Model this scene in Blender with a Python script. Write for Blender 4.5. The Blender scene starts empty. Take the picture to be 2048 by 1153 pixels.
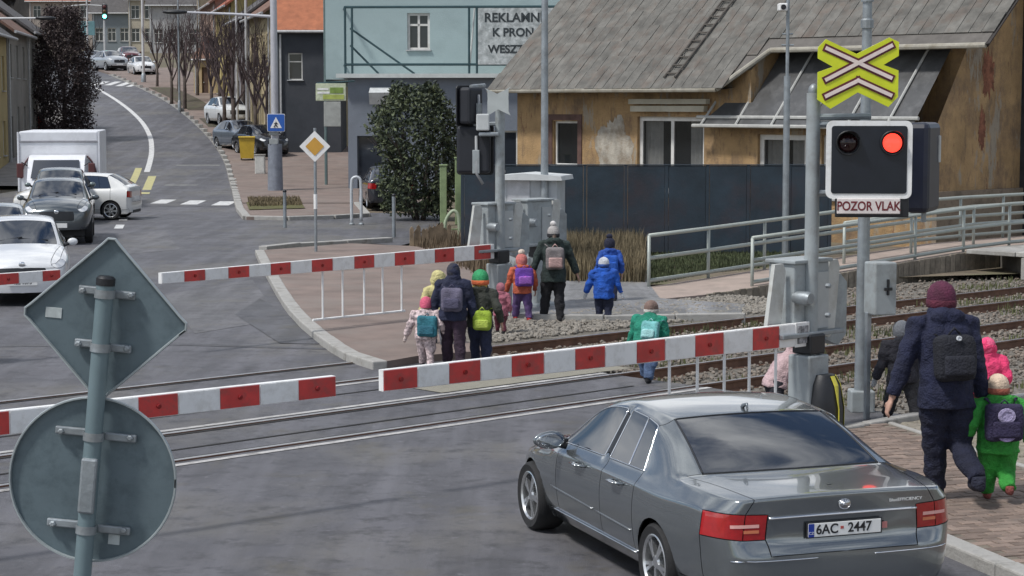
import bpy, bmesh, math, random
from mathutils import Vector, Matrix, noise
from mathutils.bvhtree import BVHTree
random.seed(7)
R = math.radians
scene = bpy.context.scene
C = scene.collection

# ------------------------------------------------------------------ camera
FPX = 4000.0                       # focal length in photograph pixels (2048 wide)
PITCH = math.atan((576.5-205.0)/FPX)
CAMZ = 3.6
cam_d = bpy.data.cameras.new('camera'); cam = bpy.data.objects.new('camera', cam_d); C.objects.link(cam)
cam_d.sensor_width = 36.0; cam_d.lens = 36.0*FPX/2048.0
cam_d.clip_start = 0.1; cam_d.clip_end = 3000
cam.location = (0, 0, CAMZ); cam.rotation_euler = (math.pi/2-PITCH, 0, 0)
scene.camera = cam

# ------------------------------------------------------------------ world, sun, exposure
SUN_EL, SUN_AZ = 57.0, 238.0       # degrees; azimuth clockwise from +Y
w = bpy.data.worlds.new('World'); scene.world = w; w.use_nodes = True
nt = w.node_tree; nt.nodes.clear()
out = nt.nodes.new('ShaderNodeOutputWorld'); bg = nt.nodes.new('ShaderNodeBackground')
sky = nt.nodes.new('ShaderNodeTexSky'); sky.sky_type = 'NISHITA'; sky.sun_disc = False
sky.sun_elevation = R(SUN_EL); sky.sun_rotation = R(SUN_AZ); sky.air_density = 1.0; sky.dust_density = .4; sky.ozone_density = 2.5
tc = nt.nodes.new('ShaderNodeTexCoord'); mp = nt.nodes.new('ShaderNodeMapping')
mp.inputs['Scale'].default_value = (1.0, 1.0, 2.2)
cn = nt.nodes.new('ShaderNodeTexNoise'); cn.inputs['Scale'].default_value = 2.3; cn.inputs['Detail'].default_value = 7; cn.inputs['Roughness'].default_value = .58
cr = nt.nodes.new('ShaderNodeValToRGB'); cr.color_ramp.elements[0].position = .43; cr.color_ramp.elements[1].position = .56
cn2 = nt.nodes.new('ShaderNodeTexNoise'); cn2.inputs['Scale'].default_value = 4.5; cn2.inputs['Detail'].default_value = 5
cr2 = nt.nodes.new('ShaderNodeValToRGB')
cr2.color_ramp.elements[0].color = (4.2, 4.7, 5.6, 1); cr2.color_ramp.elements[1].color = (13.5, 13.8, 14.2, 1)
cr2.color_ramp.elements[0].position = .35; cr2.color_ramp.elements[1].position = .65
mx = nt.nodes.new('ShaderNodeMix'); mx.data_type = 'RGBA'
L = nt.links.new
L(tc.outputs['Generated'], mp.inputs['Vector']); L(mp.outputs[0], cn.inputs['Vector']); L(mp.outputs[0], cn2.inputs['Vector'])
L(cn.outputs['Fac'], cr.inputs[0]); L(cn2.outputs['Fac'], cr2.inputs[0])
L(cr.outputs[0], mx.inputs['Factor']); L(sky.outputs[0], mx.inputs['A']); L(cr2.outputs[0], mx.inputs['B'])
L(mx.outputs['Result'], bg.inputs['Color']); bg.inputs['Strength'].default_value = 0.074
L(bg.outputs[0], out.inputs[0])
sun_d = bpy.data.lights.new('sun', 'SUN'); sun_d.energy = 2.5; sun_d.angle = R(7); sun_d.color = (1.0, .975, .94)
sun = bpy.data.objects.new('sun', sun_d); C.objects.link(sun)
sdir = Vector((math.sin(R(SUN_AZ))*math.cos(R(SUN_EL)), math.cos(R(SUN_AZ))*math.cos(R(SUN_EL)), math.sin(R(SUN_EL))))
sun.rotation_euler = sdir.to_track_quat('Z', 'Y').to_euler(); sun.location = (0, 0, 60)
vs = scene.view_settings
vs.view_transform = 'Standard'; vs.look = 'None'; vs.exposure = 0.38; vs.gamma = 1.0; vs.use_curve_mapping = False

# ------------------------------------------------------------------ geometry of the place
HP = [(-200, 0), (70, 0), (78, .12), (85, .38), (92, .75), (100, 1.25), (110, 2.02), (120, 2.9), (130, 3.85), (140, 4.75), (150, 5.5), (160, 6.15), (180, 7.3), (200, 8.4), (300, 13), (500, 20), (3000, 40)]
def hgt(Y):
    for (a, ha), (b, hb) in zip(HP, HP[1:]):
        if Y <= b: return ha+(hb-ha)*(Y-a)/(b-a)
    return HP[-1][1]
cp, sp = math.cos(PITCH), math.sin(PITCH)
def ray(u, v):
    x, y = (u-1024)/FPX, (576.5-v)/FPX
    return Vector((x, cp+y*sp, -sp+y*cp))
def P(u, v, z=0.0):                 # the point of the level plane z seen at pixel u, v
    d = ray(u, v); t = (z-CAMZ)/d.z
    return Vector((d.x*t, d.y*t, z))
def Q(u, v, Y):                     # the point at distance Y seen at pixel u, v
    d = ray(u, v); t = Y/d.y
    return Vector((d.x*t, Y, CAMZ+d.z*t))
def G(u, v):                        # the point of the rising ground seen at pixel u, v
    d = ray(u, v); Y = 15.0
    while Y < 600:
        t = Y/d.y
        if CAMZ+d.z*t <= hgt(Y): break
        Y += .25
    t = Y/d.y
    return Vector((d.x*t, Y, hgt(Y)))
TA = R(43.0)
TD = Vector((math.cos(TA), math.sin(TA), 0))      # along the tracks, away to the right
TN = Vector((-math.sin(TA), math.cos(TA), 0))     # across the tracks, away to the left

# ------------------------------------------------------------------ materials
MATS = {}
def mat(name, col, rough=.6, metal=0.0, var=.15, scale=6.0, bump=0.0, bscale=60.0, coat=0.0, rnd=0.0, dirt=None, dscale=2.0, damt=.5, spec=.5):
    if name in MATS: return MATS[name]
    m = bpy.data.materials.new(name); m.use_nodes = True; n = m.node_tree; b = n.nodes['Principled BSDF']
    b.inputs['Roughness'].default_value = rough; b.inputs['Metallic'].default_value = metal
    b.inputs['Specular IOR Level'].default_value = spec
    if coat: b.inputs['Coat Weight'].default_value = coat; b.inputs['Coat Roughness'].default_value = .03
    geo = n.nodes.new('ShaderNodeNewGeometry'); k = n.links.new
    cur = None
    lo = tuple(c*(1-var) for c in col)+(1,); hi = tuple(min(1, c*(1+var)) for c in col)+(1,)
    nz = n.nodes.new('ShaderNodeTexNoise'); nz.inputs['Scale'].default_value = scale; nz.inputs['Detail'].default_value = 6; nz.inputs['Roughness'].default_value = .62
    k(geo.outputs['Position'], nz.inputs['Vector'])
    rp = n.nodes.new('ShaderNodeValToRGB'); rp.color_ramp.elements[0].position = .32; rp.color_ramp.elements[1].position = .68
    rp.color_ramp.elements[0].color = lo; rp.color_ramp.elements[1].color = hi
    k(nz.outputs['Fac'], rp.inputs[0]); cur = rp.outputs[0]
    if dirt:
        d = n.nodes.new('ShaderNodeTexNoise'); d.inputs['Scale'].default_value = dscale; d.inputs['Detail'].default_value = 8; d.inputs['Roughness'].default_value = .7
        k(geo.outputs['Position'], d.inputs['Vector'])
        r2 = n.nodes.new('ShaderNodeValToRGB'); r2.color_ramp.elements[0].position = .48; r2.color_ramp.elements[1].position = .66
        r2.color_ramp.elements[1].color = (damt, damt, damt, 1); k(d.outputs['Fac'], r2.inputs[0])
        x = n.nodes.new('ShaderNodeMix'); x.data_type = 'RGBA'; x.inputs['B'].default_value = tuple(dirt)+(1,)
        k(r2.outputs[0], x.inputs['Factor']); k(cur, x.inputs['A']); cur = x.outputs['Result']
    if rnd:
        oi = n.nodes.new('ShaderNodeObjectInfo'); mr = n.nodes.new('ShaderNodeMapRange')
        mr.inputs['To Min'].default_value = 1-rnd; mr.inputs['To Max'].default_value = 1+rnd
        k(oi.outputs['Random'], mr.inputs['Value'])
        vm = n.nodes.new('ShaderNodeVectorMath'); vm.operation = 'SCALE'
        k(cur, vm.inputs[0]); k(mr.outputs[0], vm.inputs['Scale']); cur = vm.outputs[0]
    k(cur, b.inputs['Base Color'])
    if bump:
        bn = n.nodes.new('ShaderNodeTexNoise'); bn.inputs['Scale'].default_value = bscale; bn.inputs['Detail'].default_value = 4
        k(geo.outputs['Position'], bn.inputs['Vector'])
        bp = n.nodes.new('ShaderNodeBump'); bp.inputs['Strength'].default_value = min(1, bump); bp.inputs['Distance'].default_value = .02
        k(bn.outputs['Fac'], bp.inputs['Height']); k(bp.outputs[0], b.inputs['Normal'])
    MATS[name] = m
    return m
def emit_mat(name, col, strength, base=(.02, .02, .02)):
    m = bpy.data.materials.new(name); m.use_nodes = True; b = m.node_tree.nodes['Principled BSDF']
    b.inputs['Base Color'].default_value = tuple(base)+(1,); b.inputs['Emission Color'].default_value = tuple(col)+(1,)
    b.inputs['Emission Strength'].default_value = strength; b.inputs['Roughness'].default_value = .3
    MATS[name] = m
    return m
def glass_mat(name, col=(.02, .025, .03), rough=.03, spec=.6):
    return mat(name, col, rough=rough, var=.05, spec=spec)

# ------------------------------------------------------------------ mesh builder
class MB:
    def __init__(s): s.v = []; s.f = []
    def add(s, vs, fs):
        o = len(s.v); s.v += [Vector(p) for p in vs]; s.f += [tuple(i+o for i in f) for f in fs]; return s
    def box(s, c, d, rot=None, taper=1.0):
        hx, hy, hz = d[0]/2, d[1]/2, d[2]/2; c = Vector(c)
        pts = [Vector((x*hx*(taper if z > 0 else 1), y*hy*(taper if z > 0 else 1), z*hz)) for z in (-1, 1) for y in (-1, 1) for x in (-1, 1)]
        if rot is not None: pts = [rot @ p for p in pts]
        return s.add([p+c for p in pts], [(0, 2, 3, 1), (4, 5, 7, 6), (0, 1, 5, 4), (2, 6, 7, 3), (0, 4, 6, 2), (1, 3, 7, 5)])
    def bbox(s, c, d, b=.01, rot=None):          # box with chamfered upright and top edges
        bm = bmesh.new(); bmesh.ops.create_cube(bm, size=1)
        for q in bm.verts: q.co = Vector((q.co.x*d[0], q.co.y*d[1], q.co.z*d[2]))
        bmesh.ops.bevel(bm, geom=list(bm.edges), offset=min(b, min(d)*.49), segments=2, affect='EDGES', profile=.5)
        bm.verts.index_update(); c = Vector(c)
        vs = [(rot @ q.co if rot is not None else q.co.copy())+c for q in bm.verts]; fs = [tuple(q.index for q in f.verts) for f in bm.faces]
        bm.free(); return s.add(vs, fs)
    def loft(s, pts, rads, n=10, caps=True, up=None):   # tube through pts; rads: r or (ra, rb)
        pts = [Vector(p) for p in pts]; rings = []
        for i, p in enumerate(pts):
            a = pts[max(0, i-1)]; b = pts[min(len(pts)-1, i+1)]; t = (b-a)
            if t.length < 1e-9: t = Vector((0, 0, 1))
            t.normalize()
            ref = Vector(up) if up is not None else (Vector((0, 1, 0)) if abs(t.y) < .9 else Vector((1, 0, 0)))
            if abs(t.dot(ref)) > .98: ref = Vector((1, 0, 0)) if abs(t.x) < .9 else Vector((0, 0, 1))
            e2 = (ref-t*t.dot(ref)).normalized(); e1 = e2.cross(t)
            r = rads[i] if isinstance(rads, list) else rads
            ra, rb = r if isinstance(r, (list, tuple)) else (r, r)
            rings.append([p+e1*(ra*math.cos(2*math.pi*k/n))+e2*(rb*math.sin(2*math.pi*k/n)) for k in range(n)])
        vs = [q for r in rings for q in r]; fs = []
        for i in range(len(rings)-1):
            for k in range(n):
                fs.append((i*n+k, i*n+(k+1) % n, (i+1)*n+(k+1) % n, (i+1)*n+k))
        if caps:
            fs.append(tuple(range(n-1, -1, -1))); fs.append(tuple((len(rings)-1)*n+k for k in range(n)))
        return s.add(vs, fs)
    def tube(s, a, b, r, n=8): return s.loft([a, b], r, n)
    def lathe(s, prof, n=20, c=(0, 0, 0), rot=None, caps=True):   # prof [(r, z)] about z
        c = Vector(c); vs = []; fs = []
        for r, z in prof:
            for k in range(n):
                p = Vector((r*math.cos(2*math.pi*k/n), r*math.sin(2*math.pi*k/n), z)); vs.append((rot @ p if rot is not None else p)+c)
        for i in range(len(prof)-1):
            for k in range(n): fs.append((i*n+k, i*n+(k+1) % n, (i+1)*n+(k+1) % n, (i+1)*n+k))
        if caps and prof[0][0] > 1e-4: fs.append(tuple(range(n-1, -1, -1)))
        if caps and prof[-1][0] > 1e-4: fs.append(tuple((len(prof)-1)*n+k for k in range(n)))
        return s.add(vs, fs)
    def prism(s, poly, t0, t1, M=None):           # poly [(a, b)] in the local xz plane, thick along y
        n = len(poly); vs = [Vector((a, t0, b)) for a, b in poly]+[Vector((a, t1, b)) for a, b in poly]
        if M is not None: vs = [M @ p for p in vs]
        fs = [tuple(range(n)), tuple(range(2*n-1, n-1, -1))]+[(i, i+n, (i+1) % n+n, (i+1) % n) for i in range(n)]
        return s.add(vs, fs)
    def ball(s, c, r, n=10, m=7):
        r = r if isinstance(r, (list, tuple)) else (r, r, r); c = Vector(c)
        vs = []; fs = []
        for i in range(m+1):
            a = math.pi*i/m
            for k in range(n): vs.append(c+Vector((r[0]*math.sin(a)*math.cos(2*math.pi*k/n), r[1]*math.sin(a)*math.sin(2*math.pi*k/n), -r[2]*math.cos(a))))
        for i in range(m):
            for k in range(n): fs.append((i*n+k, i*n+(k+1) % n, (i+1)*n+(k+1) % n, (i+1)*n+k))
        return s.add(vs, fs)
    def mesh(s, name, smooth=False, fixn=True):
        me = bpy.data.meshes.new(name); me.from_pydata([tuple(p) for p in s.v], [], s.f)
        if fixn:
            bm = bmesh.new(); bm.from_mesh(me); bmesh.ops.remove_doubles(bm, verts=bm.verts, dist=1e-5)
            bmesh.ops.recalc_face_normals(bm, faces=bm.faces); bm.to_mesh(me); bm.free()
        if smooth:
            for p in me.polygons: p.use_smooth = True
            if smooth is not True:
                try: me.set_sharp_from_angle(angle=R(smooth))
                except Exception: pass
        me.update(); return me
    def build(s, name, m, parent=None, smooth=False, fixn=True):
        me = s.mesh(name, smooth, fixn); return link(name, me, m, parent)
def link(name, me, m, parent=None):
    o = bpy.data.objects.new(name, me); C.objects.link(o)
    if m is not None and not me.materials: me.materials.append(m)
    if parent is not None: o.parent = parent
    return o
def tag(o, label=None, cat=None, group=None, kind=None):
    if label: o['label'] = label
    if cat: o['category'] = cat
    if group: o['group'] = group
    if kind: o['kind'] = kind
    return o
def thing(name, label, cat, loc=(0, 0, 0), rz=0.0, group=None):
    o = bpy.data.objects.new(name, None); C.objects.link(o); o.empty_display_size = .2
    o.location = loc; o.rotation_euler = (0, 0, rz)
    return tag(o, label, cat, group)
def copy_tree(o, parent=None):
    c = o.copy(); C.objects.link(c); c.parent = parent
    for ch in o.children: copy_tree(ch, c)
    return c
def text(name, s, size, m, parent, M, depth=.002, sx=1.0, bold=0.0):
    cu = bpy.data.curves.new(name, 'FONT'); cu.body = s; cu.size = size; cu.extrude = depth; cu.align_x = 'CENTER'; cu.align_y = 'CENTER'; cu.offset = bold
    t = bpy.data.objects.new(name+'_tmp', cu); C.objects.link(t)
    dg = bpy.context.evaluated_depsgraph_get(); me = bpy.data.meshes.new_from_object(t.evaluated_get(dg)); me.materials.clear()
    bpy.data.objects.remove(t); bpy.data.curves.remove(cu)
    me.transform(M @ Matrix.Diagonal((sx, 1, 1, 1)))
    return link(name, me, m, parent)
FX = Matrix.Rotation(R(90), 4, 'X')               # text standing upright, read from -Y

galv = mat('galvanised_steel', (.30, .33, .35), .5, .55, .18, 5, .15, 30, dirt=(.20, .20, .19), dscale=3, damt=.4)
greypaint = mat('grey_painted_steel', (.30, .33, .34), .5, 0, .12, 3, .05, 40, dirt=(.16, .15, .13), dscale=4, damt=.5)
blackp = mat('black_plastic', (.012, .013, .016), .45, 0, .2, 8, .1, 80)
rubber = mat('rubber', (.014, .014, .015), .8, 0, .25, 20, .2, 90)
white_paint = mat('white_paint', (.78, .78, .77), .45, 0, .05, 3, dirt=(.46, .44, .40), dscale=7, damt=.4)
red_paint = mat('red_paint', (.52, .045, .040), .5, 0, .18, 4, dirt=(.24, .07, .06), dscale=9, damt=.6)
# ------------------------------------------------------------------ ground, road, tracks, pavements
def asphalt_mat(name, base, patch, seed=0.0):
    m = bpy.data.materials.new(name); m.use_nodes = True; n = m.node_tree; b = n.nodes['Principled BSDF']; k = n.links.new
    geo = n.nodes.new('ShaderNodeNewGeometry'); mp = n.nodes.new('ShaderNodeMapping'); mp.inputs['Location'].default_value = (seed, seed*2, 0)
    k(geo.outputs['Position'], mp.inputs['Vector'])
    def nz(sc, det, rough=.6, src=mp.outputs[0]):
        t = n.nodes.new('ShaderNodeTexNoise'); t.inputs['Scale'].default_value = sc; t.inputs['Detail'].default_value = det; t.inputs['Roughness'].default_value = rough
        k(src, t.inputs['Vector']); return t.outputs['Fac']
    def ramp(src, p0, p1, c0, c1):
        r = n.nodes.new('ShaderNodeValToRGB'); r.color_ramp.elements[0].position = p0; r.color_ramp.elements[1].position = p1
        r.color_ramp.elements[0].color = c0; r.color_ramp.elements[1].color = c1; k(src, r.inputs[0]); return r.outputs[0]
    def mix(f, a, c, mode='MIX'):
        x = n.nodes.new('ShaderNodeMix'); x.data_type = 'RGBA'; x.blend_type = mode
        if isinstance(f, float): x.inputs['Factor'].default_value = f
        else: k(f, x.inputs['Factor'])
        for s, q in (('A', a), ('B', c)):
            if isinstance(q, tuple): x.inputs[s].default_value = q
            else: k(q, x.inputs[s])
        return x.outputs['Result']
    c = ramp(nz(.55, 8, .65), .3, .7, tuple(x*.72 for x in base)+(1,), tuple(x*1.3 for x in base)+(1,))
    c = mix(ramp(nz(.23, 5, .6), .50, .62, (0, 0, 0, 1), (.75, .75, .75, 1)), c, patch+(1,))
    # streaks worn along the direction of travel
    m2 = n.nodes.new('ShaderNodeMapping'); m2.inputs['Rotation'].default_value = (0, 0, R(-17)); m2.inputs['Scale'].default_value = (2.2, .16, 1)
    k(geo.outputs['Position'], m2.inputs['Vector'])
    c = mix(ramp(nz(1.0, 6, .6, m2.outputs[0]), .46, .66, (0, 0, 0, 1), (.75, .75, .75, 1)), c, tuple(x*1.7 for x in base)+(1,))
    c = mix(ramp(nz(3.0, 9, .75), .50, .64, (0, 0, 0, 1), (.75, .75, .75, 1)), c, tuple(x*.48 for x in base)+(1,))
    c = mix(ramp(nz(.9, 9, .72), .56, .66, (0, 0, 0, 1), (.6, .6, .6, 1)), c, (base[0]*1.25, base[1]*1.15, base[2]*.8, 1))
    c = mix(ramp(nz(7, 6, .7), .60, .68, (0, 0, 0, 1), (.7, .7, .7, 1)), c, tuple(x*1.9 for x in base)+(1,))
    c = mix(ramp(nz(150, 2, .5), .35, .75, (.55, .55, .55, 1), (1.5, 1.5, 1.5, 1)), c, (1, 1, 1, 1), 'MIX') if False else c
    g = ramp(nz(140, 2, .5), .3, .75, (.62, .62, .62, 1), (1.45, 1.45, 1.45, 1))
    c = mix(.8, c, g, 'MULTIPLY')
    # cracks
    vo = n.nodes.new('ShaderNodeTexVoronoi'); vo.feature = 'DISTANCE_TO_EDGE'; vo.inputs['Scale'].default_value = .45
    wv = n.nodes.new('ShaderNodeVectorMath'); wv.operation = 'ADD'; dn = n.nodes.new('ShaderNodeTexNoise'); dn.inputs['Scale'].default_value = 1.8; dn.inputs['Detail'].default_value = 6
    k(mp.outputs[0], dn.inputs['Vector']); k(mp.outputs[0], wv.inputs[0]); k(dn.outputs['Color'], wv.inputs[1]); k(wv.outputs[0], vo.inputs['Vector'])
    c = mix(ramp(vo.outputs['Distance'], .002, .008, (.18, .18, .18, 1), (0, 0, 0, 1)), c, (.012, .012, .014, 1))
    k(c, b.inputs['Base Color'])
    rr = n.nodes.new('ShaderNodeMapRange'); rr.inputs['To Min'].default_value = .38; rr.inputs['To Max'].default_value = .85
    k(nz(.8, 6, .6), rr.inputs['Value']); k(rr.outputs[0], b.inputs['Roughness'])
    bp = n.nodes.new('ShaderNodeBump'); bp.inputs['Strength'].default_value = .5; bp.inputs['Distance'].default_value = .012
    k(nz(110, 3), bp.inputs['Height']); k(bp.outputs[0], b.inputs['Normal'])
    MATS[name] = m; return m
asphalt = asphalt_mat('asphalt', (.080, .079, .088), (.128, .121, .110))
asphalt_old = asphalt_mat('asphalt_path', (.17, .17, .175), (.13, .13, .13), 30)
earth = mat('earth', (.13, .105, .075), .95, 0, .3, .8, .6, 12, dirt=(.09, .10, .04), dscale=.5, damt=.8)
paver_far = mat('paver_surface_worn', (.19, .145, .125), .85, 0, .22, 1.2, .3, 40, dirt=(.20, .17, .15), dscale=.7, damt=.7)
kerbm = mat('kerb_concrete', (.36, .35, .33), .8, 0, .2, 3, .4, 50, dirt=(.16, .15, .13), dscale=3, damt=.8)
concm = mat('concrete', (.33, .32, .30), .85, 0, .2, 2, .4, 40, dirt=(.17, .155, .13), dscale=1.6, damt=.8)
line_white = mat('road_paint_white', (.62, .62, .61), .6, 0, .12, 5, .2, 60, dirt=(.16, .16, .17), dscale=5, damt=.75)
line_yellow = mat('road_paint_yellow', (.50, .46, .20), .6, 0, .15, 4, .2, 60, dirt=(.17, .16, .14), dscale=4, damt=.7)
ballast_m = mat('ballast_stone', (.185, .16, .135), .9, 0, .45, 9, .5, 60, rnd=.3, dirt=(.15, .10, .07), dscale=3, damt=.7)
ballast_bed = mat('ballast_bed', (.16, .145, .125), .95, 0, .4, 14, 1.0, 22, dirt=(.08, .07, .05), dscale=3, damt=.8)
rust = mat('rail_rust', (.16, .085, .055), .75, .2, .3, 6, .3, 40)
railtop = mat('rail_head_worn', (.48, .47, .46), .32, .85, .15, 6)
groove_m = mat('flange_groove', (.018, .017, .016), .9, 0, .3, 10)

def sheet(name, pts, z, m, kind='structure', parent=None):
    mb = MB(); mb.add([(p[0], p[1], z) for p in pts], [tuple(range(len(pts)))])
    o = mb.build(name, m, parent)
    if kind: o['kind'] = kind
    return o
def fixup(o):                          # all faces of a sheet look up
    for p in o.data.polygons:
        if p.normal.z < 0: p.flip()
    return o
# terrain
mb = MB(); ys = [-60, 0, 30, 36]+[a for a, _ in HP[1:-1]]+[900, 1500, 2800]; xs = [-1500, -300, -120, -60, -30, -6, 0, 6, 30, 60, 120, 300, 1500]
for Y in ys:
    for X in xs: mb.v.append(Vector((X, Y, hgt(Y)-(.05 if X <= 0 and Y >= 36 else .28))))
for i in range(len(ys)-1):
    for j in range(len(xs)-1):
        a = i*len(xs)+j; mb.f.append((a, a+1, a+len(xs)+1, a+len(xs)))
fixup(tag(mb.build('ground', earth), kind='structure'))

def tn(t, n): p = TD*t+TN*n; return (p.x, p.y)      # track coordinates to plan
T0 = 18.95                                            # right-hand edge of the paved crossing
RAILS = [16.85, 18.285, 20.2, 21.635]
ROADC = [(258, 420), (272, 390), (300, 330), (306, 290), (298, 262), (280, 238), (250, 212), (215, 190), (175, 168), (140, 152), (90, 138)]
ROADR = [(490, 435), (478, 410), (453, 317), (430, 288), (412, 264), (384, 241), (350, 211), (310, 190), (272, 173), (238, 158), (190, 141)]
# near road, level
rk = lambda Y: 3.55-.305*(Y-15.5)                    # kerb line of the near right pavement
near = [(-60, 4), (rk(4), 4), (rk(20.1), 20.1), tn(T0, 13.3), tn(T0, 22.3), (-1.3, 28.6)]
KERB_PX = [(770, 722), (735, 713), (700, 699), (655, 668), (620, 640), (592, 610), (570, 578), (550, 545), (535, 520), (525, 500)]
side_px = [(700, 484), (800, 492), (880, 470), (880, 428), (730, 426), (490, 436)]
near += [tuple(P(*p)[:2]) for p in KERB_PX[1:]]+[tuple(P(*p)[:2]) for p in side_px]
cent = [G(*p) for p in ROADC]; rgt = [G(*p) for p in ROADR]
near += [(rgt[1].x, rgt[1].y), (cent[1].x-8.0, cent[1].y+1), (-60, 79)]
mb = MB(); mb.add([(p[0], p[1], 0) for p in near], [tuple(range(len(near)))])
road = mb.build('road', asphalt); bm = bmesh.new(); bm.from_mesh(road.data); bmesh.ops.triangulate(bm, faces=bm.faces); bm.to_mesh(road.data); bm.free(); fixup(road); tag(road, kind='structure')
# road up the hill: rows of five points across
def interp(pts, Y):
    for a, b in zip(pts, pts[1:]):
        if a.y <= Y <= b.y: return a.lerp(b, (Y-a.y)/(b.y-a.y)).x
    a, b = (pts[0], pts[1]) if Y < pts[0].y else (pts[-2], pts[-1])
    return a.x+(b.x-a.x)*(Y-a.y)/(b.y-a.y)
def smoothx(pts, Y): return sum(interp(pts, Y+d) for d in (-6, -3, 0, 3, 6))/5
def cx(Y): return smoothx(cent, Y)
def rx(Y): return smoothx(rgt, Y)
mb = MB(); YS = [69.5+2.5*i for i in range(56)]
for Y in YS:
    c0, r0 = cx(Y), rx(Y); l0 = c0-(4.3+max(0, (80-Y))*.3)
    for X in (l0, (l0+c0)/2, c0, (c0+r0)/2, r0): mb.v.append(Vector((X, Y, hgt(Y)+.006)))
for i in range(len(YS)-1):
    for j in range(4): a = i*5+j; mb.f.append((a, a+1, a+6, a+5))
fixup(tag(mb.build('hill_road', asphalt), kind='structure'))
# markings
def strip(name, fx, y0, y1, w, m, dz=.012, step=1.5, kind='structure'):
    mb = MB(); n = max(2, int((y1-y0)/step)); pts = []
    for i in range(n+1):
        Y = y0+(y1-y0)*i/n; X = fx(Y); s = (fx(Y+.5)-fx(Y-.5)); q = w/2*math.sqrt(1+s*s)
        mb.v += [Vector((X-q, Y, hgt(Y)+dz)), Vector((X+q, Y, hgt(Y)+dz))]
    for i in range(n): mb.f.append((2*i, 2*i+1, 2*i+3, 2*i+2))
    return fixup(tag(mb.build(name, m), kind=kind))
strip('centre_line', cx, 88, 138, .25, line_white)
for a in (57, 61, 65, 69, 73):
    strip('centre_line_dash', cx, a, a+1.8, .25, line_white, .012)
strip('yellow_marking', lambda Y: cx(Y)-.42, 78.5, 90, .30, line_yellow)
strip('yellow_marking', lambda Y: cx(Y)+.30, 76.5, 86, .34, line_yellow)
def bar(name, u0, u1, v, m, d=.9, dz=.012):
    a, b = G(u0, v), G(u1, v); mb = MB(); Y0 = a.y-d/2; Y1 = a.y+d/2
    mb.add([(a.x, Y0, hgt(Y0)+dz), (b.x, Y0, hgt(Y0)+dz), (b.x, Y1, hgt(Y1)+dz), (a.x, Y1, hgt(Y1)+dz)], [(0, 1, 2, 3)])
    return fixup(tag(mb.build(name, m), kind='structure'))
for u0, u1, v in ((311, 343, 405), (370, 404, 406), (431, 466, 408)): bar('crossing_bar', u0, u1, v, line_white, 2.2)
for u0, u1, v in ((172, 184, 168), (194, 209, 168), (219, 233, 168), (241, 255, 169), (262, 273, 170)): bar('crossing_bar', u0, u1, v, line_white, 4.0)
for u0, u1, v in ((352, 440, 332), (330, 395, 372)): bar('faded_bar', u0, u1, v, mat('road_paint_ghost', (.21, .21, .2), .7, 0, .3, 3, dirt=(.12, .12, .13), dscale=2, damt=.9), .5)

# repair patches and the long joint across the far carriageway
patch_d = asphalt_mat('asphalt_patch_dark', (.066, .066, .073), (.07, .068, .066), 11); patch_l = asphalt_mat('asphalt_patch_pale', (.098, .096, .102), (.10, .10, .10), 17)
def quadpx(name, px, m, z=.004): return fixup(sheet(name, [tuple(P(*p)[:2]) for p in px], z, m))
quadpx('asphalt_joint', [(-60, 690), (380, 688), (715, 699), (715, 702), (380, 692), (-60, 695)], patch_d)
quadpx('asphalt_patch', [(330, 590), (505, 560), (560, 640), (390, 668)], patch_l)
quadpx('asphalt_patch', [(520, 598), (590, 640), (680, 690), (560, 688), (470, 630)], patch_d, .008)
quadpx('asphalt_patch', [(230, 470), (330, 462), (360, 500), (250, 510)], patch_l)
# ------------------------------------------------------------------ pavements with kerbs
def slab(name, plan, h, m, kerb_edges=None, kw=.15, z0=-.25, mk=None):
    """raised pavement: top sheet and sides; kerb_edges are runs of plan points with a stone kerb, one stone per metre"""
    mb = MB(); n = len(plan)
    mb.add([(p[0], p[1], h) for p in plan], [tuple(range(n))])
    o = mb.build(name, m, None, fixn=False); bm = bmesh.new(); bm.from_mesh(o.data)
    r = bmesh.ops.extrude_face_region(bm, geom=list(bm.faces)); 
    for q in [g for g in r['geom'] if isinstance(g, bmesh.types.BMVert)]: q.co.z = z0
    bmesh.ops.recalc_face_normals(bm, faces=bm.faces); bmesh.ops.triangulate(bm, faces=[f for f in bm.faces if len(f.verts) > 4]); bm.to_mesh(o.data); bm.free()
    return tag(o, kind='structure')
def kerb_run(name, pts, h, kw=.16, stone=1.0, parent=None):
    pts = [Vector((p[0], p[1], 0)) for p in pts]
    e = thing(name, None, None); e['kind'] = 'structure'
    segs = []; acc = [0.0]
    for a, b in zip(pts, pts[1:]): acc.append(acc[-1]+(b-a).length)
    def at(s):
        for i in range(len(pts)-1):
            if s <= acc[i+1] or i == len(pts)-2: return pts[i].lerp(pts[i+1], (s-acc[i])/max(1e-6, acc[i+1]-acc[i]))
    N = max(1, int(acc[-1]/stone)); d = acc[-1]/N
    for i in range(N):
        a, b = at(i*d+.008), at((i+1)*d-.008); t = (b-a); ang = math.atan2(t.y, t.x); c = (a+b)/2
        zz = hgt(c.y)+h+random.uniform(-.006, .006)
        mb = MB(); mb.bbox((c.x, c.y, zz-.15), (t.length, kw, .30), .018, Matrix.Rotation(ang, 3, 'Z'))
        mb.build('kerb_stone', kerbm, e)
    return e
kerbpts = [P(*p, .11) for p in KERB_PX]
far_pav = [(p.x, p.y) for p in kerbpts]+[tuple(P(*p, .1)[:2]) for p in ((700, 487), (815, 492), (900, 500), (960, 560), (958, 622), (838, 628), (842, 660), (960, 690), (985, 700), (835, 712))]
slab('far_pavement', far_pav, .10, paver_far)
kerb_run('far_pavement_kerb', [p+Vector((-.06, -.06, 0)) for p in kerbpts], .115, .22)
kerb_run('side_street_kerb', [P(525, 494, .11), P(615, 484, .11), P(700, 481, .11), P(780, 476, .11)], .12, .25, 1.2)
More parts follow.
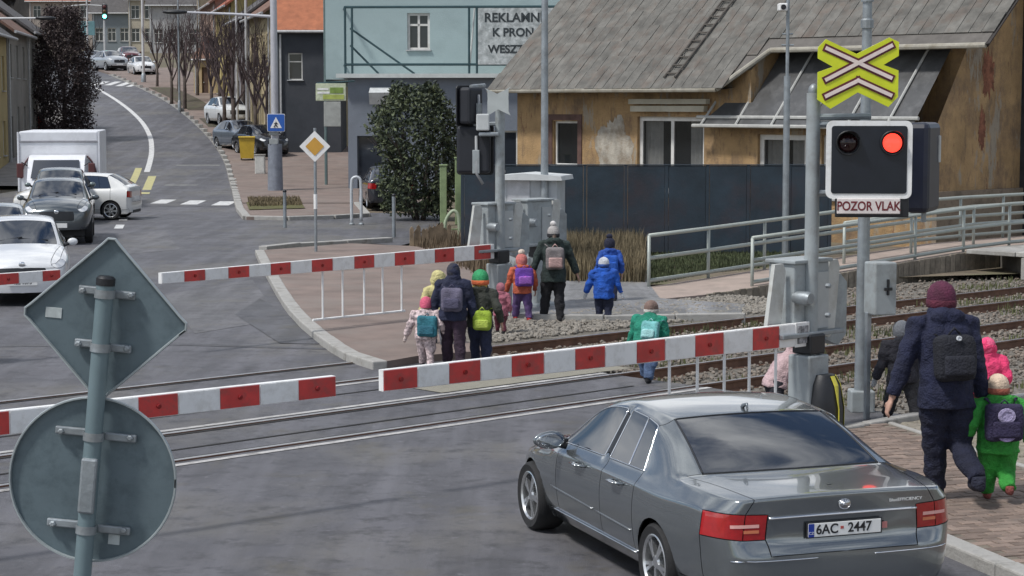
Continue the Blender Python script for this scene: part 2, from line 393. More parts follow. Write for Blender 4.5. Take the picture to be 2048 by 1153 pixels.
# corner pavement beyond the side street, with its planted strip
cp_px = [(480, 419), (493, 434), (560, 434), (732, 427), (705, 395), (690, 372), (690, 340), (560, 330), (455, 330), (465, 375)]
slab('corner_pavement', [tuple(P(*p, .1)[:2]) for p in cp_px], .10, paver_far)
kerb_run('corner_kerb', [P(466, 372, .1), P(480, 417, .1), P(494, 434, .1), P(560, 435, .1), P(650, 433, .1), P(733, 428, .1), P(712, 404, .1)], .125, .25, 1.5)
sheet('planting_bed', [tuple(P(*p, .1)[:2]) for p in ((486, 400), (598, 398), (580, 350), (545, 345), (515, 350))], .115, mat('bed_earth', (.06, .048, .04), .95, 0, .3, 3, .8, 20))
fixup(sheet('grass_strip', [tuple(P(*p, .1)[:2]) for p in ((498, 421), (610, 418), (600, 402), (492, 404))], .125, mat('dull_grass', (.11, .105, .035), .95, 0, .35, 4, .9, 60, dirt=(.07, .06, .04), dscale=2, damt=.7)))
# uphill right pavement
mb = MB()
for Y in YS[:38]:
    x0 = rx(Y)+.1
    for X in (x0, x0+2.2, x0+6.5): mb.v.append(Vector((X, Y, hgt(Y)+.12)))
    mb.v.append(Vector((x0, Y, hgt(Y)-.3)))
for i in range(37):
    a = i*4
    mb.f += [(a, a+1, a+5, a+4), (a+1, a+2, a+6, a+5), (a+3, a, a+4, a+7)]
tag(mb.build('hill_pavement', paver_far, fixn=False), kind='structure')
kerb_run('hill_kerb', [Vector((rx(Y), Y, 0)) for Y in YS[4:34]], .13, .22, 2.5)
for ya, yb in ((101, 103.5), (106, 108.5), (111, 116), (121, 137)):     # planted strips along the kerb
    strip('verge_strip', lambda Y: rx(Y)+1.2, ya, yb, 1.6, mat('verge_soil', (.075, .06, .045), .95, 0, .3, 2, .7, 20, dirt=(.06, .07, .03), dscale=1, damt=.7), .135)
# left pavement of the hill
mb = MB()
for Y in YS[4:38]:
    x0 = cx(Y)-4.3-max(0, 80-Y)*.3
    for X in (x0, x0-3.5): mb.v.append(Vector((X, Y, hgt(Y)+.12)))
    mb.v.append(Vector((x0, Y, hgt(Y)-.3)))
for i in range(33): a = i*3; mb.f += [(a, a+1, a+4, a+3), (a+2, a, a+3, a+5)]
tag(mb.build('left_pavement', mat('pavement_grey', (.27, .25, .235), .85, 0, .2, 1.5, .3, 30), fixn=False), kind='structure')
# left roadside apron
# path and verge behind the far barrier
fixup(sheet('footpath', [tuple(P(*p)[:2]) for p in ((940, 618), (960, 575), (1090, 560), (1290, 560), (1320, 600), (1490, 612), (1480, 634), (1010, 640))], .03, asphalt_old))
kerb_run('path_edging', [P(930, 630, .05), P(1010, 634, .05), P(1200, 636, .05), P(1490, 632, .05)], .10, .14, 1.0)
fixup(sheet('rough_verge', [tuple(P(*p)[:2]) for p in ((820, 500), (880, 445), (1000, 436), (1600, 436), (2300, 440), (2300, 540), (1290, 570), (960, 585), (940, 520))], .0, mat('verge_ground', (.15, .12, .085), .95, 0, .35, 1.6, .9, 20, dirt=(.10, .11, .045), dscale=.8, damt=.8)))

# ------------------------------------------------------------------ railway
def prof_rail():
    return [(-.065, -.15), (.065, -.15), (.065, -.135), (.012, -.115), (.012, -.035), (.036, -.022), (.036, 0), (-.036, 0), (-.036, -.022), (-.012, -.035), (-.012, -.115), (-.065, -.135)]
MT = Matrix(((TN.x, TD.x, 0, 0), (TN.y, TD.y, 0, 0), (0, 0, 1, 0), (0, 0, 0, 1)))     # local x across, y along
slp = mat('sleeper_concrete', (.27, .25, .22), .9, 0, .2, 3, .4, 40, dirt=(.12, .08, .05), dscale=3, damt=.7)
smesh = MB().bbox((0, 0, 0), (2.5, .25, .18), .02).mesh('sleeper'); smesh.materials.append(slp)
for k, (a, b) in enumerate(((RAILS[0], RAILS[1]), (RAILS[2], RAILS[3]))):
    tr = thing('railway_track', None, None); tr['kind'] = 'structure'
    for nn in (a, b):
        mb = MB(); mb.prism(prof_rail(), -14, 75, MT @ Matrix.Translation((nn, 0, .015)))
        r = mb.build('rail', rust, tr)
        mb = MB(); mb.prism([(-.03, .0155), (.03, .0155), (.026, .019), (-.026, .019)], -14, 75, MT @ Matrix.Translation((nn, 0, 0)))
        mb.build('running_surface', railtop, r)
    c = (a+b)/2; t = T0+.4
    while t < 52:
        o = bpy.data.objects.new('sleeper', smesh); C.objects.link(o); o.parent = tr
        p = MT @ Vector((c, t, -.245)); o.location = p; o.rotation_euler = (0, 0, TA-math.pi/2); t += .62
# grooves and edge strips across the road
def tstrip(name, n0, n1, t0, t1, z, m):
    return fixup(sheet(name, [tn(t0, n0), tn(t1, n0), tn(t1, n1), tn(t0, n1)], z, m))
for nn, s in zip(RAILS, (1, -1, 1, -1)): tstrip('flange_groove', nn+s*.045, nn+s*.115, -14, T0, .006, groove_m)
for nn in (17.38, 19.35): tstrip('panel_joint', nn, nn+.05, -14, T0-.6, .006, groove_m)
edge = mat('crossing_edge_concrete', (.42, .41, .40), .8, 0, .2, 3, .3, 40, dirt=(.15, .14, .13), dscale=4, damt=.7)
for nn in (16.60, 18.45, 19.95): tstrip('crossing_edge_strip', nn, nn+.10, -14, T0, .006, edge)
# paved slab for walkers on the right flank of the crossing
tstrip('walkers_slab', 18.6, 19.6, T0-2.8, T0+.6, .008, mat('crossing_slab', (.25, .235, .19), .85, 0, .2, 2, .3, 40, dirt=(.12, .11, .09), dscale=2, damt=.7))
# ballast bed and stones
mb = MB(); NT, NNN = 90, 26; t0, t1, n0, n1 = T0+.02, 64, 13.25, 24.6
for i in range(NT+1):
    for j in range(NNN+1):
        t = t0+(t1-t0)*i/NT; nn = n0+(n1-n0)*j/NNN; p = TD*t+TN*nn
        mb.v.append(Vector((p.x, p.y, -.125+.03*noise.noise(Vector((p.x*1.3, p.y*1.3, 0))))))
for i in range(NT):
    for j in range(NNN): a = i*(NNN+1)+j; mb.f.append((a, a+NNN+1, a+NNN+2, a+1))
fixup(tag(mb.build('ballast_bed', ballast_bed), kind='structure'))
protos = []
for q in range(5):
    bm = bmesh.new(); bmesh.ops.create_icosphere(bm, subdivisions=1, radius=1)
    for x in bm.verts: x.co = Vector((x.co.x, x.co.y*random.uniform(.7, 1), x.co.z*.7))*random.uniform(.75, 1.2)
    bm.verts.index_update(); protos.append(([x.co.copy() for x in bm.verts], [tuple(y.index for y in f.verts) for f in bm.faces])); bm.free()
def stones(name, count, pick, s0, s1, m, z):
    mb = MB()
    for i in range(count):
        x, y = pick(); r = random.uniform(s0, s1); vs_, fs_ = random.choice(protos)
        Mr = Matrix.Rotation(random.uniform(0, 6.28), 3, 'Z') @ Matrix.Rotation(random.uniform(-.6, .6), 3, 'X')
        c = Vector((x, y, z+random.uniform(-.3, .5)*r))
        o = len(mb.v); mb.v += [c+(Mr @ p)*r for p in vs_]; mb.f += [tuple(a+o for a in f) for f in fs_]
    return tag(mb.build(name, m, fixn=False), kind='stuff')
def pk():
    while True:
        t = T0+.05+abs(random.gauss(0, 1))*13; nn = random.uniform(13.3, 24.4)
        if any(abs(nn-r) < .09 for r in RAILS): continue
        return tn(t, nn)
def shoulder():
    nn = random.uniform(22.1, 24.5); return tn(random.uniform(20.0+(nn-22)*.75, T0+9.5), nn)
tag(stones('ballast_stones', 12500, pk, .02, .046, ballast_m, -.095), 'grey brown ballast stones between and beside the rails', 'ballast')
ballast_l = mat('ballast_stone_pale', (.235, .215, .185), .9, 0, .4, 8, .5, 60, dirt=(.20, .17, .14), dscale=3, damt=.6)
tag(stones('gravel_shoulder', 5600, shoulder, .022, .05, ballast_l, -.004), 'pale gravel shoulder between the footpath edging and the far track', 'gravel')
fixup(sheet('gravel_shoulder_bed', [tn(19.5, 21.9), tn(T0+9.2, 21.9), tn(T0+9.2, 24.6), tn(21.5, 24.6)], -.02, ballast_bed))

# near right pavement of brick pavers, running along the kerb
KD = Vector((-.2917, .9565, 0)); KN = Vector((.9565, .2917, 0)); K0 = Vector((rk(15.5)+.18, 15.5, 0))
def kp(a, b): p = K0+KD*a+KN*b; return (p.x, p.y)
near_pav = thing('near_pavement', None, None); near_pav['kind'] = 'structure'
o = slab('paver_bed', [kp(-9, -.02), kp(4.9, -.02), kp(5.97, 2.2), kp(-9, 2.2)], .085, mat('paver_sand', (.17, .145, .115), .95, 0, .3, 8, .6, 60)); del o['kind']; o.parent = near_pav
brick_m = mat('brick_paver', (.215, .16, .13), .85, 0, .2, 9, .4, 120, rnd=.28, dirt=(.14, .115, .10), dscale=5, damt=.6)
bmeshes = []
for q in range(3):
    me = MB().bbox((0, 0, 0), (.196-.003*q, .096, .05), .006).mesh('brick'); me.materials.append(brick_m); bmeshes.append(me)
cells = []
for i in range(-46, 66):
    for j in range(0, 11):
        a = i*.105; b = .1+j*.205+(.1025 if i % 2 else 0)
        if b > 2.12 or a > 4.8+.489*b: continue
        x, y = kp(a, b); d = x*x+y*y
        u = 1024+FPX*x/(y*1.0); s_ = FPX/y; v = 205+3.5*s_
        vis = (1740 < u < 2100 and 840 < v < 1190)
        cells.append((0 if vis and u > 1880 else 1 if vis else 2, d, x, y))
cells.sort(); stuff = MB(); ang = math.atan2(KN.y, KN.x)
for q, (_, d, x, y) in enumerate(cells):
    z = .067+random.uniform(-.004, .005)
    rot = Matrix.Rotation(ang+random.uniform(-.015, .015), 3, 'Z') @ Matrix.Rotation(random.uniform(-.02, .02), 3, 'X')
    if q < 300:
        b = bpy.data.objects.new('brick', random.choice(bmeshes)); C.objects.link(b); b.parent = near_pav
        b.location = (x, y, z); b.rotation_euler = rot.to_euler()
    else: stuff.box((x, y, z), (.196, .096, .05), rot)
tag(stuff.build('brick_field', brick_m, near_pav), kind='stuff')
kerb_run('near_kerb', [Vector((kp(a, -.12)[0], kp(a, -.12)[1], 0)) for a in (-9, -4, 0, 3, 4.8)], .115, .2, 1.0)
cob = mat('cobble_verge', (.23, .205, .165), .9, 0, .3, 10, .8, 24, dirt=(.12, .12, .06), dscale=2, damt=.7)
fixup(sheet('cobbled_verge', [kp(-9, 2.28), kp(6.0, 2.28), tn(34, 13.15), kp(-9, 9)], .05, cob))
kerb_run('verge_edging', [Vector((kp(a, 2.25)[0], kp(a, 2.25)[1], 0)) for a in (-9, -3, 2, 5.9)], .10, .07, 1.0)
kerb_run('ballast_edging', [Vector((tn(t, 13.2)[0], tn(t, 13.2)[1], 0)) for t in (15.5, 17, 20, 26)], .12, .14, 1.0)
def cobpick():
    while True:
        x, y = kp(random.uniform(-3, 7), random.uniform(2.35, 4.6))
        p = Vector((x, y, 0))
        if p.dot(TN) < 13.05: return (x, y)
tag(stones('cobblestones', 1500, cobpick, .03, .055, mat('cobble_stone', (.26, .235, .19), .9, 0, .3, 6, .4, 50, dirt=(.13, .12, .08), dscale=3, damt=.6), .035), 'small tan cobbles set in the verge beside the brick pavement', 'cobbles')

# ------------------------------------------------------------------ ramp and platform
RA0, RAL = 28.6, 9.0                                   # ramp start along the track and length
def ramp_z(t): return max(.02, min(.42, .02+.40*(t-RA0)/RAL))
ramp_m = mat('ramp_surface', (.34, .27, .23), .85, 0, .15, 2, .3, 40, dirt=(.22, .19, .16), dscale=1.5, damt=.6)
ramp = thing('ramp', None, None); ramp['kind'] = 'structure'
mb = MB()
ts = [RA0-2.5, RA0, RA0+3, RA0+6, RA0+RAL, 70]
for t in ts:
    z = ramp_z(t)
    for nn, zz in ((24.75, -.2), (24.75, z), (26.6, z), (26.6, -.2)): p = TD*t+TN*nn; mb.v.append(Vector((p.x, p.y, zz)))
for i in range(len(ts)-1):
    for j in range(3): a = i*4+j; mb.f.append((a, a+1, a+5, a+4))
mb.build('ramp_surface', ramp_m, ramp)
bd = mat('weathered_board', (.22, .19, .15), .9, 0, .3, 7, .5, 60, rnd=.25)
t = RA0-.5; q = 0
while t < 47.5:
    z = ramp_z(t)+.03; h = z+.16; mb = MB(); mb.bbox((0, 0, 0), (.17, .05, h), .008); b = mb.build('board', bd, ramp)
    p = TD*t+TN*24.70; b.location = (p.x, p.y, z-h/2+random.uniform(-.012, .004)); b.rotation_euler = (0, 0, TA+random.uniform(-.02, .02)); t += .185
plat = thing('platform', None, None); plat['kind'] = 'structure'
mb = MB(); PZ = .47
pp = [tn(36.2, 23.0), tn(80, 23.0), tn(80, 24.64), tn(37.6, 24.64)]
mb.prism([(0, 0)], 0, 0) if False else None
mb.add([(x, y, PZ-.09) for x, y in pp]+[(x, y, -.2) for x, y in pp], [(0, 1, 2, 3), (0, 4, 5, 1), (1, 5, 6, 2), (2, 6, 7, 3), (3, 7, 4, 0)])
mb.build('platform_core', mat('platform_fill', (.13, .12, .105), .9, 0, .25, 3, .5, 30), plat)
t = 36.2
me = MB().bbox((0, 0, 0), (.985, 1.2, .09), .012).mesh('slab'); me.materials.append(concm)
me2 = MB().bbox((0, 0, 0), (.985, .52, .10), .012).mesh('slab'); me2.materials.append(mat('platform_edge', (.45, .44, .41), .85, 0, .15, 3, .3, 40, dirt=(.22, .2, .17), dscale=2, damt=.6))
leg = MB().bbox((0, 0, 0), (.50, .3, .46), .02).mesh('support_block'); leg.materials.append(concm)
while t < 62:
    for m_, nn, z in ((me2, 23.1, PZ), (me, 23.98, PZ-.005)):
        o = bpy.data.objects.new('slab', m_); C.objects.link(o); o.parent = plat; p = TD*(t+.5)+TN*nn
        o.location = (p.x, p.y, z-.045+random.uniform(-.006, .006)); o.rotation_euler = (0, 0, TA)
    o = bpy.data.objects.new('support_block', leg); C.objects.link(o); o.parent = plat; p = TD*(t+.02)+TN*22.93
    o.location = (p.x, p.y, .15); o.rotation_euler = (0, 0, TA)
    t += 1.0
# ------------------------------------------------------------------ vehicles
def car_paint(name, col, metal=.55, rough=.28):
    m = mat(name, col, rough, metal, .03, 30, coat=1.0); return m
tint = glass_mat('car_glass', (.008, .011, .017), .015, .9); tint.node_tree.nodes['Principled BSDF'].inputs['IOR'].default_value = 1.85
chrome = mat('chrome', (.75, .76, .78), .12, 1.0, .04, 10)
alloy = mat('alloy_rim', (.62, .63, .64), .25, .9, .06, 10)
lamp_red = mat('tail_lamp_red', (.36, .010, .012), .12, 0, .15, 20, coat=1.0)
lamp_clear = mat('lamp_clear', (.70, .71, .72), .12, .3, .1, 20, coat=1.0)
dark_in = mat('car_dark_inner', (.010, .010, .011), .7, 0, .2, 10)
plate_w = mat('plate_white', (.78, .78, .76), .35, 0, .04, 10)
plate_b = mat('plate_blue', (.01, .04, .30), .35, 0, .05, 10)
ink = mat('black_ink', (.012, .012, .014), .5, 0, .1, 10)

def car_control(S):
    """control net of one half (y >= 0) of a car; x runs from the tail to the nose"""
    Lc, hw = S['L'], S['W']/2
    side = S['side']; top = S['top']; gr = []
    zr = S.get('zrows', [.20, .33, .55, .74, .89]); yr = [.87, .965, .99, 1.0, .975]
    for i, st in enumerate(side):
        x, wf, z5, y5 = st[:4]; zs = list(zr)
        if len(st) > 4: zs = st[4]
        row = [Vector((x, hw*wf*yr[j], zs[j])) for j in range(5)]
        row.append(Vector((x if len(st) < 6 else st[5], hw*y5, z5)))
        for (tx, ty, tz) in top[i]: row.append(Vector((tx, hw*ty, tz)))
        gr.append(row)
    return gr
def build_car(S, root, paint, level=2, tags=None):
    g = car_control(S); NI = len(g); hw = S['W']/2
    key = {}; verts = []; faces = []; mats_ = []; names = []
    def vid(p):
        k_ = (round(p.x, 4), round(p.y, 4), round(p.z, 4))
        if k_ not in key: key[k_] = len(verts); verts.append(p.copy())
        return key[k_]
    def mid(n):
        if n not in names: names.append(n)
        return names.index(n)
    rear, front = S['rear'], S['front']      # patches: [k][m] -> (x, yfrac, z)
    def patch(edge, pt):
        Pp = []
        for k_ in range(6):
            row = []
            for m_ in range(5):
                if m_ == 0: row.append(edge[k_].copy())
                elif k_ == 5: row.append(edge[5+m_].copy())
                else:
                    x, z = pt[k_][m_-1]; y = edge[k_].y*(edge[5+m_].y/max(1e-6, edge[5].y)); row.append(Vector((x, y, z)))
            Pp.append(row)
        return Pp
    RP, FP = patch(g[0], rear), patch(g[-1], front)
    part = S['part']; rp_ = S['rear_part']; fp_ = S['front_part']
    for s in (1, -1):
        sd = 'left' if s > 0 else 'right'
        def q(p): return vid(Vector((p.x, p.y*s, p.z)))
        def face(ps, n):
            f = [q(p) for p in ps]
            if len(set(f)) < 3: return
            f2 = []
            for a in f:
                if not f2 or a != f2[-1]: f2.append(a)
            if f2[0] == f2[-1]: f2.pop()
            if s < 0: f2.reverse()
            faces.append(tuple(f2)); mats_.append(mid(n.replace('@', sd)))
        for i in range(NI-1):
            for j in range(9): face((g[i][j], g[i+1][j], g[i+1][j+1], g[i][j+1]), part(i, j))
        for k_ in range(5):
            for m_ in range(4):
                face((RP[k_][m_+1], RP[k_][m_], RP[k_+1][m_], RP[k_+1][m_+1]), rp_(k_, m_))
                face((FP[k_][m_], FP[k_][m_+1], FP[k_+1][m_+1], FP[k_+1][m_]), fp_(k_, m_))
    me = bpy.data.meshes.new('car_tmp'); me.from_pydata([tuple(p) for p in verts], [], faces)
    for n in names: me.materials.append(bpy.data.materials.new('slot'))
    for p, mi in zip(me.polygons, mats_): p.material_index = mi
    bm = bmesh.new(); bm.from_mesh(me); cl = bm.edges.layers.float.new('crease_edge')
    creased = S.get('crease')
    for e in bm.edges:
        a, b = e.verts
        if len(e.link_faces) == 2 and e.link_faces[0].material_index != e.link_faces[1].material_index:
            na, nb = names[e.link_faces[0].material_index], names[e.link_faces[1].material_index]
            if 'window' in na or 'window' in nb or 'windscreen' in na or 'windscreen' in nb: e[cl] = .6
            if 'light' in na or 'light' in nb: e[cl] = .7
        if creased: e[cl] = max(e[cl], creased(a.co, b.co))
    vl = bm.verts.layers.float.new('crease_vert')
    for v in bm.verts:
        cnt = {}
        for f in v.link_faces: cnt[f.material_index] = cnt.get(f.material_index, 0)+1
        for mi_, c_ in cnt.items():
            if c_ == 1 and len(v.link_faces) > 2 and ('window' in names[mi_] or 'windscreen' in names[mi_] or 'tail' in names[mi_]): v[vl] = .75
    bm.to_mesh(me); bm.free()
    o = bpy.data.objects.new('car_tmp', me); C.objects.link(o)
    sb = o.modifiers.new('s', 'SUBSURF'); sb.levels = level; sb.render_levels = level
    dg = bpy.context.evaluated_depsgraph_get(); full = bpy.data.meshes.new_from_object(o.evaluated_get(dg))
    bpy.data.objects.remove(o)
    # wheel arches: drop faces inside, pull the rim of the hole onto the circle
    bm = bmesh.new(); bm.from_mesh(full); bm.verts.ensure_lookup_table()
    for ax in S['axles']:
        rr_ = S['arch']; zc = S['wr']
        ins = lambda v: (v.co.x-ax)**2+(v.co.z-zc)**2 < rr_*rr_ and abs(v.co.y) > hw*.55 and v.co.z < 1.0
        dele = [f for f in bm.faces if all(ins(v) for v in f.verts)]
        bmesh.ops.delete(bm, geom=dele, context='FACES')
        for v in bm.verts:
            if ins(v) and v.is_boundary:
                d = Vector((v.co.x-ax, 0, v.co.z-zc)); l = d.length
                if v.co.z > .16 and l > 1e-4: v.co.x = ax+d.x/l*rr_; v.co.z = zc+d.z/l*rr_
    bmesh.ops.delete(bm, geom=[v for v in bm.verts if not v.link_faces], context='VERTS')
    bmesh.ops.recalc_face_normals(bm, faces=bm.faces)
    bm.to_mesh(full)
    tree = BVHTree.FromBMesh(bm)
    # dark inner shell seen through the shut lines
    inner = bm.copy()
    for f in [f for f in inner.faces if 'window' in names[f.material_index] or 'windscreen' in names[f.material_index]]: pass
    inner.normal_update()
    for v in inner.verts: v.co -= v.normal*.012
    im = bpy.data.meshes.new('inner_shell'); inner.to_mesh(im); inner.free(); im.materials.clear()
    for p in im.polygons: p.use_smooth = True; p.material_index = 0
    link('inner_shell', im, dark_in, root)
    parts = {}
    M_of = S['mat_of']
    for mi, n in enumerate(names):
        b2 = bm.copy(); bmesh.ops.delete(b2, geom=[f for f in b2.faces if f.material_index != mi], context='FACES')
        if not b2.faces: b2.free(); continue
        # shut line: draw the border in by a few millimetres
        gap = S.get('gap', .004); mv = {}
        for v in b2.verts:
            if v.is_boundary and abs(v.co.y) > 1e-4:
                c = Vector((0, 0, 0)); k_ = 0
                for f in v.link_faces: c += f.calc_center_median(); k_ += 1
                d = c/k_-v.co
                if d.length > 1e-6: mv[v] = v.co+d.normalized()*min(gap, d.length*.4)
        for v, c in mv.items(): v.co = c
        m2 = bpy.data.meshes.new(n); b2.to_mesh(m2); b2.free(); m2.materials.clear()
        for p in m2.polygons: p.use_smooth = True; p.material_index = 0
        nm = n.split('|')[0]
        pr = parts.get(S['child_of'](n)) if S.get('child_of') else None
        ob = link(nm, m2, M_of(nm, paint), pr or root); parts[n] = ob
    bm.free()
    def sidey(x, z, s=1):
        h = tree.ray_cast(Vector((x, 3*s, z)), Vector((0, -s, 0)))
        return (h[0], h[1]) if h[0] else (Vector((x, hw*s, z)), Vector((0, s, 0)))
    def reary(y, z, fwd=1):
        h = tree.ray_cast(Vector((-2 if fwd > 0 else S['L']+2, y, z)), Vector((fwd, 0, 0)))
        return (h[0], h[1]) if h[0] else (Vector((0, y, z)), Vector((-fwd, 0, 0)))
    def topz(x, y):
        h = tree.ray_cast(Vector((x, y, 4)), Vector((0, 0, -1)))
        return (h[0], h[1]) if h[0] else (Vector((x, y, 1.4)), Vector((0, 0, 1)))
    # floor, wells
    mb = MB(); mb.box((S['L']/2, 0, .30), (S['L']*.86, hw*1.5, .16)); mb.build('underbody', dark_in, root)
    for ax in S['axles']:
        for s in (1, -1):
            mb = MB(); n = 20; a0 = R(-25)
            for k_ in range(n+1):
                a = a0+(math.pi-2*a0)*k_/n; x, z = ax+(S['arch']+.004)*math.cos(a), S['wr']+(S['arch']+.004)*math.sin(a)
                y = sidey(x, max(z, .2), s)[0].y if False else s*hw*.97
                mb.v += [Vector((x, s*hw*.93, z)), Vector((x, s*hw*.45, z))]
            for k_ in range(n): mb.f.append((2*k_, 2*k_+1, 2*k_+3, 2*k_+2))
            mb.build('wheel_well', dark_in, root, True)
    return parts, sidey, reary, topz
def wheel_meshes(rad, width, spokes=5, double=True, rim_r=None, name='wheel'):
    rim_r = rim_r or rad*.70
    t = MB(); t.lathe(caps=False, n=40, prof=[(rim_r, -width/2+.015), (rad*.9, -width/2), (rad-.012, -width/2+.018), (rad, -width/4), (rad, width/4), (rad-.012, width/2-.018), (rad*.9, width/2), (rim_r, width/2-.012)])
    a = MB(); a.lathe(caps=False, prof=[(rim_r+.004, width/2-.010), (rim_r-.008, width/2-.006), (rim_r-.022, width/2-.02), (rim_r-.03, -width/2+.03)], n=40)
    a.lathe([(.001, width/2-.018), (.045, width/2-.018), (.062, width/2-.03), (.066, width/2-.06)], 20)
    for k_ in range(spokes):
        for dlt in ((-.13, .13) if double else (0,)):
            an = 2*math.pi*k_/spokes; p0 = Vector((math.cos(an+dlt*.3), math.sin(an+dlt*.3), 0))*.05; p1 = Vector((math.cos(an+dlt), math.sin(an+dlt), 0))*(rim_r-.012)
            d = (p1-p0); c = (p0+p1)/2+Vector((0, 0, width/2-.035)); a.box(c, (d.length, .030 if double else .06, .03), Matrix.Rotation(math.atan2(d.y, d.x), 3, 'Z') @ Matrix.Rotation(R(3), 3, 'Y'))
    h = MB(); h.lathe([(rim_r-.03, -.02), (.001, -.02)], 24)
    T, A, H = t.mesh('tyre', 35), a.mesh('rim', 30), h.mesh('brake_disc')
    T.materials.append(rubber); A.materials.append(alloy); H.materials.append(mat('brake_dark', (.06, .06, .06), .5, .6))
    return T, A, H
def put_wheels(root, S, WM, steer=0):
    T, A, H = WM
    for ax in S['axles']:
        for s in (1, -1):
            e = bpy.data.objects.new('wheel', T); C.objects.link(e); e.parent = root
            e.location = (ax, s*(S['W']/2-.125), S['wr'])
            e.rotation_euler = (R(-90) if s > 0 else R(90), random.uniform(0, 6), 0)
            for n, m_ in (('rim', A), ('brake_disc', H)):
                o = bpy.data.objects.new(n, m_); C.objects.link(o); o.parent = e
def spline(pts, n):
    out_ = []; p = [Vector(x) for x in pts]
    for i in range(len(p)-1):
        a = p[max(0, i-1)]; b = p[i]; c = p[i+1]; d = p[min(len(p)-1, i+2)]
        for k_ in range(n):
            t = k_/n; out_.append(.5*((2*b)+(c-a)*t+(2*a-5*b+4*c-d)*t*t+(3*b-a-3*c+d)*t**3))
    out_.append(p[-1]); return out_
def outline_loop(me):
    """ordered border loop of a one-piece mesh"""
    cnt = {}
    for p in me.polygons:
        for a, b in p.edge_keys: cnt[(a, b)] = cnt.get((a, b), 0)+1
    nb = {}
    for (a, b), c in cnt.items():
        if c == 1: nb.setdefault(a, []).append(b); nb.setdefault(b, []).append(a)
    if not nb: return []
    st = next(iter(nb)); loop = [st]; prev = None; cur = st
    while True:
        nx = [x for x in nb[cur] if x != prev]
        if not nx: break
        prev, cur = cur, nx[0]
        if cur == st or len(loop) > 5000: break
        loop.append(cur)
    return [me.vertices[i].co.copy() for i in loop]
def trim_tube(name, loop, r, m, parent, closed=True, n=6):
    if closed and loop: loop = loop+[loop[0], loop[1]]
    return MB().loft(loop, r, n, caps=not closed).build(name, m, parent, True)

# ---- saloon in the foreground
hs = dict(L=4.87, W=1.854, wr=.328, arch=.362, axles=(1.15, 4.10))
hs['zrows'] = [.19, .31, .53, .72, .885]
hs['side'] = [  # x, width factor, z of belt/deck edge, y fraction there, rows of z, x of belt
    (.13, .875, 1.005, .78, [.24, .34, .56, .72, .915], .11),
    (.36, .955, 1.020, .845, [.20, .32, .55, .72, .915], .36),
    (.66, .985, 1.030, .865, [.19, .31, .54, .72, .915], .66),
    (.98, .998, 1.020, .882),
    (1.28, 1.0, .995, .890),
    (1.58, 1.0, .985, .893, [.19, .31, .53, .72, .89], 1.60),
    (1.92, 1.0, .980, .895),
    (2.36, 1.0, .970, .896),
    (2.45, 1.0, .968, .896),
    (2.90, 1.0, .955, .894),
    (3.18, 1.0, .945, .892, [.19, .31, .53, .71, .87], 3.20),
    (3.36, 1.0, .940, .888, [.19, .31, .53, .71, .86], 3.38),
    (3.55, .998, .935, .872, [.19, .31, .53, .70, .85], 3.52),
    (4.05, .98, .875, .83, [.19, .31, .52, .68, .81]),
    (4.45, .925, .785, .76, [.19, .30, .48, .61, .71]),
    (4.68, .82, .685, .68, [.20, .29, .42, .52, .61]),
]
hs['top'] = [
    [(.085, .66, 1.020), (.07, .52, 1.028), (.055, .28, 1.036), (.05, 0, 1.04)],
    [(.36, .70, 1.038), (.36, .56, 1.047), (.36, .30, 1.055), (.36, 0, 1.058)],
    [(.66, .73, 1.046), (.64, .60, 1.055), (.62, .32, 1.064), (.62, 0, 1.066)],
    [(1.00, .80, 1.050), (.93, .705, 1.068), (.87, .38, 1.078), (.85, 0, 1.080)],
    [(1.38, .775, 1.225), (1.31, .655, 1.250), (1.26, .355, 1.268), (1.245, 0, 1.272)],
    [(1.76, .715, 1.352), (1.74, .605, 1.395), (1.70, .33, 1.418), (1.69, 0, 1.424)],
    [(1.99, .700, 1.382), (1.99, .61, 1.428), (1.97, .33, 1.450), (1.97, 0, 1.456)],
    [(2.36, .692, 1.395), (2.36, .61, 1.440), (2.36, .33, 1.463), (2.36, 0, 1.469)],
    [(2.44, .692, 1.395), (2.44, .61, 1.440), (2.44, .33, 1.463), (2.44, 0, 1.470)],
    [(2.76, .695, 1.380), (2.74, .615, 1.426), (2.74, .33, 1.450), (2.74, 0, 1.457)],
    [(3.02, .715, 1.305), (2.97, .63, 1.372), (2.95, .34, 1.405), (2.94, 0, 1.413)],
    [(3.27, .765, 1.135), (3.29, .685, 1.185), (3.37, .37, 1.222), (3.39, 0, 1.230)],
    [(3.55, .815, .962), (3.62, .74, .985), (3.77, .40, 1.010), (3.81, 0, 1.016)],
    [(4.06, .70, .905), (4.07, .56, .925), (4.10, .30, .942), (4.11, 0, .948)],
    [(4.47, .62, .815), (4.49, .48, .835), (4.53, .26, .85), (4.55, 0, .856)],
    [(4.71, .54, .70), (4.74, .40, .712), (4.79, .22, .722), (4.81, 0, .725)],
]
hs['rear'] = [[(.07, .24), (.05, .24), (.035, .24), (.03, .24)],
              [(.045, .34), (.02, .34), (.005, .34), (.0, .34)],
              [(.045, .575), (.02, .585), (.01, .59), (.008, .59)],
              [(.105, .70), (.085, .70), (.085, .66), (.085, .65)],
              [(.10, .905), (.075, .90), (.065, .895), (.06, .89)]]
hs['front'] = [[(4.76, .2), (4.82, .2), (4.86, .2), (4.87, .2)], [(4.77, .3), (4.83, .3), (4.87, .3), (4.88, .3)],
               [(4.76, .43), (4.83, .43), (4.87, .43), (4.88, .43)], [(4.75, .53), (4.81, .53), (4.85, .53), (4.86, .53)],
               [(4.74, .62), (4.79, .63), (4.83, .64), (4.84, .64)]]
